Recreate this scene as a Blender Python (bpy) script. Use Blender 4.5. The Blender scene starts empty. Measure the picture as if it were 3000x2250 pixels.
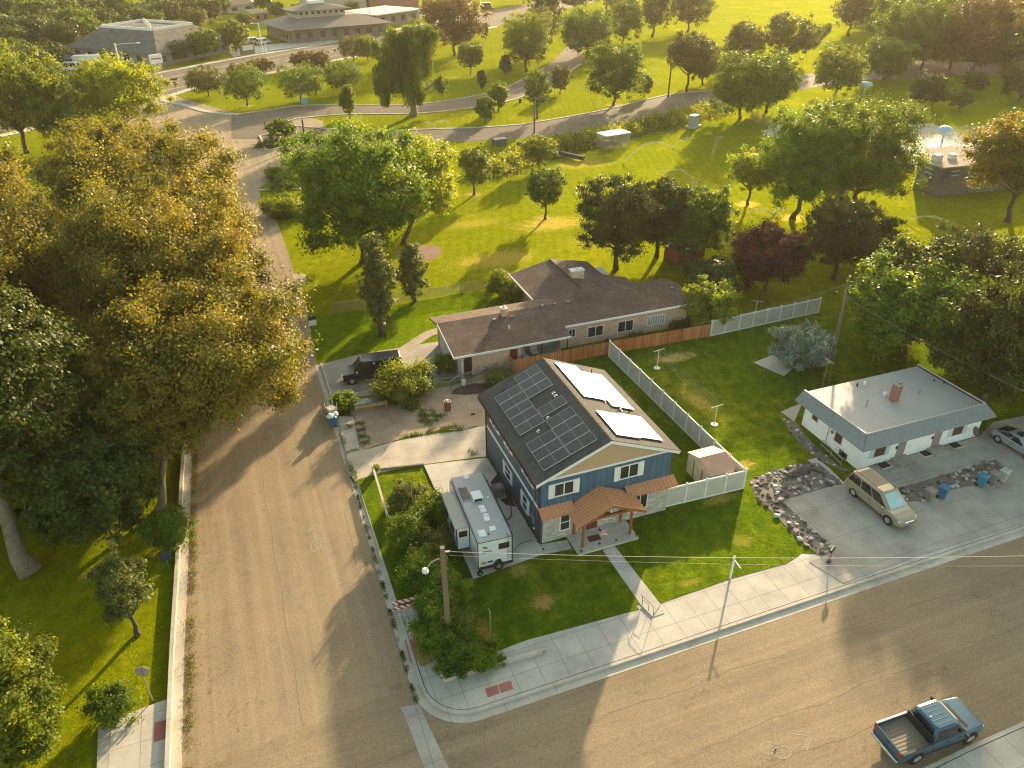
import bpy, math, random
import numpy as np
from mathutils import Vector, Matrix
random.seed(7)
scene = bpy.context.scene
col = scene.collection

# ------------------------------------------------------------------ camera, sky, sun, exposure
CAM_H = 38.0; FPX = 2250.0; PITCH = math.radians(31.7); YAW = math.radians(20.9)
cam_d = bpy.data.cameras.new('camera'); cam = bpy.data.objects.new('camera', cam_d); col.objects.link(cam)
cam.location = (0, 0, CAM_H)
cam.rotation_euler = (math.pi/2 - PITCH, 0, -YAW)
cam_d.sensor_width = 36; cam_d.lens = 36*FPX/3000; cam_d.clip_end = 3000; cam_d.clip_start = 0.5
scene.camera = cam
SUN_AZ = math.radians(42.6); SUN_EL = math.radians(14.5)
world = bpy.data.worlds.new('World'); scene.world = world; world.use_nodes = True
wn = world.node_tree; sky = wn.nodes.new('ShaderNodeTexSky'); sky.sky_type = 'NISHITA'; sky.sun_disc = False
sky.sun_elevation = SUN_EL; sky.sun_rotation = SUN_AZ; sky.dust_density = 1.6; sky.air_density = 1.0; sky.ozone_density = 0.8
tint = wn.nodes.new('ShaderNodeMix'); tint.data_type = 'RGBA'; tint.blend_type = 'MULTIPLY'; tint.inputs[0].default_value = 1.; tint.inputs[7].default_value = (1.12, 1.0, .74, 1)     # warm tint on the sky light, so shade turns less blue
wn.links.new(sky.outputs[0], tint.inputs[6]); wn.links.new(tint.outputs[2], wn.nodes['Background'].inputs[0]); wn.nodes['Background'].inputs[1].default_value = 0.15
sl = bpy.data.lights.new('sun', 'SUN'); sl.energy = 4.3; sl.angle = math.radians(1.0); sl.color = (1.0, 0.77, 0.49)
sun = bpy.data.objects.new('sun', sl); col.objects.link(sun)
sd = Vector((math.sin(SUN_AZ)*math.cos(SUN_EL), math.cos(SUN_AZ)*math.cos(SUN_EL), math.sin(SUN_EL)))
sun.rotation_euler = sd.to_track_quat('Z', 'Y').to_euler(); sun.location = (60, 60, 80)
scene.view_settings.view_transform = 'Standard'; scene.view_settings.look = 'None'; scene.view_settings.exposure = 1.62; scene.view_settings.gamma = 1
scene.render.engine = 'CYCLES'
scene.cycles.filter_width = 1.15; scene.cycles.max_bounces = 6; scene.cycles.transparent_max_bounces = 6; scene.cycles.volume_bounces = 0

# ------------------------------------------------------------------ survey helpers: photo point -> point on the ground
PS = 3000/2212
_fw = np.array([math.sin(YAW)*math.cos(PITCH), math.cos(YAW)*math.cos(PITCH), -math.sin(PITCH)])
_rt = np.array([math.cos(YAW), -math.sin(YAW), 0.]); _up = np.cross(_rt, _fw)
def G(x, y, z=0.):
    d = _fw + _rt*((x*PS-1500)/FPX) - _up*((y*PS-1125)/FPX)
    t = (z-CAM_H)/d[2]
    return (float(d[0]*t), float(d[1]*t), z)
def Zm(x0, y0, s):
    return lambda x, y, z=0.: G((x0+x*s)/PS, (y0+y*s)/PS, z)
def hgt(b, ty):
    lo, hi = 0., 60.
    for _ in range(40):
        m = (lo+hi)/2
        q = np.array([b[0], b[1], b[2]+m-CAM_H]); py = (1125-(q@_up)/(q@_fw)*FPX)/PS
        if py > ty: lo = m
        else: hi = m
    return lo
def mpp(b):      # metres per photo pixel at a point
    q = np.array([b[0], b[1], b[2]-CAM_H]); return (q@_fw)*PS/FPX

# ------------------------------------------------------------------ object helpers
def tag(o, label=None, cat=None, group=None, kind=None):
    if label: o['label'] = label
    if cat: o['category'] = cat
    if group: o['group'] = group
    if kind: o['kind'] = kind
    return o
def thing(name, label, cat, loc=(0, 0, 0), rz=0., group=None, scale=1.):
    o = bpy.data.objects.new(name, None); col.objects.link(o); o.empty_display_size = .3
    o.location = loc; o.rotation_euler = (0, 0, rz); o.scale = (scale,)*3
    return tag(o, label, cat, group)
def kids(o): return [c for c in bpy.data.objects if c.parent == o]
_kid = {}
def copy_tree(o, loc=None, rz=None, label=None, group=None, scale=None, parent=None):
    c = o.copy(); col.objects.link(c); c.parent = parent
    if parent is not None: c.matrix_parent_inverse = Matrix()
    if loc is not None: c.location = loc
    if rz is not None: c.rotation_euler = (0, 0, rz)
    if scale is not None: c.scale = (scale,)*3 if not hasattr(scale, '__len__') else scale
    if label: c['label'] = label
    if group: c['group'] = group
    for ch in _kid.get(o.name, []):
        copy_tree(ch, parent=c)
    return c
class MB:
    def __init__(s): s.v = []; s.f = []; s.m = []
    def add(s, vs, fs, mi=0):
        n = len(s.v); s.v += [tuple(map(float, p)) for p in vs]
        s.f += [tuple(i+n for i in f) for f in fs]; s.m += [mi]*len(fs); return s
    def box(s, x0, x1, y0, y1, z0, z1, mi=0):
        return s.add([(x0,y0,z0),(x1,y0,z0),(x1,y1,z0),(x0,y1,z0),(x0,y0,z1),(x1,y0,z1),(x1,y1,z1),(x0,y1,z1)],
                     [(0,3,2,1),(4,5,6,7),(0,1,5,4),(1,2,6,5),(2,3,7,6),(3,0,4,7)], mi)
    def bbox(s, x0, x1, y0, y1, z0, z1, b=.03, mi=0):     # box with chamfered vertical edges and top
        P = [(x0+b,y0),(x1-b,y0),(x1,y0+b),(x1,y1-b),(x1-b,y1),(x0+b,y1),(x0,y1-b),(x0,y0+b)]
        cx, cy = (x0+x1)/2, (y0+y1)/2
        def sh(p, d): return (p[0]+(d if p[0] < cx else -d), p[1]+(d if p[1] < cy else -d))
        rings = [[(x, y, z0) for x, y in P], [(x, y, z1-b) for x, y in P], [sh(p, b*.7)+(z1,) for p in P]]
        return s.loft(rings, mi=mi)
    def loft(s, rings, caps=True, mi=0, closed=True):
        n = len(rings[0]); vs = [p for r in rings for p in r]; fs = []
        for k in range(len(rings)-1):
            for i in range(n if closed else n-1):
                j = (i+1) % n; fs.append((k*n+i, k*n+j, (k+1)*n+j, (k+1)*n+i))
        if caps: fs.append(tuple(range(n-1, -1, -1))); fs.append(tuple((len(rings)-1)*n+i for i in range(n)))
        return s.add(vs, fs, mi)
    def prism(s, poly, z0, z1, mi=0):
        a = sum(poly[i][0]*poly[(i+1) % len(poly)][1]-poly[(i+1) % len(poly)][0]*poly[i][1] for i in range(len(poly)))
        if a < 0: poly = poly[::-1]
        return s.loft([[(p[0], p[1], z0) for p in poly], [(p[0], p[1], z1) for p in poly]], mi=mi)
    def quad(s, a, b, c, d, mi=0): return s.add([a, b, c, d], [(0, 1, 2, 3)], mi)
    def slab(s, q, t, mi=0):     # thin solid from a quad, thickened along its normal
        q = [Vector(p) for p in q]; n = (q[1]-q[0]).cross(q[-1]-q[0]).normalized()*t; k = len(q)
        return s.add([tuple(p) for p in q]+[tuple(p+n) for p in q], [tuple(range(k-1, -1, -1)), tuple(range(k, 2*k))]+[(i, (i+1) % k, k+(i+1) % k, k+i) for i in range(k)], mi)
    def cyl(s, p0, p1, r0, r1=None, n=10, mi=0):
        r1 = r0 if r1 is None else r1; p0 = Vector(p0); p1 = Vector(p1); d = (p1-p0).normalized()
        a = d.orthogonal().normalized(); b = d.cross(a)
        R = []
        for p, r in ((p0, r0), (p1, r1)):
            R.append([tuple(p+(a*math.cos(2*math.pi*i/n)+b*math.sin(2*math.pi*i/n))*r) for i in range(n)])
        return s.loft(R, mi=mi)
    def tube(s, pts, rad, n=6, mi=0):
        pts = [Vector(p) for p in pts]; R = []
        rad = rad if hasattr(rad, '__len__') else [rad]*len(pts)
        d = (pts[1]-pts[0]).normalized(); a = d.orthogonal().normalized()
        for k, p in enumerate(pts):
            d = (pts[min(k+1, len(pts)-1)]-pts[max(k-1, 0)]).normalized()
            a = (a-d*a.dot(d)); a = a.normalized() if a.length > 1e-6 else d.orthogonal().normalized(); b = d.cross(a)
            R.append([tuple(p+(a*math.cos(2*math.pi*i/n)+b*math.sin(2*math.pi*i/n))*rad[k]) for i in range(n)])
        return s.loft(R, mi=mi)
    def dome(s, c, rx, ry, rz, n=12, m=5, mi=0, low=0.):
        R = []
        for k in range(m):
            t = low+(math.pi/2-low)*k/(m-.6); R.append([(c[0]+rx*math.cos(t)*math.cos(2*math.pi*i/n), c[1]+ry*math.cos(t)*math.sin(2*math.pi*i/n), c[2]+rz*math.sin(t)) for i in range(n)])
        return s.loft(R, mi=mi)
    def xf(s, loc=(0, 0, 0), rz=0., start=0):
        c, n = math.cos(rz), math.sin(rz)
        for i in range(start, len(s.v)):
            x, y, z = s.v[i]; s.v[i] = (x*c-y*n+loc[0], x*n+y*c+loc[1], z+loc[2])
        return s
    def build(s, name, mat, parent=None, world=False, smooth=False):
        me = bpy.data.meshes.new(name); V = s.v
        if world and parent is not None:
            L = parent.location; V = [(p[0]-L[0], p[1]-L[1], p[2]-L[2]) for p in V]
        me.from_pydata(V, [], s.f)
        mats = mat if isinstance(mat, (list, tuple)) else [mat]
        for m in mats: me.materials.append(m)
        if len(mats) > 1: me.polygons.foreach_set('material_index', s.m)
        if smooth: me.shade_smooth()
        me.update()
        o = bpy.data.objects.new(name, me); col.objects.link(o)
        if parent is not None: o.parent = parent; _kid.setdefault(parent.name, []).append(o)
        return o

# ------------------------------------------------------------------ materials
def _mat(name):
    m = bpy.data.materials.new(name); m.use_nodes = True; nt = m.node_tree
    return m, nt, nt.nodes['Principled BSDF']
def N(nt, t, **kw):
    n = nt.nodes.new(t)
    for k, v in kw.items():
        if k.startswith('i_'): n.inputs[k[2:].replace('_', ' ')].default_value = v
        else: setattr(n, k, v)
    return n
def noise(nt, scale, detail=4, rough=.55, vec=None, dist=0.):
    n = N(nt, 'ShaderNodeTexNoise'); n.inputs['Scale'].default_value = scale; n.inputs['Detail'].default_value = detail
    n.inputs['Roughness'].default_value = rough; n.inputs['Distortion'].default_value = dist
    if vec is not None: nt.links.new(vec, n.inputs['Vector'])
    return n.outputs['Fac']
def pos(nt, scale=(1, 1, 1), rot=0.):
    g = N(nt, 'ShaderNodeNewGeometry'); m = N(nt, 'ShaderNodeMapping'); m.inputs['Scale'].default_value = scale; m.inputs['Rotation'].default_value = (0, 0, rot)
    nt.links.new(g.outputs['Position'], m.inputs['Vector']); return m.outputs[0]
def objpos(nt, scale=(1, 1, 1), rot=0.):
    g = N(nt, 'ShaderNodeTexCoord'); m = N(nt, 'ShaderNodeMapping'); m.inputs['Scale'].default_value = scale; m.inputs['Rotation'].default_value = (0, 0, rot)
    nt.links.new(g.outputs['Object'], m.inputs['Vector']); return m.outputs[0]
def ramp(nt, fac, stops):
    r = N(nt, 'ShaderNodeValToRGB'); e = r.color_ramp.elements
    while len(e) < len(stops): e.new(.5)
    for k, (p, c) in enumerate(stops):
        e[k].position = p; e[k].color = (c[0], c[1], c[2], 1) if hasattr(c, '__len__') else (c, c, c, 1)
    nt.links.new(fac, r.inputs[0]); return r.outputs[0]
def mixc(nt, fac, a, b, mode='MIX'):
    m = N(nt, 'ShaderNodeMix', data_type='RGBA', blend_type=mode)
    for s, v in ((m.inputs[0], fac), (m.inputs[6], a), (m.inputs[7], b)):
        if isinstance(v, (int, float)): s.default_value = v
        elif isinstance(v, (tuple, list)): s.default_value = (v[0], v[1], v[2], 1)
        else: nt.links.new(v, s)
    return m.outputs[2]
def math_(nt, op, a, b=None, c=None, clamp=False):
    m = N(nt, 'ShaderNodeMath', operation=op, use_clamp=clamp)
    for k, v in enumerate((a, b, c)):
        if v is None: continue
        if isinstance(v, (int, float)): m.inputs[k].default_value = v
        else: nt.links.new(v, m.inputs[k])
    return m.outputs[0]
def bump(nt, bs, h, strength=.3, dist=.02):
    b = N(nt, 'ShaderNodeBump'); b.inputs['Strength'].default_value = strength; b.inputs['Distance'].default_value = dist
    nt.links.new(h, b.inputs['Height']); nt.links.new(b.outputs[0], bs.inputs['Normal'])
def plain(name, c, rough=.6, metal=0., var=.12, scale=3., spec=.5, bmp=0., coat=0.):
    m, nt, b = _mat(name); p = objpos(nt)
    n = noise(nt, scale, 5, .6, p); n2 = noise(nt, scale*7, 3, .6, p)
    f = math_(nt, 'ADD', math_(nt, 'MULTIPLY', n, .6), math_(nt, 'MULTIPLY', n2, .4))
    lo = tuple(x*(1-var) for x in c); hi = tuple(min(1, x*(1+var)) for x in c)
    nt.links.new(ramp(nt, f, [(.3, lo), (.7, hi)]), b.inputs['Base Color'])
    b.inputs['Roughness'].default_value = rough; b.inputs['Metallic'].default_value = metal; b.inputs['Specular IOR Level'].default_value = spec
    if coat: b.inputs['Coat Weight'].default_value = coat; b.inputs['Coat Roughness'].default_value = .05
    if bmp: bump(nt, b, n2, bmp, .02)
    return m
def wave(nt, vec, axis, scale, prof='SIN', dist=0., det=0.):
    w = N(nt, 'ShaderNodeTexWave', bands_direction=axis, wave_profile=prof); w.inputs['Scale'].default_value = scale; w.inputs['Distortion'].default_value = dist; w.inputs['Detail'].default_value = det
    nt.links.new(vec, w.inputs['Vector']); return w.outputs['Fac']

def asphalt(name, base, stripe_rot=0., crackscale=.16, crack=.22, stripe=.5):
    m, nt, b = _mat(name); p = pos(nt)
    big = noise(nt, .13, 5, .6, p); fine = noise(nt, 9., 4, .7, p); mid = noise(nt, 1.1, 5, .65, p)
    sv = pos(nt, (1.1, .035, 1) if stripe_rot == 0 else (.035, 1.1, 1)); st = noise(nt, 1., 3, .6, sv)
    k = math_(nt, 'ADD', math_(nt, 'MULTIPLY', big, .45), math_(nt, 'MULTIPLY', st, stripe)); k = math_(nt, 'ADD', k, math_(nt, 'MULTIPLY', mid, .25))
    c = ramp(nt, k, [(.38, tuple(x*.72 for x in base)), (.6, base), (.8, tuple(x*1.22 for x in base))])
    c = mixc(nt, .6, c, ramp(nt, fine, [(.3, .3), (.7, .7)]), 'OVERLAY'); st2 = noise(nt, 1., 4, .7, pos(nt, (1.6, .03, 1) if stripe_rot == 0 else (.03, 1.6, 1))); c = mixc(nt, .28, c, ramp(nt, st2, [(.35, .36), (.65, .62)]), 'OVERLAY')
    sp_ = ramp(nt, noise(nt, .8, 2, .5, pos(nt, (1, 1, 1), .7)), [(.66, 0.), (.74, 1.)]); c = mixc(nt, math_(nt, 'MULTIPLY', sp_, .35), c, tuple(x*.5 for x in base))
    # cracks
    dn = noise(nt, .5, 5, .7, p); dv = N(nt, 'ShaderNodeVectorMath', operation='ADD'); nt.links.new(p, dv.inputs[0])
    cn = N(nt, 'ShaderNodeTexNoise'); cn.inputs['Scale'].default_value = .7; cn.inputs['Detail'].default_value = 6; nt.links.new(p, cn.inputs['Vector'])
    sc = N(nt, 'ShaderNodeVectorMath', operation='SCALE'); nt.links.new(cn.outputs['Color'], sc.inputs[0]); sc.inputs['Scale'].default_value = 2.6; nt.links.new(sc.outputs[0], dv.inputs[1])
    vo = N(nt, 'ShaderNodeTexVoronoi', feature='DISTANCE_TO_EDGE'); vo.inputs['Scale'].default_value = crackscale; nt.links.new(dv.outputs[0], vo.inputs['Vector'])
    cr = ramp(nt, vo.outputs['Distance'], [(.0, 1.), (.003, .8), (.007, 0.)]); br = ramp(nt, noise(nt, .35, 3, .5, p), [(.47, 0.), (.56, 1.)])
    cm = math_(nt, 'MULTIPLY', math_(nt, 'MULTIPLY', cr, br), crack)
    c = mixc(nt, cm, c, (.035, .028, .02))
    nt.links.new(c, b.inputs['Base Color']); b.inputs['Roughness'].default_value = .85; b.inputs['Specular IOR Level'].default_value = .25
    bump(nt, b, fine, .35, .015); return m
def concrete(name, base, gx=1.5, gy=1.5, joint=.03, rot=0., dirt=.35, off=(0, 0)):
    m, nt, b = _mat(name); p = pos(nt, rot=rot)
    big = noise(nt, .35, 6, .65, p); fine = noise(nt, 12, 4, .7, p)
    c = ramp(nt, big, [(.3, tuple(x*(1-dirt) for x in base)), (.62, base), (.85, tuple(min(1, x*1.12) for x in base))])
    c = mixc(nt, .35, c, ramp(nt, fine, [(.3, .38), (.7, .62)]), 'OVERLAY')
    if gx:
        sx = N(nt, 'ShaderNodeSeparateXYZ'); nt.links.new(p, sx.inputs[0]); js = None
        for o, g, of in ((sx.outputs[0], gx, off[0]), (sx.outputs[1], gy, off[1])):
            fr = math_(nt, 'FRACT', math_(nt, 'DIVIDE', math_(nt, 'ADD', o, of+500*g), g))
            d = math_(nt, 'LESS_THAN', fr, joint/g)
            js = d if js is None else math_(nt, 'MAXIMUM', js, d)
        c = mixc(nt, math_(nt, 'MULTIPLY', js, .55), c, (.09, .075, .055))
    nt.links.new(c, b.inputs['Base Color']); b.inputs['Roughness'].default_value = .8; b.inputs['Specular IOR Level'].default_value = .3
    bump(nt, b, fine, .2, .01); return m
def grass(name, g1, g2, dry, patches=(), dryamt=.5, bs=1.):
    m, nt, b = _mat(name); p = pos(nt)
    big = noise(nt, .09, 5, .6, p); mid = noise(nt, .8, 5, .65, p); fine = noise(nt, 4.5, 5, .75, p); tuft = noise(nt, 16, 3, .7, p)
    mow = wave(nt, pos(nt, rot=.35), 'X', .22, dist=1.2, det=1)
    k = math_(nt, 'ADD', math_(nt, 'MULTIPLY', mid, .45), math_(nt, 'MULTIPLY', fine, .35)); k = math_(nt, 'ADD', k, math_(nt, 'MULTIPLY', big, .2))
    c = ramp(nt, k, [(.36, g1), (.62, g2)])
    dm = ramp(nt, math_(nt, 'ADD', math_(nt, 'MULTIPLY', big, .6), math_(nt, 'MULTIPLY', mid, .4)), [(.52, 0.), (.66, 1.)])
    c = mixc(nt, math_(nt, 'MULTIPLY', dm, dryamt), c, dry)
    c = mixc(nt, math_(nt, 'MULTIPLY', mow, .10), c, tuple(x*1.6 for x in g2))
    for (x, y, rx, ry, s, dc) in patches:
        g = N(nt, 'ShaderNodeNewGeometry'); vs = N(nt, 'ShaderNodeVectorMath', operation='SUBTRACT'); nt.links.new(g.outputs['Position'], vs.inputs[0]); vs.inputs[1].default_value = (x, y, 0)
        vm = N(nt, 'ShaderNodeVectorMath', operation='MULTIPLY'); nt.links.new(vs.outputs[0], vm.inputs[0]); vm.inputs[1].default_value = (1/rx, 1/ry, 0)
        ln = N(nt, 'ShaderNodeVectorMath', operation='LENGTH'); nt.links.new(vm.outputs[0], ln.inputs[0])
        q = math_(nt, 'ADD', ln.outputs['Value'], math_(nt, 'MULTIPLY', math_(nt, 'SUBTRACT', math_(nt, 'ADD', math_(nt, 'MULTIPLY', mid, .5), math_(nt, 'MULTIPLY', fine, .5)), .5), 4.2))
        mk = ramp(nt, q, [(.45, 1.), (1.1, 0.)])
        c = mixc(nt, math_(nt, 'MULTIPLY', mk, s), c, dc)
    c = mixc(nt, .75, c, ramp(nt, tuft, [(.3, .25), (.7, .75)]), 'OVERLAY'); c = mixc(nt, .5, c, ramp(nt, noise(nt, 2.1, 6, .75, p), [(.35, .3), (.65, .68)]), 'OVERLAY')
    nt.links.new(c, b.inputs['Base Color']); b.inputs['Roughness'].default_value = 1.; b.inputs['Specular IOR Level'].default_value = .0
    b.inputs['Sheen Weight'].default_value = .0
    hh = math_(nt, 'ADD', math_(nt, 'MULTIPLY', fine, 1.), math_(nt, 'MULTIPLY', tuft, .45))
    bump(nt, b, hh, .8*bs, .22)
    gl = N(nt, 'ShaderNodeBsdfGlossy'); gl.inputs['Roughness'].default_value = .8; nt.links.new(mixc(nt, 1., c, (2.3, 2.45, .7), 'MULTIPLY'), gl.inputs['Color'])     # waxy blades scatter low sun forward
    nt.links.new(b.inputs['Normal'].links[0].from_socket, gl.inputs['Normal']); mx = N(nt, 'ShaderNodeMixShader'); mx.inputs[0].default_value = .33
    nt.links.new(b.outputs[0], mx.inputs[1]); nt.links.new(gl.outputs[0], mx.inputs[2]); nt.links.new(mx.outputs[0], nt.nodes['Material Output'].inputs['Surface']); return m
def leafmat(name, stops, transl=.45, rough=.5, sp=.25):
    m = bpy.data.materials.new(name); m.use_nodes = True; nt = m.node_tree; nt.nodes.clear()
    out = N(nt, 'ShaderNodeOutputMaterial'); at = N(nt, 'ShaderNodeAttribute'); at.attribute_name = 'v'
    c = ramp(nt, at.outputs['Fac'], stops)
    d = N(nt, 'ShaderNodeBsdfPrincipled'); nt.links.new(c, d.inputs['Base Color']); d.inputs['Roughness'].default_value = rough; d.inputs['Specular IOR Level'].default_value = sp
    t = N(nt, 'ShaderNodeBsdfTranslucent'); nt.links.new(mixc(nt, 1., c, (1.7, 1.5, .45), 'MULTIPLY'), t.inputs['Color'])
    mx = N(nt, 'ShaderNodeMixShader'); mx.inputs[0].default_value = transl
    nt.links.new(d.outputs[0], mx.inputs[1]); nt.links.new(t.outputs[0], mx.inputs[2]); nt.links.new(mx.outputs[0], out.inputs['Surface'])
    return m
def shingle(name, base, var=.3, sx=1., sy=5.5, axis='Y'):
    m, nt, b = _mat(name); p = pos(nt); big = noise(nt, .5, 5, .6, p); fine = noise(nt, 14, 3, .7, p)
    br = N(nt, 'ShaderNodeTexBrick'); br.inputs['Scale'].default_value = 1.; br.inputs['Mortar Size'].default_value = .015; br.inputs['Brick Width'].default_value = .42; br.inputs['Row Height'].default_value = .17
    br.inputs['Color1'].default_value = (.75, .75, .75, 1); br.inputs['Color2'].default_value = (.45, .45, .45, 1); br.inputs['Mortar'].default_value = (.12, .12, .12, 1); br.inputs['Bias'].default_value = .1
    q = pos(nt, rot=0. if axis == 'Y' else math.pi/2); nt.links.new(q, br.inputs['Vector'])
    c = ramp(nt, big, [(.3, tuple(x*(1-var) for x in base)), (.7, tuple(x*(1+var*.6) for x in base))])
    c = mixc(nt, .55, c, br.outputs['Color'], 'OVERLAY'); c = mixc(nt, .4, c, ramp(nt, fine, [(.3, .3), (.7, .7)]), 'OVERLAY')
    nt.links.new(c, b.inputs['Base Color']); b.inputs['Roughness'].default_value = .9; b.inputs['Specular IOR Level'].default_value = .2
    bump(nt, b, br.outputs['Fac'], -.4, .02); return m
def brickm(name, c1, c2, mortar, w=.25, h=.09, ms=.012):
    m, nt, b = _mat(name); g = N(nt, 'ShaderNodeNewGeometry'); sx = N(nt, 'ShaderNodeSeparateXYZ'); nt.links.new(g.outputs['Position'], sx.inputs[0])
    cb = N(nt, 'ShaderNodeCombineXYZ'); nt.links.new(math_(nt, 'ADD', sx.outputs[0], sx.outputs[1]), cb.inputs[0]); nt.links.new(sx.outputs[2], cb.inputs[1])
    br = N(nt, 'ShaderNodeTexBrick'); br.inputs['Scale'].default_value = 1.; br.inputs['Mortar Size'].default_value = ms; br.inputs['Brick Width'].default_value = w; br.inputs['Row Height'].default_value = h
    br.inputs['Color1'].default_value = (*c1, 1); br.inputs['Color2'].default_value = (*c2, 1); br.inputs['Mortar'].default_value = (*mortar, 1)
    nt.links.new(cb.outputs[0], br.inputs['Vector'])
    c = mixc(nt, .4, br.outputs['Color'], ramp(nt, noise(nt, 2.2, 4, .6, pos(nt)), [(.3, .32), (.7, .68)]), 'OVERLAY')
    nt.links.new(c, b.inputs['Base Color']); b.inputs['Roughness'].default_value = .85; bump(nt, b, br.outputs['Fac'], -.5, .01); return m
def ribbed(name, c, axis, scale, rough=.45, metal=0., depth=.5, dark=.75):
    m, nt, b = _mat(name); p = pos(nt); w = wave(nt, p, axis, scale, 'SAW'); e = ramp(nt, w, [(.0, 1.), (.1, 1.), (.14, 0.)])
    n = noise(nt, 1.2, 4, .6, p)
    cc = ramp(nt, n, [(.3, tuple(x*.88 for x in c)), (.7, tuple(min(1, x*1.1) for x in c))])
    cc = mixc(nt, math_(nt, 'MULTIPLY', e, .5), cc, tuple(x*dark for x in c))
    nt.links.new(cc, b.inputs['Base Color']); b.inputs['Roughness'].default_value = rough; b.inputs['Metallic'].default_value = metal
    bump(nt, b, e, depth, .02); return m
def glassm(name, c=(.03, .035, .04), rough=.08):
    m, nt, b = _mat(name); n = noise(nt, 1.5, 3, .5, objpos(nt))
    nt.links.new(ramp(nt, n, [(.3, tuple(x*.6 for x in c)), (.7, tuple(x*1.5 for x in c))]), b.inputs['Base Color']); b.inputs['Roughness'].default_value = rough; b.inputs['Specular IOR Level'].default_value = .8
    return m

MT = {}
MT['white'] = plain('white_paint', (.74, .74, .72), .5, var=.06)
MT['offwhite'] = plain('off_white', (.62, .60, .55), .6, var=.1)
MT['vinyl'] = plain('vinyl_fence_grey', (.50, .48, .43), .55, var=.05)
MT['dark'] = plain('dark_metal', (.02, .02, .022), .5)
MT['black'] = plain('black_rubber', (.014, .014, .014), .8)
MT['steel'] = plain('galvanised_steel', (.38, .38, .37), .4, .7)
MT['chrome'] = plain('bright_metal', (.6, .6, .6), .25, .9)
MT['glass'] = glassm('window_glass')
MT['carglass'] = glassm('car_glass', (.012, .014, .017), .05)
MT['wood'] = plain('cedar_post', (.30, .105, .030), .6, var=.25, scale=2)
MT['pole'] = plain('weathered_pole', (.17, .125, .08), .85, var=.3, scale=4)
MT['bark'] = plain('bark', (.10, .075, .05), .95, var=.35, scale=2.5, bmp=.6)
MT['barkl'] = plain('bark_pale', (.20, .165, .12), .95, var=.35, scale=2.5, bmp=.6)
MT['red'] = plain('red_plastic', (.35, .02, .015), .4)
# ------------------------------------------------------------------ ground, streets, pavements
w_ = Zm(1000, 1300, 900/1866); c_ = Zm(850, 1050, 600/2212); q_ = Zm(2150, 1000, 850/2014); l_ = Zm(0, 1400, .5124)
h_ = Zm(1350, 1000, 700/1659); r_ = Zm(1200, 700, 900/2212); f_ = Zm(2000, 450, 1000/2212); v_ = lambda x, y, z=0.: G(x, y, z)
a_ = Zm(700, 0, 800/2212); b_ = Zm(1400, 0, 800/2212); d_ = Zm(2200, 0, 800/2212); o_ = Zm(0, 0, 800/2212); e_ = Zm(750, 500, 600/1991)
k_ = Zm(1350, 250, 700/2111); m_ = Zm(850, 1500, 400/2212); s_ = Zm(1700, 1500, 400/1896); p_ = Zm(2050, 1550, 500/2074)
def pts(fn, L, z=0.): return [fn(x, y, z) for x, y in L]
def struct(o): o['kind'] = 'structure'; return o
def sheet(name, poly, z, mat):
    mb = MB(); mb.add([(p[0], p[1], z) for p in poly], [tuple(range(len(poly)))]); o = mb.build(name, mat)
    if o.data.polygons[0].normal.z < 0: o.data.flip_normals()
    return struct(o)
def block(name, poly, z0, z1, mat): return struct(MB().prism([(p[0], p[1]) for p in poly], z0, z1).build(name, mat))
def ribbon(mb, P, w, z0, z1, side=0., mi=0):
    P = [Vector((p[0], p[1])) for p in P]; L = []; R = []
    for i, p in enumerate(P):
        d = (P[min(i+1, len(P)-1)]-P[max(i-1, 0)]).normalized(); n = Vector((-d.y, d.x))
        L.append(p+n*(w*(.5+side))); R.append(p-n*(w*(.5-side)))
    for i in range(len(P)-1):
        a, b, c, d = L[i], L[i+1], R[i+1], R[i]
        mb.add([(a.x,a.y,z0),(b.x,b.y,z0),(c.x,c.y,z0),(d.x,d.y,z0),(a.x,a.y,z1),(b.x,b.y,z1),(c.x,c.y,z1),(d.x,d.y,z1)],
               [(4,7,6,5),(0,4,5,1),(3,2,6,7),(0,3,7,4),(1,5,6,2)], mi)
def smoothline(P, k=6):
    out = []
    for i in range(len(P)-1):
        p0 = Vector(P[max(i-1, 0)]); p1 = Vector(P[i]); p2 = Vector(P[i+1]); p3 = Vector(P[min(i+2, len(P)-1)])
        for j in range(k):
            t = j/k; out.append(tuple(.5*((2*p1)+(p2-p0)*t+(2*p0-5*p1+4*p2-p3)*t*t+(3*p1-p0-3*p2+p3)*t**3)))
    out.append(tuple(P[-1])); return out

DRY = (.36, .26, .11); SOIL = (.26, .19, .115)
pk = [(42.6, 96.0, 6, 3.2, .6, DRY), (31, 86.5, 6, 3.2, .5, DRY), (42.6, 98.3, 1.5, 1.5, 1., SOIL), (36.5, 112.4, 1.4, 1.4, 1., SOIL),
      (22.4, 92., 2.8, 3.2, 1., SOIL), (73.7, 93.2, 2.0, 1.7, 1., DRY), (76.3, 85.6, 2.2, 2., 1., DRY), (87, 162.6, 2.6, 2., 1., SOIL), (111, 170.5, 3, 2, 1., SOIL),
      (20.8, 192, 1.6, 1.6, 1., SOIL), (8.7, 191.4, 1.6, 1.6, 1., SOIL), (28, 171, 1.5, 1.5, 1., SOIL), (47, 88, 6, 3.2, .3, DRY), (60, 122, 7, 3, .45, DRY), (32, 100, 5, 2, .3, DRY)]
MT['park'] = grass('park_grass', (.078, .100, .003), (.152, .158, .003), (.23, .195, .03), pk, .45, 1.)
p1 = w_(1220, 970); p2 = w_(1090, 780); p3 = w_(850, 1180); p4 = p_(1100, 150)
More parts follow.
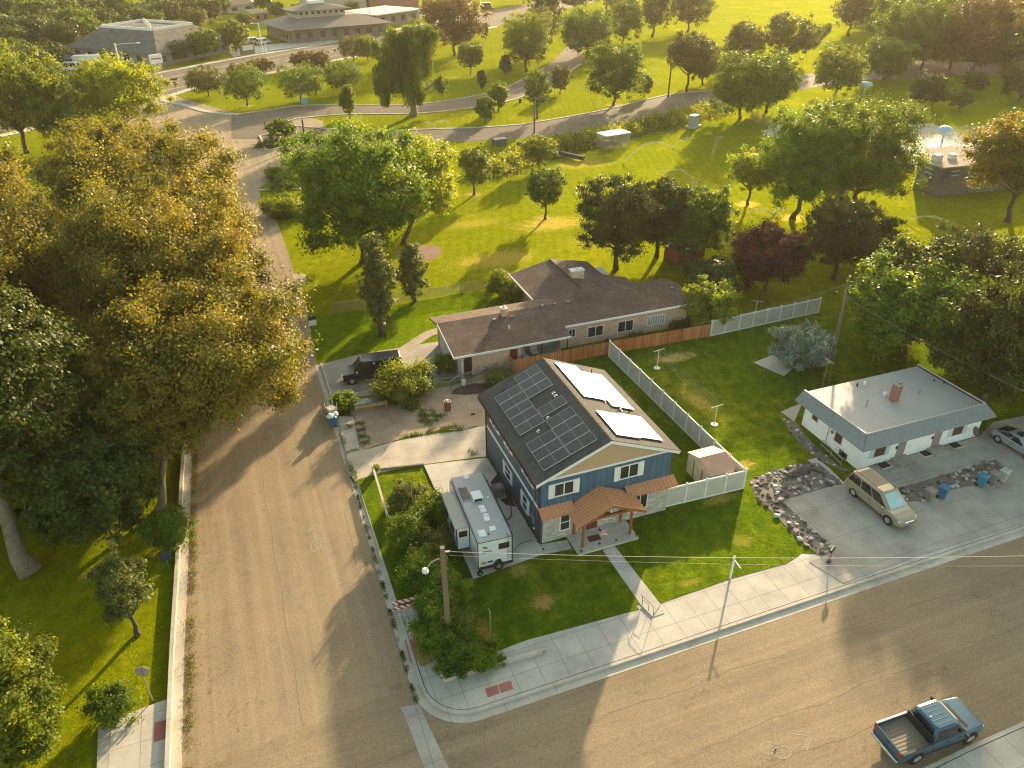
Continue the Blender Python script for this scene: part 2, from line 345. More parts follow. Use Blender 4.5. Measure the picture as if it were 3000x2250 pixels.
yd = [(p1[0], p1[1], 1.1, .8, .9, (.30, .2, .1)), (p2[0], p2[1], .9, .7, .6, DRY), (p3[0]+.3, p3[1], .7, 1.3, .7, (.3, .18, .07)), (20.2, 34.1, 1.6, .5, .6, (.2, .13, .07)),
      (38.6, 56.2, 2.6, 1.0, 1., (.33, .25, .13)), (34.5, 39., 1.4, .7, .7, DRY), (24., 29.7, .9, .4, .3, DRY), (36.5, 48.5, 1.2, 2.6, .55, DRY), (30.6, 36.2, 2., .6, .6, DRY), (29.5, 31.8, 1.0, .7, .25, DRY), (35.3, 33.8, .5, 3.4, .8, (.34, .2, .06)),
      (9.9, 43.4, .7, 3., 1., (.40, .27, .10)), (8.2, 44.8, 1.6, 1.1, .5, DRY), (30.4, 52., 1.2, 3., .5, DRY)]
MT['lawn'] = grass('lawn_grass', (.042, .068, .008), (.092, .130, .007), (.26, .2, .04), yd, .4, 1.3)
MT['asphalt'] = asphalt('street_asphalt', (.272, .206, .126), 0)
MT['asphalt_x'] = asphalt('cross_street_asphalt', (.258, .196, .118), 1, crack=.28)
MT['asphalt_p'] = asphalt('park_road_asphalt', (.20, .165, .125), 1, crackscale=.1, crack=.3, stripe=.25)
MT['asphalt_p'].node_tree.nodes['Principled BSDF'].inputs['Specular IOR Level'].default_value = .05
MT['conc'] = concrete('sidewalk_concrete', (.49, .45, .38), 1.55, 1.62, .035, off=(.4, .45))
MT['kerb'] = concrete('kerb_concrete', (.50, .455, .37), 3.1, 3.1, .03)
MT['drive'] = concrete('driveway_concrete', (.48, .42, .33), 3.6, 3.2, .03, rot=.05, off=(1.4, .8))
MT['drived'] = concrete('old_driveway_concrete', (.38, .35, .295), 3.4, 3.0, .035, off=(2.2, .3))
MT['pad'] = concrete('new_pad_concrete', (.52, .49, .43), 3.0, 3.3, .03, rot=.03)
MT['path'] = concrete('path_concrete', (.40, .33, .25), 1.6, 1.6, .02)
def soil(name, c, c2, s=1.5):
    m, nt, b = _mat(name); p = pos(nt); f = math_(nt, 'ADD', math_(nt, 'MULTIPLY', noise(nt, .6*s, 6, .7, p), .6), math_(nt, 'MULTIPLY', noise(nt, 7*s, 5, .75, p), .4))
    cc = ramp(nt, f, [(.36, c), (.62, c2)])
    vo = N(nt, 'ShaderNodeTexVoronoi'); vo.inputs['Scale'].default_value = 9.; nt.links.new(p, vo.inputs['Vector'])
    cc = mixc(nt, .3, cc, ramp(nt, vo.outputs['Distance'], [(.1, .75), (.5, .3)]), 'OVERLAY')
    nt.links.new(cc, b.inputs['Base Color']); b.inputs['Roughness'].default_value = .95; bump(nt, b, f, .7, .05); return m
MT['dirt'] = soil('bare_dirt', (.27, .195, .125), (.44, .335, .225))
MT['mulch'] = soil('dark_mulch', (.05, .028, .022), (.10, .055, .04), 3)
MT['gravel'] = soil('rock_bed_gravel', (.10, .085, .065), (.24, .205, .16), 3)
MT['litter'] = soil('leaf_litter', (.20, .12, .03), (.36, .25, .07), 4)
MT['weed'] = grass('weeds', (.04, .06, .012), (.09, .105, .018), (.2, .16, .05), (), .3, 1.4)

ground = sheet('ground', [(-700, -200), (900, -200), (900, 1100), (-700, 1100)], 0., MT['park'])
street = sheet('street', [(-8.5, -60), (4.85, -60), (4.8, 28), (5.25, 48), (5.35, 60), (5.4, 68), (6.2, 82), v_(620, 540)[:2], v_(598, 478)[:2], v_(565, 440)[:2], v_(560, 408)[:2],
        v_(602, 372)[:2], v_(690, 345)[:2], v_(700, 262)[:2], v_(600, 236)[:2], v_(516, 247)[:2], v_(353, 200)[:2], v_(250, 230)[:2], v_(230, 330)[:2], (-5.6, 100), (-7.0, 55), (-8.3, 28)], .012, MT['asphalt'])
sheet('cross_street', [(-80, 13.2), (5, 13.4), (5, 13.2), (33, 13.9), (200, 14.2), (200, 25.45), (7.4, 25.9), (6.2, 26.5), (5.4, 27.4), (5.1, 28.6), (4.4, 28.6), (-8.3, 27.6), (-80, 27)], .02, MT['asphalt_x'])
sheet('park_road', pts(v_, [(644, 272), (687, 277), (783, 283), (916, 280), (1032, 276), (1106, 271), (1139, 267), (1254, 248), (1334, 231), (1406, 213), (1459, 203), (1526, 197), (1700, 168), (1860, 138), (2400, 120), (2400, 150), (1880, 172), (1700, 197), (1531, 232), (1432, 256), (1326, 276), (1254, 287), (1152, 297), (1032, 304), (911, 309), (760, 330), (690, 345), (650, 320)]), .018, MT['asphalt_p'])
sheet('park_drive', pts(v_, [(500, 240), (516, 247), (596, 236), (655, 228), (783, 227), (911, 225), (1023, 208), (1076, 195), (1106, 184), (1176, 147), (1203, 123), (1227, 99), (1235, 61), (1242, 46), (1248, 48), (1243, 80), (1259, 107), (1262, 138), (1227, 157), (1192, 184), (1139, 205), (1091, 220), (1049, 229), (911, 245), (756, 247), (649, 256), (628, 263), (600, 300), (500, 300)]), .024, MT['asphalt_p'])
sheet('arterial_road', pts(v_, [(-150, 268), (0, 233), (180, 193), (331, 160), (415, 144), (495, 129), (585, 114), (721, 91), (1034, 28), (1180, 0), (1400, -50), (1420, -30), (1072, 58), (1032, 66), (788, 118), (595, 158), (353, 205), (180, 245), (0, 288), (-150, 325)]), .03, MT['asphalt_p'])
sheet('parking_lot', pts(v_, [(110, 140), (140, 160), (150, 196), (208, 184), (344, 157), (340, 150), (215, 168), (208, 120), (170, 108), (120, 112)]), .036, MT['asphalt_p'])
sheet('office_forecourt', pts(v_, [(490, 110), (560, 98), (720, 84), (725, 89), (585, 110), (505, 123)]), .034, MT['pad'])
sheet('crossroads_lane', pts(v_, [(560, 20), (700, 18), (1010, 20), (1010, 32), (800, 40), (640, 34)]), .02, MT['asphalt_p'])

# pavements (raised slabs), kerbs and gutters
arc = [(5.45+2.4*(1-math.cos(t)), 28.3-2.4*math.sin(t)) for t in [i*math.pi/2/8 for i in range(9)]]
block('pavement', [(5.45, 30.6)]+arc+[(220, 25.95), (220, 29.7), (10, 29.4), (7.3, 30.2), (7.3, 34.3), (5.5, 34.6)], 0, .15, MT['conc'])
mb = MB(); kp = [(5.65, 67.5), (5.55, 58), (5.45, 46), (5.3, 36), (5.2, 30.5), (5.2, 28.3)]+[(5.2+2.65*(1-math.cos(t)), 28.3-2.65*math.sin(t)) for t in [i*math.pi/2/8 for i in range(1, 9)]]+[(220, 25.65)]
ribbon(mb, kp, .2, 0, .165, .5); struct(mb.build('kerb', MT['kerb']))
mb = MB(); ribbon(mb, kp, .5, 0, .03, -.5); struct(mb.build('gutter', MT['kerb']))
mb = MB(); wp = [(-8.55, 10), (-8.3, 28.4), (-8.05, 36), (-7.67, 43.6), (-7.24, 53.4), (-6.4, 68), (-5.8, 80)]
ribbon(mb, wp, .24, 0, .42); o = mb.build('retaining_wall', MT['kerb']); tag(o, 'long low concrete wall along the left edge of the tree shaded street', 'wall')
mb = MB(); ribbon(mb, [(p[0]+.38, p[1]) for p in wp], .5, 0, .04); struct(mb.build('gutter', MT['kerb']))
# far kerb with its pavement, lower right
block('pavement', [(20, -20), (20, 13.7), (31.5, 14.1), (220, 14.6), (220, -20)], 0, .14, MT['conc'])
mb = MB(); ribbon(mb, [(10, 13.6), (31.4, 14.25), (220, 14.8)], .22, 0, .16); struct(mb.build('kerb', MT['kerb']))
block('pavement', [p[:2] for p in pts(l_, [(565, 1420), (880, 1300), (962, 1272), (975, 1659), (900, 2200), (540, 2200)])], 0, .12, MT['conc'])
for P in ([(887, 1408), (953, 1390), (950, 1500), (882, 1520)],):
    block('tactile_paving', [p[:2] for p in pts(l_, P)], .1, .128, plain('tactile_red', (.30, .095, .07), .7, bmp=.5))
tac = plain('tactile_red_paving', (.33, .115, .09), .7, bmp=.5)
block('tactile_paving', [p[:2] for p in pts(w_, [(386, 1192), (440, 1187), (462, 1310), (420, 1322)], .16)], .1, .158, tac)
block('tactile_paving', [p[:2] for p in pts(w_, [(872, 1488), (948, 1463), (962, 1515), (890, 1542)], .16)], .1, .158, tac)
block('tactile_paving', [p[:2] for p in pts(w_, [(955, 1461), (1030, 1438), (1045, 1490), (969, 1513)], .16)], .1, .158, tac)

# yards
Zy = .17
yard = [(5.45, 34.6), (7.3, 34.4), (9.2, 31.6), w_(930, 1265, .17)[:2], (12.1, 29.2), w_(1810, 1005, .17)[:2], (19.6, 29.3), s_(1100, 1270, .17)[:2], p_(0, 735, .17)[:2], p_(370, 605, .17)[:2], p_(880, 465, .17)[:2], p_(1050, 420, .17)[:2], p_(1180, 340, .17)[:2], p_(1240, 290, .17)[:2],
        q_(640, 1480, .17)[:2], (38, 31), (60, 31), (75, 30), (120, 30), (120, 58.8), (21.5, 59.6), (5.7, 59.6), (5.5, 50)]
block('yard_lawn', yard, 0, Zy, MT['lawn'])
def patch(name, fn, L, dz, mat): return sheet(name, pts(fn, L, Zy), Zy+dz, mat)
patch('driveway', c_, [(520, 620), (690, 630), (740, 940), (800, 990), (1100, 905), (1450, 830), (1860, 780), (2110, 720), (2120, 1060), (2000, 1070), (1440, 1145), (985, 1230), (740, 1305), (700, 1330), (640, 1240), (600, 1000), (540, 760)], .004, MT['drive'])
patch('dirt_yard', c_, [(560, 470), (700, 640), (720, 800), (740, 940), (800, 990), (930, 940), (1100, 900), (1290, 830), (1450, 830), (1600, 770), (1860, 780), (1980, 735), (2110, 720), (2110, 150), (1750, 300), (1540, 330), (1280, 400), (900, 480)], .008, MT['dirt'])
patch('mulch_bed', c_, [(1740, 385), (1760, 340), (1850, 300), (1990, 270), (2120, 270), (2140, 370), (2000, 388), (1900, 395)], .018, MT['mulch'])
WEED = []
for L in ([(545, 745), (600, 725), (700, 730), (640, 755), (560, 765)], [(720, 670), (790, 690), (800, 800), (860, 880), (820, 960), (770, 940), (740, 840)], [(600, 1015), (700, 985), (760, 975), (700, 1010), (620, 1030)],
          [(1350, 640), (1430, 560), (1560, 560), (1560, 610), (1690, 600), (1650, 650), (1590, 660), (1580, 720), (1480, 740), (1390, 690)], [(1230, 840), (1400, 800), (1480, 790), (1600, 760), (1760, 700), (1800, 740), (1900, 760), (1840, 785), (1600, 800), (1450, 825), (1250, 860)],
          [(530, 760), (560, 860), (595, 900), (590, 930), (560, 900), (530, 820)], [(1930, 965), (1960, 990), (2005, 1020), (2000, 1050), (1960, 1050), (1940, 1000)], [(610, 1080), (650, 1130), (740, 1240), (740, 1300), (690, 1310), (650, 1240)]):
    WEED.append(L)
patch('caravan_pad', w_, [(500, 130), (885, 85), (1205, 612), (1372, 585), (1400, 640), (1215, 676), (803, 822), (620, 400), (560, 260)], .010, MT['pad'])
patch('mulch_bed', w_, [(905, 235), (955, 175), (1062, 385), (1000, 372), (955, 330), (930, 290)], .014, MT['mulch'])
patch('front_walk', s_, [(310, 530), (480, 474), (1108, 1272), (1180, 1400), (1000, 1462), (840, 1290)], .012, MT['pad'])
block('front_steps', [p[:2] for p in pts(s_, [(850, 1300), (1020, 1240), (1110, 1290), (1000, 1455)], .2)], .0, .235, MT['pad'])
patch('neighbour_driveway', q_, [(325, 1105), (750, 985), (830, 900), (1700, 660), (1800, 560), (2100, 500), (3000, 420), (3400, 900), (2300, 1180), (1300, 1480), (760, 1680), (520, 1530), (650, 1480), (700, 1440)], .006, MT['drived'])
block('house_walk', [p[:2] for p in pts(q_, [(860, 905), (1000, 960), (1040, 985), (1750, 800), (1900, 760), (1690, 665)], .2)], .1, .215, MT['drived'])
patch('side_path', q_, [(510, 825), (570, 808), (650, 870), (770, 985), (740, 990)], .012, MT['pad'])
patch('side_path', q_, [(325, 490), (450, 435), (470, 440), (420, 560), (345, 505)], .012, MT['drived'])
b1 = [(110, 970), (200, 925), (440, 850), (590, 848), (750, 985), (320, 1105), (655, 1400), (690, 1440), (640, 1478), (580, 1480), (440, 1370), (260, 1180), (150, 1080)]
b2 = [(1110, 1030), (1820, 820), (1910, 900), (1660, 1000), (1470, 1040), (1300, 1110), (1180, 1115)]
patch('rock_bed', q_, b1, .020, MT['gravel']); patch('rock_bed', q_, b2, .024, MT['gravel'])
patch('rock_bed', q_, [(340, 530), (430, 560), (520, 680), (600, 760), (740, 870), (850, 905), (760, 900), (600, 830), (470, 720), (380, 620)], .022, MT['gravel'])
patch('garden_slab', q_, [(135, 150), (275, 95), (405, 195), (345, 245)], .05, MT['pad']); patch('garden_slab', q_, [(470, 140), (590, 80), (703, 158)], .05, MT['pad'])
sheet('valley_gutter', pts(v_, [(866, 1528), (905, 1522), (969, 1659), (1030, 1790), (960, 1790), (917, 1659)]), .03, MT['drived'])
# ranch drive, paths
sheet('driveway', [(5.6, 60.3), (17.9, 60.5), (17.9, 68), (9.5, 68.2), (5.7, 67.6)], .02, MT['drived'])
mb = MB(); ribbon(mb, smoothline(pts(v_, [(955, 712), (925, 722), (893, 742), (868, 760), (850, 780)])), 1.25, 0, .03); struct(mb.build('garden_path', MT['path']))
sheet('mail_pad', pts(e_, [(345, 1005), (420, 1000), (480, 1010), (492, 1060), (480, 1100), (400, 1125), (360, 1050)]), .02, MT['path'])
sheet('mulch_ring', [(22.4+2.9*math.cos(t)*(1+.12*math.sin(3*t)), 92+2.6*math.sin(t)) for t in np.linspace(0, 6.1, 20)], .006, soil('tree_mulch', (.16, .10, .07), (.26, .17, .12)))
MT['rlawn'] = grass('ranch_lawn_grass', (.050, .088, .002), (.110, .150, .003), (.2, .18, .03), (), .15, 1.2)
sheet('ranch_lawn', [(5.75, 68.3), e_(470, 1420)[:2], e_(745, 1390)[:2], e_(1150, 1340)[:2], e_(1540, 1275)[:2], e_(1991, 1192)[:2], r_(640, 362)[:2], (29.2, 76), (29.2, 67.6), (17.2, 68.2), (12, 68.4)], .006, MT['rlawn'])
# traffic island beds and median edges
kb = MT['kerb']
def kerbline(name, L, w=.3, h=.14, close=False, k=4):
    P = pts(v_, L); P = smoothline([p[:2] for p in P], k) if k > 1 else [p[:2] for p in P]
    mb = MB(); ribbon(mb, P, w, 0, h); return struct(mb.build(name, kb))
kerbline('kerb', [(331, 160), (415, 144), (495, 129), (585, 114), (721, 91), (1034, 28)], 2.2, .12)
kerbline('kerb', [(353, 213), (425, 190), (575, 160), (754, 125), (1032, 66), (1072, 58)], 2., .12)
kerbline('kerb', [(353, 213), (358, 219), (400, 228), (440, 240), (480, 246), (516, 247)], 1.5, .13)
kerbline('kerb', [(516, 247), (596, 236), (655, 228), (783, 227), (911, 225), (1023, 208), (1076, 195), (1106, 184), (1176, 147)], .35, .14)
kerbline('kerb', [(640, 272), (628, 268), (626, 262), (640, 257), (665, 254), (756, 247), (911, 245), (1049, 229), (1106, 216), (1139, 205), (1192, 184), (1227, 157), (1254, 139)], .45, .14)
kerbline('kerb', [(640, 272), (687, 277), (783, 283), (916, 280), (1032, 276), (1106, 271), (1139, 267), (1254, 248), (1334, 231), (1406, 213), (1459, 203), (1526, 197)], .45, .14)
kerbline('kerb', [(0, 295), (107, 270), (180, 252)], 2.4, .1)
sheet('planter_soil', pts(v_, [(561, 297), (574, 325), (585, 325), (640, 315), (700, 300), (700, 288), (640, 285), (600, 286)]), .05, MT['mulch'])
kerbline('kerb', [(640, 287), (590, 288), (562, 295), (575, 325), (590, 324), (640, 312)], .45, .22, k=1)
kerbline('kerb', [(560, 412), (600, 410), (650, 409)], .3, .16, k=1)
sheet('leaf_litter', [w_(430, 1110)[:2], w_(470, 1090)[:2], w_(560, 1340)[:2], w_(480, 1365)[:2], w_(440, 1260)[:2]], .162, MT['litter'])
# ditch banks: rough grass and open channel
MT['bank'] = grass('ditch_bank_grass', (.05, .075, .012), (.11, .125, .018), (.25, .19, .05), (), .6, 2.)
sheet('ditch_bank', pts(k_, [(0, 770), (300, 790), (620, 720), (900, 640), (1240, 560), (1620, 440), (2111, 320), (2500, 180), (2500, 120), (2111, 230), (1600, 350), (1250, 420), (850, 470), (400, 560), (0, 640)]), .008, MT['bank'])
# painted markings
mk = plain('worn_road_paint', (.29, .24, .17), .8, var=.3, scale=6)
mb = MB()
def stroke(mb, fn, L, w, z): ribbon(mb, [fn(x, y, 0.) for x, y in L], w, 0, z)
for L in ([(298, 345), (395, 215), (520, 262)], [(300, 300), (388, 200), (520, 240)], [(385, 360), (400, 420), (475, 400), (440, 520), (400, 420)], [(475, 400), (540, 500)], [(440, 520), (385, 560)]): stroke(mb, m_, L, .07, .016)
for cx, cy in ((535, 500), (390, 555)): stroke(mb, m_, [(cx+44*math.cos(t), cy+88*math.sin(t)) for t in np.linspace(0, 6.3, 17)], .07, .016)
struct(mb.build('bicycle_marking', mk))
z6_ = Zm(2300, 1800, 700/2212); mb = MB()
for L in ([(60, 1080), (250, 1100), (200, 1260)], [(40, 1100), (220, 1130), (180, 1240)]): stroke(mb, z6_, L, .08, .026)
for cx, cy in ((-20, 1280), (-160, 1240)): stroke(mb, z6_, [(cx+75*math.cos(t), cy+55*math.sin(t)) for t in np.linspace(0, 6.3, 17)], .08, .026)
stroke(mb, z6_, [(-20, 1280), (-60, 1200), (-160, 1240), (-90, 1290), (-20, 1280)], .07, .026)
struct(mb.build('bicycle_marking', mk))
mb = MB()
for L in ([(350, 197), (440, 178), (575, 152), (740, 117), (1030, 57)], [(344, 172), (430, 154), (600, 120), (730, 96), (1030, 36)]): stroke(mb, v_, L, .18, .034)
for t in np.linspace(0, 1, 14)[:-1]:
    for (A, B) in (((345, 186), (740, 107)), ((348, 180), (740, 101))):
        P = [(A[0]+(B[0]-A[0])*u, A[1]+(B[1]-A[1])*u) for u in (t, t+.035)]; stroke(mb, v_, P, .2, .034)
struct(mb.build('lane_marking', plain('lane_paint', (.62, .55, .38), .7)))
# manhole-like patches and long tar seams
mb = MB(); seam = plain('tar_seam', (.14, .105, .07), .8)
for L in ([(880, 0), (930, 200), (985, 420), (1040, 650), (1065, 860)],): stroke(mb, m_, L, .035, .015)
P = [w_(0, 920), w_(120, 760), w_(190, 660)]; ribbon(mb, P, .03, 0, .015)
for y, x0, x1 in ((22.9, 13, 120), (19.4, 18, 120), (17.2, 11, 34)):
    ribbon(mb, [(x, y+.12*math.sin(x*.9)+.06*math.sin(x*3.1)) for x in np.arange(x0, x1, .8)], .028, 0, .0235)
ribbon(mb, [(-1.4+.08*math.sin(y), y) for y in np.arange(12, 90, .9)], .03, 0, .0145)
struct(mb.build('tar_seam', seam))
# ------------------------------------------------------------------ main blue house
def battens(name, c, axis, sc):
    m, nt, b = _mat(name); p = pos(nt); s = N(nt, 'ShaderNodeSeparateXYZ'); nt.links.new(p, s.inputs[0])
    fr = math_(nt, 'FRACT', math_(nt, 'MULTIPLY', s.outputs[0 if axis == 'X' else 1], sc)); e = ramp(nt, fr, [(0., 1.), (.13, 1.), (.17, 0.)])
    n = ramp(nt, noise(nt, 1.4, 5, .6, pos(nt, (1, 1, .3))), [(.3, tuple(x*.85 for x in c)), (.7, tuple(x*1.15 for x in c))])
    nt.links.new(mixc(nt, math_(nt, 'MULTIPLY', e, .6), n, tuple(x*.5 for x in c)), b.inputs['Base Color']); b.inputs['Roughness'].default_value = .6; bump(nt, b, e, .9, .03); return m
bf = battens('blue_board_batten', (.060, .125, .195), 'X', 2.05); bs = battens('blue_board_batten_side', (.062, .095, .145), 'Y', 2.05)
def stonem():
    m, nt, b = _mat('ledge_stone'); g = N(nt, 'ShaderNodeNewGeometry'); sx = N(nt, 'ShaderNodeSeparateXYZ'); nt.links.new(g.outputs['Position'], sx.inputs[0])
    cb = N(nt, 'ShaderNodeCombineXYZ'); nt.links.new(math_(nt, 'ADD', sx.outputs[0], sx.outputs[1]), cb.inputs[0]); nt.links.new(sx.outputs[2], cb.inputs[1])
    br = N(nt, 'ShaderNodeTexBrick', offset=.37, squash=.7, squash_frequency=3); br.inputs['Scale'].default_value = 1.; br.inputs['Mortar Size'].default_value = .006; br.inputs['Brick Width'].default_value = .42; br.inputs['Row Height'].default_value = .085
    br.inputs['Color1'].default_value = (.62, .58, .52, 1); br.inputs['Color2'].default_value = (.36, .34, .31, 1); br.inputs['Mortar'].default_value = (.14, .13, .12, 1); nt.links.new(cb.outputs[0], br.inputs['Vector'])
    c = mixc(nt, .5, br.outputs['Color'], ramp(nt, noise(nt, 5, 4, .7, pos(nt)), [(.3, .3), (.7, .72)]), 'OVERLAY'); nt.links.new(c, b.inputs['Base Color']); b.inputs['Roughness'].default_value = .85; bump(nt, b, br.outputs['Fac'], -.7, .03); return m
stone = stonem(); tan = plain('tan_stucco', (.46, .33, .20), .85, var=.06, scale=8, bmp=.3); shg = shingle('charcoal_shingles', (.080, .076, .072), .2); 
copr = plain('copper_metal_roof', (.56, .25, .12), .5, .1, var=.08); coprs = plain('copper_roof_seam', (.66, .34, .19), .45, .1); brown = plain('brown_gutter', (.085, .03, .022), .45)
H = thing('blue_house', 'two storey blue house with dark shingle roof, rooftop solar panels and copper porch roof', 'house', (16.1, 36.7, .17))
x0, x1, y0, y1 = 16.1, 26.1, 36.7, 47.75; ze, zr = 5.62, 7.9; fl = 3.05
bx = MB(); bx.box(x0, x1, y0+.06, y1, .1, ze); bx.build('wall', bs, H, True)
f = MB(); f.box(x0-.02, x1+.02, y0-.03, y0+.05, fl-.05, ze-.02); f.build('upper_front_siding', bf, H, True)
f = MB(); f.box(x0+.15, x1+.03, y0-.09, y0+.05, .1, fl-.05); f.build('stone_veneer', stone, H, True)
f = MB(); f.box(x0-.04, x0+.15, y0-.05, y0+.05, .1, fl); f.build('corner_board', bs, H, True)
f = MB(); f.add([(x0+.35, y0-.06, ze+.1), (x1-.35, y0-.06, ze+.1), (20.95, y0-.06, zr-.22), (x0+.35, y0+.05, ze+.1), (x1-.35, y0+.05, ze+.1), (20.95, y0+.05, zr-.22)], [(0, 1, 2), (5, 4, 3), (0, 3, 4, 1), (1, 4, 5, 2), (2, 5, 3, 0)]); f.build('front_gable', tan, H, True)
f = MB(); f.add([(x0, y1-.1, ze-.05), (x1, y1-.1, ze-.05), (20.95, y1-.1, zr-.2), (x0, y1, ze-.05), (x1, y1, ze-.05), (20.95, y1, zr-.2)], [(0, 1, 2), (5, 4, 3), (0, 3, 4, 1), (1, 4, 5, 2), (2, 5, 3, 0)]); f.build('rear_gable', tan, H, True)
f = MB(); f.box(x0+.05, x1-.05, y0-.1, y0-.03, ze-.03, ze+.13); f.build('gable_trim', MT['white'], H, True)
f = MB(); f.box(x0-.05, x0, y0+.1, y1+.05, 2.93, 3.15); f.build('belt_trim', MT['white'], H, True)
# roof: two slopes with thickness, slightly ragged ridge caps
X0, X1, Y0, Y1 = 15.55, 26.45, 36.28, 48.15; xr = 20.95
zl = lambda x: zr-(zr-5.66)*abs(x-xr)/(5.4)
def slope(name, xa, xb, mat):
    m = MB(); v = [(xa, Y0, zl(xa)), (xb, Y0, zl(xb)), (xb, Y1, zl(xb)), (xa, Y1, zl(xa))]
    if xa > xb: v = [v[0], v[3], v[2], v[1]]
    m.slab(v, .14 if True else 0); return m
rf = MB(); a = slope('', X0, xr, 0); rf.add(a.v, a.f); a = slope('', X1, xr, 0); n0 = len(rf.v); rf.add(a.v, a.f)
roof = rf.build('roof', shg, H, True)
cp = MB()
for i in range(62):
    y = Y0+.02+i*.191; 
    for sgn in (-1, 1):
        xa, xb = xr, xr+sgn*.17; cp.slab([(xa, y, zr+.16), (xa, y+.2, zr+.145), (xb, y+.2, zl(xb)+.15), (xb, y, zl(xb)+.165)] if sgn < 0 else [(xa, y, zr+.16), (xb, y, zl(xb)+.165), (xb, y+.2, zl(xb)+.15), (xa, y+.2, zr+.145)], .015)
cp.build('ridge_cap', shg, roof)
for ch in kids(roof): ch.matrix_parent_inverse = Matrix.Translation(-Vector(H.location))
for yy in (Y0-.03, Y1-.02):
    for xa, xb in ((X0, xr), (xr, X1)): rk = MB(); rk.loft([[(xa, yy, zl(xa)-.12), (xa, yy+.05, zl(xa)-.12), (xa, yy+.05, zl(xa)+.11), (xa, yy, zl(xa)+.11)], [(xb, yy, zl(xb)-.12), (xb, yy+.05, zl(xb)-.12), (xb, yy+.05, zl(xb)+.11), (xb, yy, zl(xb)+.11)]]); rk.build('rake_trim', MT['white'], H, True)
for xx, s in ((X0, -1), (X1, 1)):
    g = MB(); g.box(min(xx, xx+s*.11), max(xx, xx+s*.11), Y0, Y1, 5.56, 5.67); g.build('gutter', brown, H, True)
for px, py, ph in ((x0-.1, y0+.1, 5.4), (x0-.1, y1-.05, 5.4), (x1+.2, y0+.25, 5.4)):
    g = MB(); g.box(px-.05, px+.05, py-.04, py+.04, .2, ph); g.cyl((px, py, ph), (px+(.35 if px < 20 else -.3)*-1, py-.1, ph+.22), .045, n=6); g.build('downpipe', brown, H, True)
def win_front(xa, xb, za, zb, shut=True, y=y0-.03, div='V', name='window', t=None, par=None, mull=2):
    yy = y; W = MB(); w = .09
    for (a, b, c, d) in ((xa-w, xb+w, zb, zb+w), (xa-w, xb+w, za-w, za), (xa-w, xa, za, zb), (xb, xb+w, za, zb)): W.box(a, b, yy-.05, yy+.02, c, d)
    xm = (xa+xb)/2; zm = (za+zb)/2
    if div == 'V': W.box(xm-.035, xm+.035, yy-.04, yy+.02, za, zb)
    else: W.box(xa, xb, yy-.04, yy+.02, zm-.035, zm+.035)
    fr = W.build(name, MT['white'], par or H, True)
    g = MB(); g.box(xa, xb, yy-.015, yy+.015, za, zb); go = g.build('pane', MT['glass'], fr); go.matrix_parent_inverse = Matrix.Translation(-Vector((par or H).location))
    if shut:
        for a in (xa-w-.38, xb+w+.02):
            s = MB(); s.box(a, a+.36, yy-.045, yy, za-.12, zb+.1)
            for k in range(9): s.box(a+.04, a+.32, yy-.055, yy-.045, za-.05+k*(zb-za)/9, za+.0+k*(zb-za)/9)
            s.build('shutter', MT['white'], par or H, True)
    return fr
win_front(17.1, 18.45, 4.12, 5.1); win_front(22.05, 23.42, 4.2, 5.22)
win_front(17.6, 18.25, .95, 2.3, False, y0-.1, 'H'); win_front(23.3, 24.4, 1.05, 2.35, False, y0-.1, 'V'); win_front(20.9, 21.5, .95, 2.2, False, y0-.1, 'H')
dr = MB(); dr.bbox(19.6, 20.5, y0-.14, y0-.09, .35, 2.4, .02); d = dr.build('front_door', plain('red_brown_door', (.16, .04, .03), .5), H, True)
k = MB(); k.dome((19.7, y0-.16, 1.3), .03, .03, .03); ko = k.build('door_handle', MT['chrome'], d); ko.matrix_parent_inverse = Matrix.Translation(-Vector(H.location))
def win_side(ya, yb, za, zb, sh=True, x=x0, par=None, glass=None, div='H'):
    W = MB(); w = .08
    for (a, b, c, d) in ((ya-w, yb+w, zb, zb+w), (ya-w, yb+w, za-w, za), (ya-w, ya, za, zb), (yb, yb+w, za, zb)): W.box(x-.05, x+.02, a, b, c, d)
    if div == 'H': W.box(x-.04, x+.02, ya, yb, (za+zb)/2-.03, (za+zb)/2+.03)
    else: W.box(x-.04, x+.02, (ya+yb)/2-.03, (ya+yb)/2+.03, za, zb)
    fr = W.build('window', MT['white'], par or H, True)
    g = MB(); g.box(x-.012, x+.01, ya, yb, za, zb); go = g.build('pane', MT['glass'], fr); go.matrix_parent_inverse = Matrix.Translation(-Vector((par or H).location))
    if sh:
        for a in (ya-w-.34, yb+w+.02):
            s = MB(); s.box(x-.045, x, a, a+.32, za-.08, zb+.08); s.build('shutter', MT['white'], par or H, True)
win_side(45.25, 46.55, 4.05, 5.0, div='V'); win_side(42.45, 43.4, 4.05, 5.0, div='V'); win_side(38.35, 39.85, 4.1, 5.05, div='V')
win_side(42.5, 43.6, 1.2, 2.25); win_side(39.1, 39.9, .95, 2.2)
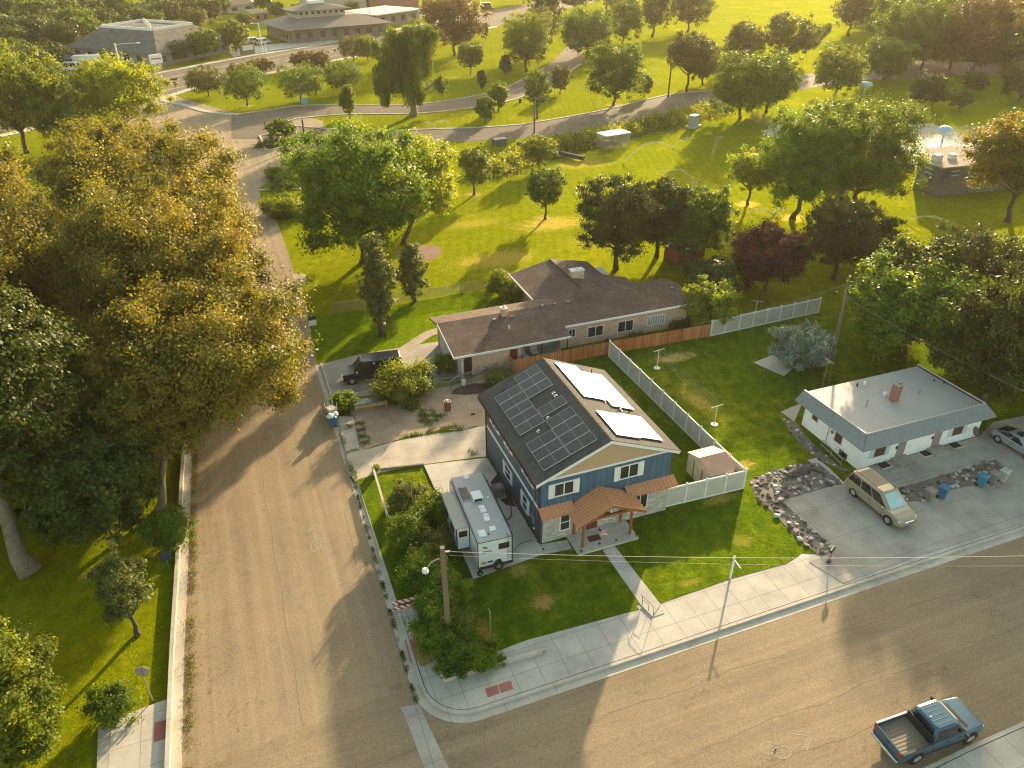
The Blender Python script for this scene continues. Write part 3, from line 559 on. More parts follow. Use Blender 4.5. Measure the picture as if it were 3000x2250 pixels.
# pent roof strips and porch roof
def metalroof(mb, sm, A, B, Cc, D, n):     # A,B eave ends; D,Cc upper ends
    mb.slab([A, B, Cc, D], .05); A, B, Cc, D = map(Vector, (A, B, Cc, D)); nn = (B-A).cross(D-A).normalized()
    for i in range(n+1):
        t = i/n; p = A.lerp(B, t)+nn*.05; q = D.lerp(Cc, t)+nn*.05; s = (B-A).normalized()*.022
        sm.slab([p-s, p+s, q+s, q-s], .045)
for nm, xa, xb, n in (('pent_roof', 15.9, 18.35, 8), ('pent_roof', 22.5, 26.4, 13)):
    m = MB(); sm = MB(); metalroof(m, sm, (xa, 35.95, 2.95), (xb, 35.95, 2.95), (xb, 36.68, 3.35), (xa, 36.68, 3.35), n)
    m.box(xa, xb, 35.96, 36.02, 2.82, 2.97)
    o = m.build(nm, copr, H, True); s2 = sm.build('seam', coprs, o); s2.matrix_parent_inverse = Matrix.Translation(-Vector(H.location))
m = MB(); sm = MB(); yf, yb_ = 34.45, 36.72; xm = 20.4; zt = 4.02; zE = 2.78; xa, xb = 17.85, 23.05
metalroof(m, sm, (xa, yb_, zE), (xa, yf, zE), (xm, yf, zt), (xm, yb_, zt), 8); metalroof(m, sm, (xb, yf, zE), (xb, yb_, zE), (xm, yb_, zt), (xm, yf, zt), 8)
m.tube([(xm, yf-.02, zt+.06), (xm, yb_, zt+.06)], .05)
o = m.build('porch_roof', copr, H, True); s2 = sm.build('seam', coprs, o); s2.matrix_parent_inverse = Matrix.Translation(-Vector(H.location))
fs = MB()
for xa_, xb_ in ((xa, xm), (xb, xm)): fs.loft([[(xa_, yf-.03, zE-.16), (xa_, yf+.02, zE-.16), (xa_, yf+.02, zE+.03), (xa_, yf-.03, zE+.03)], [(xb_, yf-.03, zt-.14), (xb_, yf+.02, zt-.14), (xb_, yf+.02, zt+.05), (xb_, yf-.03, zt+.05)]])
fs.box(18.5, 22.5, 35.0, 35.14, 2.55, 2.75); fs.box(18.55, 18.69, 35.0, 36.6, 2.55, 2.75); fs.box(22.25, 22.39, 35, 36.6, 2.55, 2.75)
fs.build('porch_beam', MT['wood'], H, True)
for px, py in ((18.62, 35.07), (22.32, 35.07), (18.62, 36.5), (22.32, 36.5)):
    g = MB(); g.bbox(px-.08, px+.08, py-.08, py+.08, .32, 2.7, .012); g.build('porch_post', MT['wood'], H, True)
g = MB(); g.box(18.1, 22.75, 34.55, 36.62, .05, .34); g.build('porch_slab', MT['pad'], H, True)
# roof fittings: vents, pipes
for x, y in ((19.93, 43.55), (19.93, 43.15), (18.6, 41.5), (17.58, 40.75), (23.32, 42.0), (24.16, 41.0)):
    g = MB(); z = zl(x)+.13; g.box(x-.13, x+.13, y-.13, y+.13, z-.06, z+.03); g.loft([[(x+r*math.cos(t), y+r*math.sin(t), z+h) for t in np.linspace(0, 5.5, 8)] for r, h in ((.1, .03), (.12, .14), (.03, .2))]); g.build('roof_vent', MT['chrome'], H, True)
for x, y, h in ((17.15, 46.9, .35), (24.7, 46.9, .5), (24.2, 41.25, .4), (24.9, 40.95, .4)):
    g = MB(); z = zl(x)+.1; g.cyl((x, y, z), (x, y, z+h), .04, n=8); g.build('vent_pipe', MT['dark'], H, True)
# meter boxes, conduit
g = MB(); g.bbox(x0-.16, x0, 37.55, 37.85, 1.2, 1.75, .02); g.bbox(x0-.14, x0, 37.95, 38.15, 1.45, 1.8, .02); g.cyl((x0-.08, 37.75, 1.7), (x0-.08, 37.75, 5.5), .03, n=6); g.build('meter_box', MT['steel'], H, True)
g = MB(); g.dome((x0-.08, 37.6, .75), .09, .09, .16, 8, 4); g.build('gas_meter', MT['offwhite'], H, True)
# solar panels: each panel a thing lying on the roof
def panelmat(name, c, rough):
    m, nt, b = _mat(name); n = noise(nt, .8, 3, .5, pos(nt)); nt.links.new(ramp(nt, n, [(.3, tuple(x*.85 for x in c)), (.7, tuple(x*1.2 for x in c))]), b.inputs['Base Color']); b.inputs['Roughness'].default_value = rough; b.inputs['Specular IOR Level'].default_value = .45; return m
pv = panelmat('pv_cells', (.040, .038, .040), .3); pfr = plain('pv_frame', (.46, .46, .45), .5, .1)
W1, L1 = 2.05, 1.05      # along slope, along ridge
def solar(kind):
    t = thing('solar_panel', 'x', 'solar panel', group='solar panels on the blue house roof')
    g = MB(); g.box(-W1/2+.018, W1/2-.018, -L1/2+.018, L1/2-.018, 0, .035); g.build('cell_sheet', pv, t)
    g = MB()
    for a in ((-W1/2, W1/2, -L1/2, -L1/2+.018), (-W1/2, W1/2, L1/2-.018, L1/2), (-W1/2, -W1/2+.018, -L1/2+.018, L1/2-.018), (W1/2-.018, W1/2, -L1/2+.018, L1/2-.018)): g.box(a[0], a[1], a[2], a[3], -.01, .042)
    g.box(-.006, .006, -L1/2+.018, L1/2-.018, .035, .039); g.build('frame', pfr, t); return t
SP = solar(0); first = [True]
ang = math.atan((zr-5.66)/5.4)
def put_panel(x, y, s, lab):
    o = SP if first[0] else copy_tree(SP); first[0] = False
    o.location = (x, y, zl(x)+.25); o.rotation_euler = (0, -ang*s if s > 0 else ang, 0); o.rotation_euler = (0, ang if s > 0 else -ang, 0); o['label'] = lab
wl = ['first', 'second', 'third', 'fourth', 'fifth']
for s, rows in ((-1, (('upper rear', 19.28, [44.95, 46.02, 47.09]), ('upper middle', 19.28, [42.3]), ('upper front', 19.28, [37.5, 38.57, 39.64, 40.71]), ('lower rear', 17.33, [41.8, 42.87, 43.94, 45.01, 46.08]), ('lower front', 17.33, [37.5, 38.57, 39.64]))),
                (1, (('upper rear', 22.63, [42.65, 43.72, 44.79, 45.86, 46.93]), ('upper front', 22.63, [37.5, 38.57, 39.64]), ('lower rear', 24.58, [41.85, 42.92, 43.99, 45.06, 46.13]), ('lower front', 24.58, [37.65, 38.72, 39.79])))):
    for nm, x, ys in rows:
        for i, y in enumerate(ys):
            side = 'dark left slope' if s < 0 else 'glaring right slope'
            put_panel(x, y, s, f'{wl[i]} panel from the street end of the {nm} row on the {side}' if len(ys) > 1 else f'single solar panel between roof vents on the {side}, {nm}')
# air conditioner, mat, flag, lamps
acx, acy = 15.15, 42.6
t = thing('air_conditioner', 'grey outdoor air conditioning unit with fan grille beside the blue side wall', 'air conditioner', (acx, acy, .19))
g = MB(); g.bbox(-.42, .42, -.42, .42, .05, .85, .05)
g.build('cabinet', ribbed('ac_louvres', (.13, .13, .135), 'Z', 2.2), t)
g = MB(); 
for k in range(7): g.tube([(.34*(.2+.13*k)*math.cos(a), .34*(.2+.13*k)*math.sin(a), .88) for a in np.linspace(0, 6.3, 15)], .008, 4)
g.cyl((0, 0, .85), (0, 0, .9), .09); g.build('fan_grille', MT['steel'], t)
g = MB(); g.box(-.5, .5, -.5, .5, 0, .05); g.build('base', MT['pad'], t)
t = MB(); t.slab([(19.3, 35.35, .345), (20.2, 35.3, .345), (20.25, 35.85, .345), (19.35, 35.9, .345)], .015); tag(t.build('door_mat', plain('brown_mat', (.12, .06, .03), .95)), 'brown door mat on the concrete porch slab', 'mat')
t = thing('flag', 'small striped red and white flag with dark canton hanging from a porch post', 'flag', (19.7, 35.0, 1.75), scale=.6)
fm, nt, bb = _mat('flag_cloth'); oc = objpos(nt); sp = N(nt, 'ShaderNodeSeparateXYZ'); nt.links.new(oc, sp.inputs[0])
st = math_(nt, 'GREATER_THAN', math_(nt, 'FRACT', math_(nt, 'MULTIPLY', sp.outputs[1], 8.)), .5); cc = mixc(nt, st, (.45, .06, .08), (.7, .66, .66))
cn = math_(nt, 'MULTIPLY', math_(nt, 'LESS_THAN', sp.outputs[0], .35), math_(nt, 'GREATER_THAN', sp.outputs[1], -.3)); nt.links.new(mixc(nt, cn, cc, (.06, .05, .16)), bb.inputs['Base Color'])
g = MB(); n = 14; rows = []
for j in range(5):
    rows.append([(i*.075, -j*.18+.03*math.sin(i*.9), -.02*i-.10*j+.05*math.sin(i*1.1+j)) for i in range(n)])
g.loft(rows, caps=False, closed=False); o = g.build('cloth', fm, t, smooth=True); o.modifiers.new('s', 'SOLIDIFY').thickness = .01
g = MB(); g.cyl((-.9, .1, .1), (.05, 0, .05), .015); g.build('flagpole', MT['white'], t)
t0 = None
for i, (x, y, lb) in enumerate(((s_(260, 520)[0], s_(260, 520)[1], 'small black path light at the left of the front walk'), (s_(493, 468)[0], s_(493, 468)[1], 'small black path light right of the front walk by the porch slab'),
     (s_(770, 395)[0], s_(770, 395)[1], 'small black path light at the right corner of the porch slab'), (s_(10, 620)[0], s_(10, 620)[1], 'small black path light at the left corner of the porch slab'), (w_(1225, 675)[0], w_(1225, 675)[1], 'small black path light at the corner of the caravan pad'))):
    if t0 is None:
        t = thing('path_light', lb, 'garden light', (x, y, .17), group='path lights round the porch'); t0 = t
        g = MB(); g.cyl((0, 0, 0), (0, 0, .38), .012, n=6); g.build('stake', MT['dark'], t); g = MB(); g.loft([[(r*math.cos(a), r*math.sin(a), z) for a in np.linspace(0, 5.5, 8)] for r, z in ((.05, .32), (.06, .38), (.1, .39), (.03, .45))]); g.build('lamp_head', MT['dark'], t)
    else: copy_tree(t0, (x, y, .17), label=lb)
# ------------------------------------------------------------------ neighbouring buildings, fences, sheds
def fixp(o, R): o.matrix_parent_inverse = Matrix.Translation(-Vector(R.location)); return o
def onY(fn, x, y, Y):       # point of the facade plane y = Y seen at a photo position
    a = fn(x, y, 0.); t = Y/a[1]; return (a[0]*t, CAM_H*(1-t))
def gablebox(mb, x0, x1, y0, y1, ze, zr, axis='X', ov=0., th=.12, ridge=None):
    if axis == 'X':
        yr = ridge if ridge is not None else (y0+y1)/2
        mb.slab([(x0, y0, ze), (x1, y0, ze), (x1, yr, zr), (x0, yr, zr)], th); z1 = ze if ridge is None else zr-(zr-ze)*(y1-yr)/(yr-y0)
        mb.slab([(x1, y1, z1), (x0, y1, z1), (x0, yr, zr), (x1, yr, zr)], th)
    else:
        xr = ridge if ridge is not None else (x0+x1)/2
        mb.slab([(x0, y1, ze), (x0, y0, ze), (xr, y0, zr), (xr, y1, zr)], th); mb.slab([(x1, y0, ze), (x1, y1, ze), (xr, y1, zr), (xr, y0, zr)], th)
# --- long brown brick ranch house
brk = brickm('ranch_brick', (.64, .41, .28), (.48, .29, .20), (.50, .42, .34)); rsh = shingle('brown_shingles', (.125, .088, .070)); gry = plain('grey_siding', (.30, .32, .33), .7)
R = thing('ranch_house', 'long single storey brick house with brown shingle roof behind the orange fence', 'house', (17.6, 60.4, 0))
g = MB(); g.box(17.75, 28.9, 63., 67.4, 0, 2.5); g.box(17.75, 23.95, 60.35, 63., 0, 2.34); g.box(28.9, 43.6, 62.1, 67.4, 0, 2.68); g.box(29.3, 37.3, 67.4, 75.2, 0, 2.6); g.box(37.3, 39.7, 67.4, 69.3, 0, 2.5)
g.build('wall', brk, R, True)
g = MB(); g.box(17.6, 17.75, 60.3, 67.3, 0, 2.3); g.build('garage_front', gry, R, True)
g = MB(); g.box(17.52, 17.6, 61.6, 66.2, .05, 2.1); 
for i in range(4): g.box(17.5, 17.52, 61.7, 66.1, .15+i*.5, .55+i*.5)
g.build('garage_door', MT['offwhite'], R, True)
g = MB(); g.add([(17.74, 60.35, 2.3), (17.74, 67.4, 2.5), (17.74, 65.3, 3.25), (17.9, 60.35, 2.3), (17.9, 67.4, 2.5), (17.9, 65.3, 3.25)], [(0, 1, 2), (5, 4, 3), (0, 2, 5, 3), (2, 1, 4, 5)]); g.build('gable_end', gry, R, True)
g = MB(); sl = .211
def S(x0, x1, y0, y1, za, zb): g.slab([(x0, y0, za), (x1, y0, za), (x1, y1, zb), (x0, y1, zb)], .14)
S(17.1, 29.1, 59.95, 65.3, 2.39, 3.35); S(29.1, 44.2, 61.55, 65.3, 2.677, 3.35)
g.slab([(44.2, 68.1, 2.72), (17.0, 68.1, 2.72), (17.0, 65.3, 3.35), (44.2, 65.3, 3.35)], .14)
for P in ([(28.55, 65.3, 2.62), (31.8, 65.3, 3.35), (33.5, 67.05, 3.73), (33.5, 75.8, 3.73), (28.55, 75.8, 2.62)], [(38.4, 75.8, 2.62), (33.5, 75.8, 3.73), (33.5, 67.05, 3.73), (38.4, 67.05, 2.62)],
          [(40.3, 69.9, 2.75), (36.8, 69.9, 3.73), (36.8, 67.05, 3.73), (38.16, 65.3, 3.35), (40.3, 65.3, 2.75)], [(33.3, 69.9, 2.75), (33.3, 67.05, 2.75), (36.8, 67.05, 3.73), (36.8, 69.9, 3.73)], [(31.8, 65.3, 3.352), (38.16, 65.3, 3.352), (36.8, 67.05, 3.73), (33.5, 67.05, 3.73)]):
    g.slab(P, .14 if P[0][0] != 28.55 else -.14)
rr = g.build('roof', rsh, R, True)
g = MB(); g.box(17.1, 29.1, 59.9, 59.96, 2.32, 2.53); g.box(29.15, 44.2, 61.5, 61.56, 2.6, 2.82)
g.slab([(17.03, 59.9, 2.34), (17.1, 59.9, 2.34), (17.1, 65.3, 3.3), (17.03, 65.3, 3.3)], .2); g.box(28.46, 28.54, 64.6, 75.8, 2.55, 2.77); g.build('fascia', MT['white'], R, True)
for (x, y, zb, zt, w, d, m) in ((23.9, 64.9, 3.2, 4.15, .28, .28, brk), (34.4, 70.3, 3.4, 4.5, .75, .4, brk)):
    g = MB(); g.box(x-w, x+w, y-d, y+d, zb, zt); ch = g.build('chimney', m, R, True); g = MB(); g.box(x-w-.05, x+w+.05, y-d-.05, y+d+.05, zt, zt+.1); g.dome((x, y, zt+.1), .16, .16, .28, 8, 4); fixp(g.build('chimney_cap', MT['offwhite'], ch), R)
for px, py in ((612, 590), (737, 568), (955, 500), (1045, 487), (1142, 472), (1315, 362), (1398, 348), (1110, 225), (1140, 245), (1212, 315), (1888, 365)):
    x, y, _ = r_(px, py, 3.25); zz = 3.35-.179*max(0, 65.3-y) if y < 66 else 3.45
    g = MB(); g.loft([[(x-.2, y-.16, zz), (x+.2, y-.16, zz), (x+.2, y+.16, zz), (x-.2, y+.16, zz)], [(x-.16, y-.13, zz+.3), (x+.16, y-.13, zz+.3), (x+.16, y+.13, zz+.3), (x-.16, y+.13, zz+.3)]]); g.build('roof_vent', plain('vent_brown', (.16, .13, .115), .6) if px == 612 else bpy.data.materials['vent_brown'], R, True)
for px, py in ((715, 668), (978, 640), (1228, 583)):
    x, y, _ = r_(px, py, 2.7); zz = 2.5+.179*(y-59.95)
    g = MB(); g.cyl((x, y, zz), (x, y, zz+.38), .07 if px == 715 else .03, n=8); g.build('vent_pipe', MT['white'] if px == 715 else MT['steel'], R, True)
def rwin(pa, pb, Y, name='window', glass=None, mull=1, frame=None, par=None):
    (xa, zt), (xb, zb) = onY(r_, *pa, Y), onY(r_, *pb, Y); g = MB(); w = .07
    for a, b, c, d in ((xa-w, xb+w, zt, zt+w), (xa-w, xb+w, zb-w, zb), (xa-w, xa, zb, zt), (xb, xb+w, zb, zt)): g.box(a, b, Y-.06, Y+.02, c, d)
    for k in range(1, mull+1): xm = xa+(xb-xa)*k/(mull+1); g.box(xm-.03, xm+.03, Y-.05, Y+.02, zb, zt)
    fr = g.build(name, frame or MT['white'], R, True); g = MB(); g.box(xa, xb, Y-.02, Y+.01, zb, zt); fixp(g.build('pane', glass or MT['glass'], fr), R)
rwin((1286, 640), (1388, 688), 62.1); rwin((1503, 600), (1603, 652), 62.1)
gb = plain('glass_block', (.30, .33, .27), .3, var=.5, scale=9); rwin((1717, 562), (1830, 600), 62.1, glass=gb, mull=6); rwin((1148, 655), (1188, 700), 62.1)
for nm, pa, pb, Y, m in (('door', (390, 860), (450, 980), 60.33, plain('brown_black_door', (.035, .02, .017), .5)), ('door', (722, 800), (776, 895), 60.33, plain('rust_red_door', (.16, .025, .015), .5)), ('door', (1025, 735), (1083, 800), 62.98, plain('barred_door', (.08, .065, .055), .5))):
    (xa, zt), (xb, zb) = onY(r_, *pa, Y), onY(r_, *pb, Y); g = MB(); g.box(xa, xb, Y-.05, Y+.01, .03, zt); d = g.build(nm, m, R, True); g = MB(); g.dome((xb-.12, Y-.05, 1.), .04, .05, .04); fixp(g.build('handle', MT['chrome'], d), R)
g = MB(); g.box(23.95, 28.9, 62.9, 62.98, 0, 2.5); g.build('porch_wall', gry, R, True)
for px in (952, 1135):
    x, _ = onY(r_, px, 800, 60.2); g = MB(); g.cyl((x, 60.2, 0), (x, 60.2, 2.4), .05, n=8); g.build('porch_post', MT['dark'], R, True)
g = MB(); g.box(23.95, 28.9, 59.7, 62.9, 0, .08); g.build('porch_slab', MT['drived'], R, True)
g = MB(); g.box(17.95, 18.03, 60.25, 60.33, 0, 2.1); g.build('downpipe', MT['white'], R, True)
# patio lounge chairs
t = thing('patio_chair', 'beige cushioned patio chair nearer the garage under the ranch porch', 'chair', (24.7, 61.4, .08), .3, 'patio chairs under the ranch porch')
g = MB(); g.bbox(-.35, .35, -.4, .4, .3, .42); g.build('seat', MT['offwhite'], t); g = MB(); g.slab([(-.35, .3, .4), (.35, .3, .4), (.35, .75, 1.), (-.35, .75, 1.)], .08); g.build('backrest', MT['offwhite'], t)
for a in (-.3, .3):
    for b in (-.35, .35): g = MB(); g.cyl((a, b, 0), (a, b, .3), .02, n=6); g.build('leg', MT['dark'], t)
copy_tree(t, (26.0, 61.8, .08), -.1, 'beige cushioned patio chair beside the barred door under the ranch porch')
# garden sheds of the ranch plot
x, y, _ = r_(1345, 250, 1.9); t = thing('garden_shed', 'small grey shed with pale sloping roof behind the ranch house', 'shed', (x, y, 0))
g = MB(); g.box(-1.1, 1.1, -1., 1., 0, 1.75); g.build('wall', plain('shed_grey', (.16, .17, .18), .7), t); g = MB(); g.slab([(-1.25, -1.2, 1.72), (1.25, -1.2, 1.72), (1.25, 1.2, 2.05), (-1.25, 1.2, 2.05)], .06); g.build('roof', MT['offwhite'], t)
# lattice / red hut under the pines
x, y, _ = f_(40, 665); t = thing('red_shed', 'dark red shed with low roof half hidden under the evergreens', 'shed', (x, y, 0), .3)
g = MB(); g.box(-3.5, 1.6, -1.2, 1.2, 0, 1.9); g.build('wall', ribbed('red_boards', (.20, .045, .03), 'X', 1.2), t); g = MB(); g.slab([(-3.7, -1.4, 1.88), (1.8, -1.4, 1.88), (1.8, 1.4, 2.2), (-3.7, 1.4, 2.2)], .06); g.build('roof', rsh, t)

# --- white duplex with grey mansard
wb = brickm('white_block', (.86, .86, .84), (.80, .81, .80), (.56, .58, .58), .42, .2, .006); mans = plain('grey_mansard_shingle', (.20, .225, .23), .9, var=.22, scale=5, bmp=.6)
fl_ = plain('membrane_roof', (.40, .375, .345), .7, var=.07, scale=.8)
D = thing('duplex_house', 'low white block house with flat roof, sloping grey shingle skirt and brick chimney', 'house', (42.9, 35.4, .17))
g = MB(); g.box(42.84, 55.45, 35.4, 42.1, 0, 2.5); g.build('wall', wb, D, True)
ob = [(42.2, 34.75), (55.95, 34.7), (55.9, 42.7), (42.1, 42.7)]; it = [(43.0, 35.6), (55.3, 35.55), (55.05, 42.5), (42.75, 42.55)]; zb, zt = 2.45, 3.42
g = MB(); n = 4; 
for i in range(4):
    j = (i+1) % 4
    if i == 2: g.add([(*ob[2], zb), (*ob[3], zb), (*it[3], 3.2), (*it[2], 3.2)], [(0, 1, 2, 3)]); continue
    g.slab([(*ob[i], zb), (*ob[j], zb), (*it[j], zt), (*it[i], zt)], .06)
g.prism([(42.25, 34.8), (55.9, 34.75), (55.85, 42.65), (42.15, 42.65)], zb-.03, zb-.01); g.build('mansard', mans, D, True)
g = MB(); g.prism(it, 3.1, 3.22); g.build('flat_roof', fl_, D, True)
g = MB(); 
for a, b in ((it[0], it[1]), (it[0], it[3]), (it[1], it[2])):
    ribbon(g, [a, b], .12, zt-.03, zt+.05)
g.build('parapet_edge', MT['vinyl'], D, True)
cb = brickm('chimney_brick', (.33, .085, .045), (.22, .05, .03), (.30, .27, .24), .22, .08)
g = MB(); g.box(48.6, 49.2, 38.6, 39.15, 3.2, 4.75); ch = g.build('chimney', cb, D, True); g = MB(); g.box(48.52, 49.28, 38.52, 39.23, 4.75, 4.9); g.box(48.75, 49.05, 38.72, 39.02, 4.9, 5.0); fixp(g.build('chimney_cap', MT['drived'], ch), D)
for px, py, h, r, m in ((905, 300, .3, .1, 'white'), (1045, 375, .3, .1, 'white'), (920, 450, .75, .05, 'steel'), (1285, 365, .5, .06, 'steel'), (855, 310, .35, .07, 'dark'), (1390, 275, .2, .06, 'dark'), (1458, 290, .15, .05, 'dark')):
    x, y, _ = q_(px, py, 3.25); g = MB(); g.cyl((x, y, 3.2), (x, y, 3.2+h), r, n=8); 
    if m == 'white': g.dome((x, y, 3.2+h), r*1.6, r*1.6, .1, 8, 4)
    g.build('vent_pipe', MT[m], D, True)
bd = plain('brown_blind', (.085, .04, .03), .6); lb = plain('pale_blue_shutter', (.50, .58, .60), .6)
def dwin(xa, xb, za, zb_, sh=True):
    g = MB(); w = .06; Y = 35.4
    for a, b, c, d in ((xa-w, xb+w, zb_, zb_+w), (xa-w, xb+w, za-w, za), (xa-w, xa, za, zb_), (xb, xb+w, za, zb_)): g.box(a, b, Y-.05, Y+.02, c, d)
    fr = g.build('window', lb, D, True); g = MB(); g.box(xa, xb, Y-.02, Y+.01, za, zb_); fixp(g.build('pane', bd, fr), D)
    for a in (xa-.48, xb+.12): g = MB(); g.box(a, a+.34, Y-.04, Y, za-.05, zb_+.05); g.build('shutter', lb, D, True)
dwin(44.2, 45.3, 1.0, 2.05); dwin(52.35, 53.45, 1.0, 2.05)
sd_ = plain('storm_door', (.26, .23, .21), .4)
for xa in (46.6, 50.35):
    g = MB(); g.box(xa, xa+.8, 35.35, 35.42, .25, 2.15); d = g.build('door', sd_, D, True); g = MB(); g.dome((xa+.1, 35.33, 1.2), .03, .03, .03); fixp(g.build('handle', MT['chrome'], d), D)
    g = MB(); g.box(xa-.4, xa+1.1, 34.3, 35.34, .17, .42); g.build('step', MT['drived'], D, True)
    g = MB(); g.box(xa-.22, xa-.06, 35.33, 35.4, 1.25, 1.5); g.build('letter_box', MT['dark'], D, True)
g = MB(); g.bbox(44.9, 47.6, 33.95, 34.28, .17, .3); g.build('step', MT['drived'], D, True)
def owx(ya, yb, za, zb_, m):
    g = MB(); X = 42.84; w = .06
    for a, b, c, d in ((ya-w, yb+w, zb_, zb_+w), (ya-w, yb+w, za-w, za), (ya-w, ya, za, zb_), (yb, yb+w, za, zb_)): g.box(X-.05, X+.02, a, b, c, d)
    fr = g.build('window', MT['offwhite'], D, True); g = MB(); g.box(X-.02, X+.01, ya, yb, za, zb_); fixp(g.build('pane', m, fr), D)
owx(40.45, 41.1, 1.45, 2.05, bd); owx(37.5, 38.3, 1.1, 2.05, bd); owx(36.6, 37.5, .2, .75, MT['glass'])
g = MB(); g.cyl((42.72, 39.0, .2), (42.72, 39.0, 2.3), .03, n=6); g.cyl((42.7, 38.6, 1.7), (42.84, 38.6, 1.7), .14, n=10); g.build('meter', MT['steel'], D, True)
for (xa, ya) in ((44.6, 34.6), (49.0, 34.6), (52.1, 34.6)):
    g = MB(); ribbon(g, [(xa, 35.35), (xa, ya), (xa+1.1, ya), (xa+1.1, 35.35)], .1, .1, .3); g.box(xa+.03, xa+1.07, ya+.03, 35.36, .2, .225, mi=1); g.build('window_well', [MT['conc'], MT['black']], D, True)
t = thing('handrail', 'thin steel handrail round the basement steps at the white house side wall', 'railing', (42, 38, .17)); g = MB()
for A, B in ((q_(600, 745), q_(735, 880)), (q_(660, 715), q_(810, 830))):
    g = MB()
    for h in (.45, .9): g.tube([(A[0], A[1], h), (B[0], B[1], h)], .025, 6)
    for u in (0, .5, 1): x = A[0]+(B[0]-A[0])*u; y = A[1]+(B[1]-A[1])*u; g.cyl((x, y, .1), (x, y, .92), .025, n=6)
    g.build('rail', MT['steel'], t, True)
for i in range(3): g = MB(); g.tube([(42.0, 36.9+.3*i, .9-.1*i), (42.8, 37.1+.3*i, .95-.1*i)], .02, 6); g.build('short_rail', MT['steel'], t, True)
t = thing('satellite_dish', 'dark grey satellite dish on the right front corner of the white house', 'satellite dish', (54.3, 34.9, .2), 1.25); g = MB(); g.cyl((0, 0, 0), (0, 0, .9), .03, n=6); g.build('mast', MT['steel'], t)
g = MB(); g.loft([[(.42*r*math.cos(a), -.1-.25*r*r*0-.1*(1-r*r), 1.1+.42*r*math.sin(a)) for a in np.linspace(0, 5.9, 14)] for r in (.15, .5, .8, 1.)], caps=True); g.build('dish', plain('dish_grey', (.12, .12, .13), .5), t)

# --- fences
vin = ribbed('vinyl_panel', (.50, .475, .42), 'X', 1.05, .55, dark=.9, depth=.2); viny = ribbed('vinyl_panel_side', (.50, .475, .42), 'Y', 1.05, .55, dark=.9, depth=.2)
def vfence(A, B, h, n, label, m, gate=None):
    t = thing('vinyl_fence', label, 'fence', (A[0], A[1], .1)); A2 = Vector(A); B2 = Vector(B); d = (B2-A2).normalized()
    for i in range(n):
        p = A2.lerp(B2, i/n)+d*.07; q = A2.lerp(B2, (i+1)/n)-d*.07; g = MB(); ribbon(g, [p, q], .03, .22, h-.08); g.build('panel', m, t, True)
        
        for za, zc in ((h-.08, h+.05), (.17, .29)): g = MB(); ribbon(g, [p, q], .06, za, zc); g.build('rail', MT['white'], t, True)
    for i in range(n+1):
        p = A2.lerp(B2, i/n); g = MB(); g.box(p.x-.065, p.x+.065, p.y-.065, p.y+.065, .1, h+.1); g.loft([[(p.x+a*s, p.y+b*s, h+z) for a, b in ((-1, -1), (1, -1), (1, 1), (-1, 1))] for s, z in ((.085, .1), (.085, .13), (.01, .19))]); g.build('post', MT['white'], t, True)
    return t
FH = 1.9
vfence((26.2, 36.88), (32.95, 36.62), FH, 4, 'short white framed privacy fence from the blue house corner across to the shed', vin)
vfence((32.96, 36.75), (32.7, 58.6), FH, 11, 'long white framed privacy fence running back between the two lawns', viny)
vfence((44.55, 58.72), (58.7, 59.2), FH, 8, 'white framed privacy fence behind the blue spruce bush', vin)
def cedar():
    m, nt, b = _mat('cedar_boards'); g = N(nt, 'ShaderNodeNewGeometry'); sx = N(nt, 'ShaderNodeSeparateXYZ'); nt.links.new(g.outputs['Position'], sx.inputs[0])
    u = math_(nt, 'MULTIPLY', math_(nt, 'ADD', sx.outputs[0], sx.outputs[1]), 7.); fl0 = math_(nt, 'FLOOR', u); wn_ = N(nt, 'ShaderNodeTexWhiteNoise', noise_dimensions='1D'); nt.links.new(fl0, wn_.inputs['W'])
    big = noise(nt, .5, 5, .7, pos(nt, (1, 1, .3))); f = math_(nt, 'ADD', math_(nt, 'MULTIPLY', wn_.outputs['Value'], .35), math_(nt, 'MULTIPLY', big, .65))
    c = ramp(nt, f, [(.25, (.30, .085, .025)), (.55, (.46, .17, .05)), (.75, (.50, .30, .15))]); e = math_(nt, 'LESS_THAN', math_(nt, 'FRACT', u), .1); c = mixc(nt, math_(nt, 'MULTIPLY', e, .7), c, (.08, .03, .012))
    nt.links.new(c, b.inputs['Base Color']); b.inputs['Roughness'].default_value = .8; return m
ced = cedar()
t = thing('wooden_fence', 'orange stained board fence in front of the brick ranch house', 'fence', (22.8, 59.3, .1)); g = MB(); P = [(22.75, 60.4), (22.78, 59.25), (33.0, 59.12), (44.45, 58.72)]
rng = random.Random(3)
for a, b in zip(P[:-1], P[1:]):
    A2, B2 = Vector(a), Vector(b); L = (B2-A2).length; k = int(L/.145)
    for i in range(k):
        p = A2.lerp(B2, i/k); q = A2.lerp(B2, (i+.94)/k); ribbon(g, [p, q], .02, .1, 1.5+.13*min(1, max(0, (p.x-24)/20))+rng.uniform(-.015, .015))
g.build('boards', ced, t, True)
for a, b in zip(P[:-1], P[1:]):
    for za, zc in ((.4, .48), (1.2, 1.28)): g = MB(); ribbon(g, [(a[0]+.04, a[1]+.05), (b[0]+.04, b[1]+.05)], .04, za, zc); g.build('rail', MT['wood'], t, True)
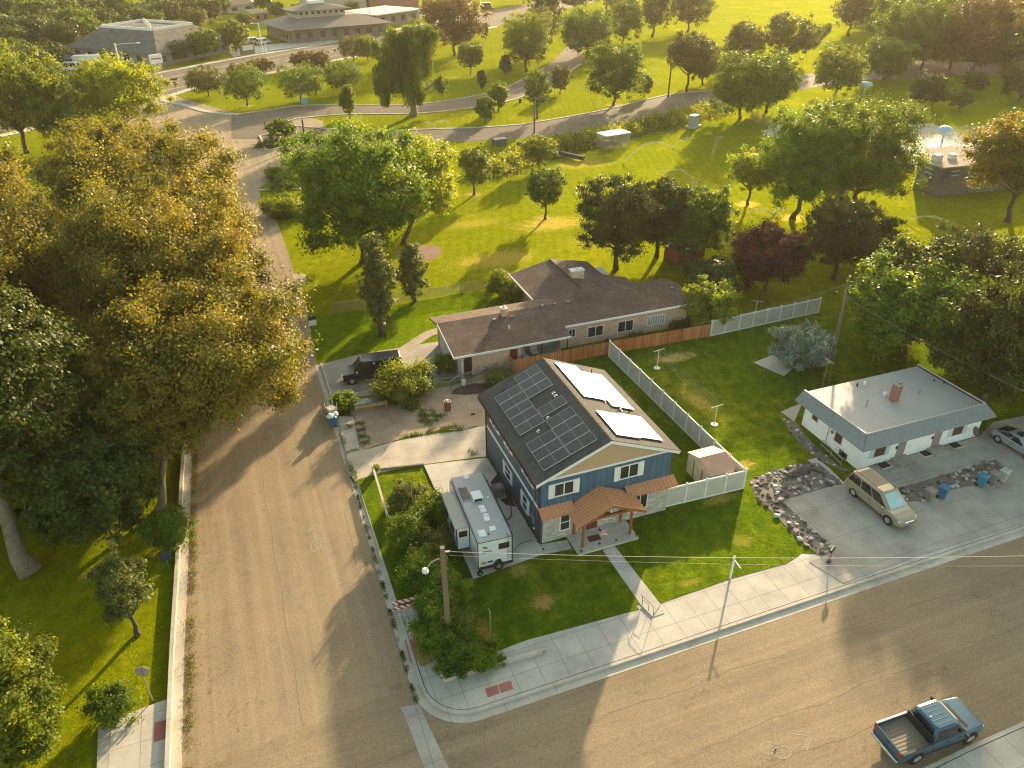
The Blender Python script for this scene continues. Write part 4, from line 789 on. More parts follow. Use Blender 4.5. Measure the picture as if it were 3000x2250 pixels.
def chain():
    m = bpy.data.materials.new('chain_link'); m.use_nodes = True; nt = m.node_tree; b = nt.nodes['Principled BSDF']; out = nt.nodes['Material Output']
    b.inputs['Base Color'].default_value = (.42, .42, .40, 1); b.inputs['Metallic'].default_value = .6; b.inputs['Roughness'].default_value = .4
    g = N(nt, 'ShaderNodeNewGeometry'); sx = N(nt, 'ShaderNodeSeparateXYZ'); nt.links.new(g.outputs['Position'], sx.inputs[0]); h = math_(nt, 'ADD', sx.outputs[0], sx.outputs[1])
    ls = []
    for s in (1, -1):
        f = math_(nt, 'FRACT', math_(nt, 'MULTIPLY', math_(nt, 'ADD', h, math_(nt, 'MULTIPLY', sx.outputs[2], s)), 9.)); ls.append(math_(nt, 'LESS_THAN', f, .11))
    a = math_(nt, 'MAXIMUM', ls[0], ls[1]); tr = N(nt, 'ShaderNodeBsdfTransparent'); mx = N(nt, 'ShaderNodeMixShader'); nt.links.new(a, mx.inputs[0]); nt.links.new(tr.outputs[0], mx.inputs[1]); nt.links.new(b.outputs[0], mx.inputs[2]); nt.links.new(mx.outputs[0], out.inputs[0]); return m
chm = chain()
def chainfence(P, h, step, label, z=0.):
    t = thing('chain_link_fence', label, 'fence', (P[0][0], P[0][1], z)); g = MB(); rl = MB()
    for a, b in zip(P[:-1], P[1:]):
        ribbon(g, [a, b], .006, z+.05, z+h); rl.cyl((a[0], a[1], z+h), (b[0], b[1], z+h), .022, n=6)
        A2, B2 = Vector(a[:2]), Vector(b[:2]); k = max(1, int((B2-A2).length/step))
        for i in range(k+1): p = A2.lerp(B2, i/k); m = MB(); m.cyl((p.x, p.y, z), (p.x, p.y, z+h+.04), .03, n=6); m.build('post', MT['steel'], t, True)
    g.build('mesh', chm, t, True); rl.build('top_rail', MT['steel'], t, True)
chainfence([c_(650, 520)[:2], c_(1060, 490)[:2], c_(1545, 400)[:2], c_(1735, 385)[:2], c_(1845, 310)[:2], (22.6, 59.0)], 1.25, 3., 'chain link fence at the back of the dirt yard under the big bush', .17)
chainfence([e_(745, 1390)[:2], e_(1150, 1340)[:2], e_(1540, 1275)[:2], e_(1991, 1192)[:2], r_(640, 362)[:2]], 1.25, 3., 'chain link fence across the grass between park and ranch garden')
chainfence([v_(1620, 262)[:2], v_(1690, 285)[:2], v_(2000, 300)[:2], v_(2200, 290)[:2]], 2., 5., 'tall chain link fence round the swimming pool')
# --- metal garden shed
n_ = Zm(1900, 1280, 350/2212); a0 = n_(1170, 705, 1.95); a1 = n_(1610, 580, 1.95); a2 = n_(720, 290, 1.95); sx0, sx1 = a2[0], a1[0]; sy0, sy1 = a0[1], a2[1]
t = thing('metal_shed', 'small cream metal shed with brown ribbed gable roof in the fenced corner', 'shed', (sx0, sy0, .17))
cr = plain('cream_metal', (.56, .50, .39), .5, var=.05); g = MB(); g.box(sx0+.08, sx1-.08, sy0+.08, sy1-.08, .1, 1.95); ym = (sy0+sy1)/2
for X in (sx0+.08, sx1-.1): g.add([(X, sy0+.08, 1.95), (X, sy1-.08, 1.95), (X, ym, 2.42), (X+.02, sy0+.08, 1.95), (X+.02, sy1-.08, 1.95), (X+.02, ym, 2.42)], [(0, 2, 1), (3, 4, 5), (0, 1, 4, 3), (1, 2, 5, 4), (2, 0, 3, 5)])
g.build('wall', cr, t, True); g = MB(); gablebox(g, sx0, sx1, sy0, sy1, 1.95, 2.47, 'X', th=.04); o = g.build('roof', ribbed('shed_roof_ribs', (.40, .245, .165), 'X', 1.15, .5, .2, .8, .6), t, True)
g = MB(); g.box(sx0+.05, sx0+.08, ym-.55, ym+.55, .3, 1.8); d = g.build('door', cr, t, True); g = MB(); g.box(sx0+.03, sx0+.05, ym+.5, ym+.58, .3, 1.85); g.box(sx0+.03, sx0+.05, ym-.6, ym-.52, .3, 1.75); fixp(g.build('door_jamb', brown, d), t)
g = MB(); g.dome((sx0+.04, ym, 1.1), .04, .04, .04); fixp(g.build('handle', MT['dark'], d), t)

# --- pool house, pool and its mushroom fountains
sheet('pool_deck', pts(d_, [(80, 1060), (240, 1020), (1000, 960), (1460, 1000), (1720, 1090), (2300, 1120), (2300, 1400), (1390, 1350), (1000, 1420), (950, 1250), (240, 1150)]), .03, MT['drived'])
wm, nt, b = _mat('pool_water'); nt.links.new(ramp(nt, noise(nt, 1.5, 3, .5, pos(nt)), [(.3, (.10, .26, .30)), (.7, (.20, .40, .44))]), b.inputs['Base Color']); b.inputs['Roughness'].default_value = .12; bump(nt, b, noise(nt, 3., 3, .5, pos(nt)), .2, .05)
sheet('pool_water', pts(d_, [(1420, 1170), (1455, 1070), (1640, 1120), (1800, 1170), (1900, 1230), (1700, 1180), (1430, 1200)]), .05, wm)
blk = brickm('grey_block_wall', (.16, .145, .125), (.11, .10, .09), (.09, .08, .07), .4, .2)
PH = [(103.0, 85.7), (103.2, 90.3), (109.8, 95.2), (121.5, 93.2), (121., 84.2)]
t = thing('pool_house', 'grey block pool building with pale flat roof between the large trees', 'building', (103, 86, 0)); g = MB(); g.prism(PH, 0, 4.4); g.build('wall', blk, t, True)
g = MB(); g.prism([(p[0]+(p[0]-112)*.02, p[1]+(p[1]-90)*.03) for p in PH], 4.4, 4.6); g.build('roof', plain('pale_roof', (.33, .28, .22), .95, spec=.05), t, True)
g = MB(); g.box(104.4, 105.6, 88.4, 89.4, 4.6, 5.6); g.build('roof_hatch', MT['offwhite'], t, True); g = MB(); g.box(107.6, 108.6, 88.4, 89.3, 4.6, 5.4); g.build('roof_unit', MT['offwhite'], t, True)
for i, (a, c) in enumerate((((102.97, 87.2), (102.99, 88.9)), ((105, 85.55), (106.4, 85.45)))):
    g = MB(); ribbon(g, [a, c], .08, 3.1, 3.9); w = g.build('window', MT['offwhite'], t, True); g = MB(); ribbon(g, [a, c], .12, 3.2, 3.8); fixp(g.build('pane', plain('grey_blue_glass%d' % i, (.10, .14, .16), .2), w), t)
g = MB(); ribbon(g, [(103.6, 85.52), (104.8, 85.4)], .1, 2.9, 3.8); g.build('blue_sign', plain('sign_blue', (.02, .06, .14), .5), t, True)
mb_ = plain('fountain_blue', (.28, .48, .62), .4, var=.1)
for (fx, fy, ty, lab) in ((1550, 1140, 1025, 'pale blue mushroom shaped fountain standing in the pool'), (915, 760, 665, 'pale blue dome shaped play shelter behind the large maple')):
    P = d_(fx, fy); h = hgt(P, 0+ty*.2667) ; t = thing('fountain_canopy', lab, 'fountain', P, group='pool fountains'); r = 55*.2667*mpp(P)*1.0
    g = MB(); g.cyl((0, 0, 0), (0, 0, h*.9), .18, n=8); g.build('column', MT['offwhite'], t); g = MB(); g.dome((0, 0, h-.7), r, r, .9, 18, 6); g.build('canopy', mb_, t)

# --- buildings beyond the arterial road
def obox(P0, P1, P2, z0, z1, mb, inset=0.):
    P0, P1, P2 = Vector(P0[:2]), Vector(P1[:2]), Vector(P2[:2]); u = (P1-P0); v = (P2-P0); uu = u.normalized(); vv = Vector((-uu.y, uu.x)); vl = abs(v.dot(vv)); sg = 1 if v.dot(vv) > 0 else -1; vv *= sg; ul = u.length
    q = [P0-uu*inset*-1+vv*inset, P0+uu*(ul-inset)+vv*inset, P0+uu*(ul-inset)+vv*(vl-inset), P0+uu*inset+vv*(vl-inset)]
    return [tuple(p) for p in q]
def hip(mb, q, q2, z0, z1):
    mb.loft([[(*p, z0) for p in q], [(*p, z1) for p in q2]] if sum(q[i][0]*q[(i+1) % 4][1]-q[(i+1) % 4][0]*q[i][1] for i in range(4)) > 0 else [[(*p, z0) for p in q[::-1]], [(*p, z1) for p in q2[::-1]]])
def far_building(name, label, cat, P0, P1, P2, hw, hr, over, inset, wallm, roofm, group=None, wins=6, winm=None):
    t = thing(name, label, cat, (P0[0], P0[1], 0), group=group); q = obox(P0, P1, P2, 0, hw, None); g = MB(); g.prism(q, 0, hw); g.build('wall', wallm, t, True)
    qo = obox(P0, P1, P2, 0, 0, None, -over); qi = obox(P0, P1, P2, 0, 0, None, inset); g = MB(); hip(g, qo, qi, hw, hr) if hr > hw else g.prism(qo, hw, hw+.4); g.build('roof', roofm, t, True)
    for a, b, nw in ((q[0], q[1], wins), (q[0], q[3], wins)):
        A2, B2 = Vector(a), Vector(b)
        for i in range(nw):
            p = A2.lerp(B2, (i+.3)/nw); r = A2.lerp(B2, (i+.7)/nw); g = MB(); ribbon(g, [p, r], .14, hw*.3, hw*.75); g.build('window', winm or MT['glass'], t, True)
    return t
o2 = Zm(0, 0, 400/2212); s2_ = Zm(400, 0, 600/2212); n2_ = Zm(900, 0, 600/2212)
gs = shingle('grey_shingle_far', (.145, .135, .125)); tw = plain('taupe_wall', (.24, .21, .18), .8); ow = plain('pale_stucco', (.46, .42, .35), .85)
t = far_building('clinic_building', 'large building with huge grey hipped shingle roof beside the main road', 'building', s2_(255, 720), s2_(1010, 560), o_(640, 470), 3.4, 8.2, 1.2, 6.5, tw, gs, wins=7)
q = obox(s2_(255, 720), s2_(1010, 560), o_(640, 470), 0, 0, None, 6.8); g = MB(); g.prism(q, 8.2, 8.25); 
g = MB(); ribbon(g, [q[0], q[1], q[2], q[3], q[0]], .5, 8.1, 8.9); g.build('roof_parapet', MT['offwhite'], t, True)
for i in range(7): p = Vector(q[0]).lerp(Vector(q[2]), .2+.09*i); g = MB(); g.cyl((p.x, p.y, 8.2), (p.x, p.y, 9.8), .25, n=8); g.build('roof_pipe', MT['offwhite'], t, True)
t = far_building('office_building', 'brown tiered office with wide hipped roof and raised clerestory', 'building', s2_(1690, 470), s2_(2700, 380), s2_(1200, 400), 4.2, 6.8, 2.2, 6.5, plain('brown_stone', (.19, .15, .12), .8), plain('olive_roof', (.17, .15, .12), .8, var=.15), wins=8)
qc = obox(s2_(1690, 470), s2_(2700, 380), s2_(1200, 400), 0, 0, None, 6.); cx, cy = [sum(p[k] for p in qc)/4 for k in (0, 1)]
qd = [((p[0]-cx)*.75+cx-3, (p[1]-cy)*.75+cy-2) for p in qc]; g = MB(); g.prism(qd, 6., 9.); g.build('clerestory', plain('clerestory_wall', (.34, .31, .27), .8), t, True)
for a, b in ((qd[0], qd[1]), (qd[0], qd[3])):
    for i in range(8): p = Vector(a).lerp(Vector(b), (i+.25)/8); r = Vector(a).lerp(Vector(b), (i+.75)/8); g = MB(); ribbon(g, [p, r], .14, 7.7, 8.5); g.build('window', MT['glass'], t, True)
qe = [((p[0]-cx+3)*1.25+cx-3, (p[1]-cy+2)*1.25+cy-2) for p in qd]; qf = [((p[0]-cx+3)*.3+cx-3, (p[1]-cy+2)*.3+cy-2) for p in qd]; g = MB(); hip(g, qe, qf, 9., 10.6); g.build('upper_roof', bpy.data.materials['olive_roof'], t, True)
g = MB(); g.prism([((p[0]-cx+3)*1.05+cx-3, (p[1]-cy+2)*1.05+cy-2) for p in qf], 10.6, 11.6); g.build('skylight', MT['white'], t, True)
far_building('warehouse', 'pale yellow green windowless building at the top edge', 'building', v_(675, 29), v_(793, 24), v_(676, 10), 16, 16, .3, 1, plain('pale_olive_wall', (.40, .37, .25), .85), ow, wins=0)
far_building('theatre_building', 'terracotta and dark purple building at the top edge', 'building', v_(800, 22), v_(905, 18), v_(800, 5), 15, 15, .3, 1, plain('terracotta_wall', (.32, .13, .08), .8), ow, wins=5, winm=plain('purple_glass', (.05, .03, .07), .3))
far_building('canopy_building', 'low building with broad pale flat roof beyond the willow', 'building', v_(815, 60), v_(905, 46), v_(790, 46), 4.2, 4.2, 1.5, 1, tw, plain('white_roof', (.52, .48, .42), .7), wins=4)
hs = [('cottage', 'small house with tan roof and white wall above the office trees', (990, 150), (1285, 120), (975, 100), 3., 5.2, ow, 'tan'), ('cottage', 'little pale house with brown roof left of the tan roofed cottage', (760, 205), (870, 190), (755, 160), 2.8, 4.6, ow, 'tan'),
      ('cottage', 'small house with blue grey roof behind the clinic', (160, 240), (260, 215), (150, 175), 3., 6., tw, 'grey'), ('cottage', 'orange brown brick house beside the tiered office', (1280, 235), (1440, 225), (1290, 190), 3., 3.6, plain('orange_brick', (.34, .15, .07), .85), 'tan'),
      ('cottage', 'house with white rooftop at the very top edge', (1020, 40), (1240, 38), (1020, -10), 5., 5., ow, 'white'), ('cottage', 'small grey gabled house in the trees at the top', (230, 45), (310, 50), (225, 10), 3., 5., ow, 'grey')]
rm = {'tan': plain('tan_roof', (.30, .23, .16), .85), 'grey': plain('blue_grey_roof', (.16, .17, .19), .85), 'white': MT['offwhite']}
for nm, lb_, a, b, c, hw, hr, wmx, rk_ in hs:
    P0, P1, P2 = s2_(*a), s2_(*b), s2_(*c); far_building(nm, lb_, 'house', P0, P1, P2, hw, hr, .6, 2.5, wmx, rm[rk_], group='small houses beyond the main road', wins=2)
far_building('cottage', 'white gabled house among dark trees at the upper left', 'house', v_(64, 84), v_(95, 78), v_(48, 72), 4.5, 6.5, .5, 2.5, MT['white'], rm['grey'], group='small houses beyond the main road', wins=2)
far_building('cottage', 'low dark roofed house cut by the left edge', 'house', v_(30, 75), v_(48, 70), v_(-30, 72), 3.5, 6.5, .6, 3, tw, rm['grey'], group='small houses beyond the main road', wins=2)
far_building('cottage', 'pale pink roofed house cut by the left edge below the lawn', 'house', v_(38, 135), v_(55, 122), v_(-30, 118), 3.2, 5, .6, 3, tw, plain('pink_grey_roof', (.30, .24, .22), .85), group='small houses beyond the main road', wins=2)
# ------------------------------------------------------------------ vehicles
def paint(name, c, metal=.35, rough=.3): return plain(name, c, rough, metal, var=.05, scale=1.5, coat=.5)
tail_m = plain('tail_lamp_red', (.40, .02, .015), .25); head_m = plain('headlamp_glass', (.62, .62, .58), .15); orange_m = plain('indicator_orange', (.55, .16, .02), .3)
alloy = plain('alloy_rim', (.42, .42, .42), .35, .6)
def wheel(T, x, y, r, w, side, nm='wheel'):
    g = MB(); n = 18; rings = []
    for yy, rr in ((0, r*.6), (0, r*.93), (w*.15, r), (w*.85, r), (w, r*.93), (w, r*.6)): rings.append([(x+rr*math.cos(2*math.pi*i/n), y+(yy-w)*side*1., r+rr*math.sin(2*math.pi*i/n)) for i in range(n)])
    t = g.loft(rings).build(nm, MT['black'], T, smooth=False)
    g = MB(); yo = y+.004*side; g.cyl((x, y-.03*side, r), (x, yo, r), r*.6, n=14); 
    for k in range(5): a = k*2*math.pi/5; g.box(x+r*.12*math.cos(a)-.0, x+r*.12*math.cos(a)+.0, yo, yo, r, r) if False else g.cyl((x, yo, r), (x+r*.56*math.cos(a), yo+.012*side, r+r*.56*math.sin(a)), r*.09, r*.07, n=5)
    o = g.build('rim', alloy, t); return t
def sec(x, zb, zs, hw, hwt=None, fl=1.): hwt = hwt or hw*.88; return [(x, s*a, z) for s, L in ((1, ((hw*.90, zb), (hw*.99, zb+.14), (hw*fl, (zb+zs)/2), (hw*.97, zs-.06), (hwt, zs))),) for a, z in L]+[(x, -a, z) for a, z in ((hwt, zs), (hw*.97, zs-.06), (hw*fl, (zb+zs)/2), (hw*.99, zb+.14), (hw*.90, zb))]
def body_loft(T, secs, mat, name='body'): g = MB(); g.loft([sec(*s) for s in secs]); return g.build(name, mat, T)
def cabin(T, xb0, xb1, zb, hb, xr0, xr1, zr, hr, mat, pillars=(), glass=MT['carglass'], shield=None, rear=True, sm=.055):
    q = lambda x0, x1, h, z, r: [(x0+r, -h, z), (x1-r*1.5, -h, z), (x1, -h*.72, z), (x1, h*.72, z), (x1-r*1.5, h, z), (x0+r, h, z), (x0, h*.8, z), (x0, -h*.8, z)]
    A = q(xb0, xb1, hb, zb, .08); B = q(xr0, xr1, hr, zr-.05, .14); Cc = q(xr0+.12, xr1-.12, hr-.12, zr, .14); g = MB(); g.loft([A, B, Cc]); g.build('cabin', mat, T)
    def pane(P, nm, m): c = sum((Vector(p) for p in P), Vector())/len(P); P = [tuple(c+(Vector(p)-c)*.97) for p in P]; g = MB(); g.slab(P, .012); return g.build(nm, m, T)
    Lp = lambda a, b, t: tuple(Vector(a).lerp(Vector(b), t))
    pane([A[2], A[3], Lp(A[3], B[3], .93), Lp(A[2], B[2], .93)], 'windscreen', shield or glass)
    if rear: pane([A[6], A[7], Lp(A[7], B[7], .9), Lp(A[6], B[6], .9)], 'rear_window', glass)
    cuts = [0]+list(pillars)+[1]
    for (a0, a1, b0, b1, flip) in ((A[0], A[1], B[0], B[1], False), (A[5], A[4], B[5], B[4], True)):
        for c0, c1 in zip(cuts[:-1], cuts[1:]):
            c0 += .012; c1 -= .012; P = [Lp(Lp(a0, a1, c0), Lp(b0, b1, c0), .06), Lp(Lp(a0, a1, c1), Lp(b0, b1, c1), .06), Lp(Lp(a0, a1, c1), Lp(b0, b1, c1), .9), Lp(Lp(a0, a1, c0), Lp(b0, b1, c0), .9)]
            pane(P[::-1] if flip else P, 'side_window', glass)
def lamps(T, xf, xr, hw, zf, zr, big=.3):
    for s in (-1, 1):
        g = MB(); g.bbox(xf-.10, xf+.02, s*(hw-.2)-.17, s*(hw-.2)+.17, zf-.08, zf+.08, .02); g.build('headlight', head_m, T)
        g = MB(); g.bbox(xr-.02, xr+.08, s*(hw-.11)-.09, s*(hw-.11)+.09, zr-big/2, zr+big/2, .02); g.build('tail_light', tail_m, T)
def mirrors(T, x, hw, z, mat):
    for s in (-1, 1): g = MB(); g.bbox(x-.08, x+.08, s*(hw+.13)-.09, s*(hw+.13)+.09, z-.02, z+.14, .03); g.build('wing_mirror', mat, T)
def arches(T, xs, hw, r):
    for x in xs:
        for s in (-1, 1): g = MB(); g.cyl((x, s*(hw-.1), r), (x, s*(hw+.002), r), r*1.17, n=18); g.build('wheel_arch', MT['black'], T)
seam_m = plain('door_seam_dark', (.012, .012, .012), .6)
def seams(T, xs, hw, z0, z1, hx=()):
    for s in (-1, 1):
        for x in xs: g = MB(); g.box(x-.008, x+.008, s*hw-.004, s*hw+.004, z0, z1); g.build('door_seam', seam_m, T)
        for x in hx: g = MB(); g.bbox(x-.09, x+.09, s*hw-.012, s*hw+.012, z1-.12, z1-.08, .004); g.build('door_handle', seam_m, T)
        g = MB(); g.box(xs[0]-.3, xs[-1]+.3, s*hw-.006, s*hw+.006, z0-.06, z0); g.build('sill', seam_m, T)
# gold minivan on the neighbour's drive
def minivan(T, pm, shield, L=5.4, W=2.05, H=1.83):
    hw = W/2; a = L/2
    body_loft(T, [(-a, .45, .78, hw*.82, hw*.78), (-a+.08, .32, 1.02, hw*.95), (-a+.6, .26, 1.1, hw), (0, .24, 1.08, hw), (a*.42, .24, 1.06, hw), (a*.7, .25, .99, hw*.98), (a-.28, .28, .86, hw*.9, hw*.74), (a-.02, .34, .66, hw*.72, hw*.6)], pm)
    cabin(T, -a+.06, a*.56, 1.04, hw*.93, -a+.28, a*.18, H, hw*.78, pm, (.34, .66), shield=shield)
    for x in (-a+1.03, a-.98):
        for s in (-1, 1): wheel(T, x, s*hw*1.0, .36, .24, s)
    arches(T, (-a+1.03, a-.98), hw*.99, .36); lamps(T, a-.2, -a, hw*.88, .72, 1.05); mirrors(T, a*.42, hw, 1.05, pm)
    seams(T, (-a+1.5, -.05, 1.05), hw*1.0, .38, .98, (-.2, .9))
    g = MB(); g.bbox(a-.06, a+.02, -.42, .42, .5, .7, .02); g.build('grille', MT['chrome'], T)
    for s in (-1, 1): g = MB(); g.tube([(-a+.5, s*.66, H+.01), (-a+.6, s*.66, H+.05), (a*.1, s*.66, H+.04), (a*.15, s*.66, H)], .02, 6); g.build('roof_rail', MT['dark'], T)
    g = MB(); g.box(-a+.62, -.25, -.56, .56, H-.01, H+.012); g.build('roof_tan_area', plain('van_roof_tan', (.20, .16, .11), .5), T)  # flat tan rectangle laid on the roof between the rails
T = thing('minivan', 'gold minivan with a silver sunshade in its windscreen parked on the concrete drive', 'minivan', (41.22, 31.28, .18), -math.pi/2+.02)
minivan(T, paint('champagne_paint', (.34, .29, .205)), plain('sunshade', (.36, .56, .55), .35, .2, var=.15))
T = thing('silver_car', 'silver two door coupe with black sunroof cut by the right edge', 'car', (57.25, 32.75, .18), -math.pi/2+.02); pm = paint('silver_paint', (.30, .32, .34)); a = 2.25; hw = .93
body_loft(T, [(-a, .42, .72, hw*.8, hw*.7), (-a+.1, .3, .9, hw*.93), (-a+.7, .24, .93, hw), (0, .22, .88, hw), (a*.45, .23, .86, hw), (a*.75, .26, .76, hw*.95), (a-.1, .32, .6, hw*.8, hw*.65)], pm)
cabin(T, -a+.12, a*.42, .84, hw*.9, -a*.38, a*.08, 1.36, hw*.68, pm, (.5,), sm=.1); arches(T, (-a+.85, a-.85), hw*.99, .33)
for x in (-a+.85, a-.85):
    for s in (-1, 1): wheel(T, x, s*hw, .33, .22, s)
seams(T, (-.35, .95), hw*1.0, .35, .85, (-.15,)); lamps(T, a-.25, -a+.02, hw*.9, .62, .78, .16); mirrors(T, a*.3, hw*.95, .9, pm); g = MB(); g.box(-.55, .05, -.38, .38, 1.355, 1.372); g.build('sunroof', MT['carglass'], T)
T = thing('dark_van', 'dark navy full size van with chrome bumper in the ranch driveway behind the bush', 'van', (10.0, 63.4, .03), math.pi-.12); pm = paint('navy_van_paint', (.018, .020, .032), .2, .25); a = 2.85; hw = 1.04
body_loft(T, [(-a, .45, 1.1, hw*.93), (-a+.15, .38, 1.25, hw), (a*.3, .36, 1.22, hw), (a*.55, .36, 1.16, hw), (a*.8, .38, 1.08, hw*.95), (a-.05, .42, .98, hw*.88, hw*.8)], pm)
cabin(T, -a+.03, a*.62, 1.18, hw*.95, -a+.12, a*.36, 2.2, hw*.84, pm, (.3, .62)); arches(T, (-a+1.05, a-.85), hw*.99, .38)
for x in (-a+1.05, a-.85):
    for s in (-1, 1): wheel(T, x, s*hw, .38, .25, s)
lamps(T, a+.01, -a-.01, hw*.95, .8, 1.1); mirrors(T, a*.52, hw, 1.25, MT['chrome']); g = MB(); g.bbox(a-.06, a+.1, -hw*.95, hw*.95, .38, .56, .03); g.build('bumper', MT['chrome'], T)
for s in (-1, 1): g = MB(); g.bbox(a-.12, a+.02, s*.9-.1, s*.9+.1, .62, .74, .02); g.build('indicator', orange_m, T)
# blue pickup
T = thing('pickup_truck', 'dark blue pickup with an open cargo bed parked at the lower right kerb', 'pickup truck', (29.85, 15.62, .02), -.035); pm = paint('teal_blue_paint', (.045, .105, .155), .3, .28); hw = 1.03; a = 2.85
body_loft(T, [(-a, .5, .8, hw*.95), (-a+.06, .42, .95, hw*.98, hw*.97), (-.8, .4, .95, hw*.99, hw*.97), (-.78, .4, 1.2, hw, hw*.96), (1.0, .4, 1.18, hw, hw*.95), (1.6, .4, 1.16, hw*.99, hw*.9), (a-.3, .42, 1.1, hw*.95, hw*.82), (a-.02, .5, .92, hw*.86, hw*.72)], pm)
for s in (-1, 1): g = MB(); g.bbox(-a+.02, -.78, s*(hw-.06)-.06, s*(hw-.06)+.06, .9, 1.24, .02); g.build('bed_side', pm, T); g = MB(); g.box(-a+.04, -.8, s*(hw-.06)-.065, s*(hw-.06)+.065, 1.24, 1.262); g.build('bed_rail', MT['chrome'] if s > 0 else MT['dark'], T)
g = MB(); g.bbox(-a, -a+.08, -hw+.12, hw-.12, .75, 1.22, .02); tg = g.build('tailgate', pm, T); g = MB(); g.box(-a-.02, -a, -.12, .12, 1.0, 1.08); g.build('handle', MT['dark'], tg)
g = MB(); g.box(-a+.08, -.8, -hw+.12, hw-.12, .951, .965)
for k in range(9): yk = -.8+k*.2; g.box(-a+.1, -.82, yk-.04, yk+.04, .965, .98)
g.build('bed_floor', plain('tan_bed_liner', (.20, .165, .115), .7), T)
g = MB(); g.box(-.86, -.80, -hw+.14, hw-.14, .98, 1.55); g.build('headboard', MT['dark'], T)
cabin(T, -.78, 1.55, 1.17, hw*.94, -.62, .92, 1.92, hw*.76, pm, (.48,)); 
for k in range(5): g = MB(); yk = -.5+k*.25; g.bbox(-.4, .55, yk-.018, yk+.018, 1.915, 1.935, .006); g.build('roof_rib', paint('rib_paint%d' % k, (.12, .20, .25)), T)
g = MB(); g.cyl((-.35, 0, 1.92), (-.35, 0, 1.97), .04); g.build('roof_lamp', MT['white'], T)
g = MB(); g.slab([(1.5, -.78, 1.175), (1.72, -.72, 1.165), (1.72, .72, 1.165), (1.5, .78, 1.175)], .01); g.build('cowl', MT['black'], T)
g = MB(); g.tube([(1.35, -.6, 1.27), (1.42, 0, 1.26), (1.33, .6, 1.28)], .015, 5); g.build('wiper', plain('wiper_pale', (.4, .42, .2), .5), T)
arches(T, (-a+1.2, a-.95), hw*.995, .4)
for x in (-a+1.2, a-.95):
    for s in (-1, 1): wheel(T, x, s*hw*1.01, .4, .27, s)
seams(T, (-.74, .25, 1.25), hw*1.0, .55, 1.1, (.1, .95)); lamps(T, a-.16, -a-.02, hw*.93, .92, 1.05, .32); mirrors(T, 1.15, hw+.03, 1.2, MT['dark'])
g = MB(); g.bbox(-a-.16, -a-.02, -hw*.9, hw*.9, .5, .66, .03); bm = g.build('bumper', MT['chrome'], T); g = MB(); g.box(-a-.17, -a-.16, -.16, .16, .53, .64); g.build('licence_plate', MT['offwhite'], bm)

# ---- travel trailer
ta = Vector((12.30, 35.3)); tb = Vector((12.62, 42.75)); L = (tb-ta).length; T = thing('travel_trailer', 'white travel trailer with grey roof, solar panel and extended slide out on the concrete pad', 'caravan', (ta.x, ta.y, .19), math.atan2(tb.y-ta.y, tb.x-ta.x))
W = 1.21; Zb, Zt = .62, 2.85; cw = plain('caravan_white', (.66, .69, .70), .35, var=.03, coat=.3)
g = MB(); st = [(0, Zb, Zt), (L-.75, Zb, Zt), (L-.35, Zb+.02, Zt-.12), (L-.12, Zb+.1, Zt-.42), (L, Zb+.35, Zt-1.1)]
g.loft([[(x, -W, a), (x, W, a), (x, W, b-.08), (x, W-.1, b), (x, -W+.1, b), (x, -W, b-.08)] for x, a, b in st]); g.build('body', cw, T)
g = MB(); g.loft([[(x, -W+.06, b+.0), (x, W-.06, b+.0), (x, W-.12, b+.04), (x, -W+.12, b+.04)] for x, a, b in [(-.02, 0, Zt), (L-.75, 0, Zt), (L-.36, 0, Zt-.11)]]); g.build('roof', plain('caravan_roof', (.33, .335, .335), .55, var=.06), T)
g = MB(); 
for s in (-1, 1): g.box(0, L-.75, s*W-.025, s*W+.025, Zt-.1, Zt-.02)
g.box(-.03, 0, -W, W, Zt-.11, Zt-.07); g.box(-.02, 0, -W, -W+.05, Zb, Zt-.1); g.box(-.02, 0, W-.05, W, Zb, Zt-.1); g.build('black_trim', MT['dark'], T)
def tp(u, v): return (u, v)
g = MB(); g.bbox(-.03, 0, -.98, -.22, 1.85, 2.35, .01); g.build('rear_window', plain('brown_window', (.05, .028, .018), .12), T)
g = MB(); g.box(-.06, 0, -.36, -.08, .86, .98); g.build('licence_plate', MT['dark'], T); 
g = MB(); g.box(-.012, 0, .62, .98, .82, 1.02); g.build('warning_sticker', plain('sticker_orange', (.55, .25, .02), .5), T); g = MB(); g.box(-.014, 0, .2, .55, .86, 1.0); g.build('dark_sticker', MT['dark'], T)
# lettering and emblem on the rear wall
def text_mesh(body, size, name, mat, T, loc, rot, shear=0.):
    cu = bpy.data.curves.new(name, 'FONT'); cu.body = body; cu.size = size; cu.extrude = .004; cu.shear = shear; to = bpy.data.objects.new(name+'_tmp', cu); col.objects.link(to)
    me = bpy.data.meshes.new_from_object(to.evaluated_get(bpy.context.evaluated_depsgraph_get())); bpy.data.objects.remove(to); me.materials.clear(); me.materials.append(mat)
    o = bpy.data.objects.new(name, me); col.objects.link(o); o.parent = T; _kid.setdefault(T.name, []).append(o); o.location = loc; o.rotation_euler = rot; return o
text_mesh('Jayco', .30, 'lettering', MT['dark'], T, (-.012, .92, 1.82), (math.pi/2, 0, -math.pi/2), .35)
g = MB()
for k, (y0_, y1_, z) in enumerate(((.95, .45, 2.30), (.88, .52, 2.22), (.78, .5, 2.15))): g.add([(-.012, y0_, z+.06), (-.012, y1_+.12, z+.03), (-.012, y1_, z-.02), (-.012, y0_-.2, z-.01), (-.02, y0_, z+.06), (-.02, y1_+.12, z+.03), (-.02, y1_, z-.02), (-.02, y0_-.2, z-.01)], [(0, 1, 2, 3), (7, 6, 5, 4), (0, 4, 5, 1), (2, 6, 7, 3)])
g.build('bird_emblem', MT['dark'], T)
g = MB()
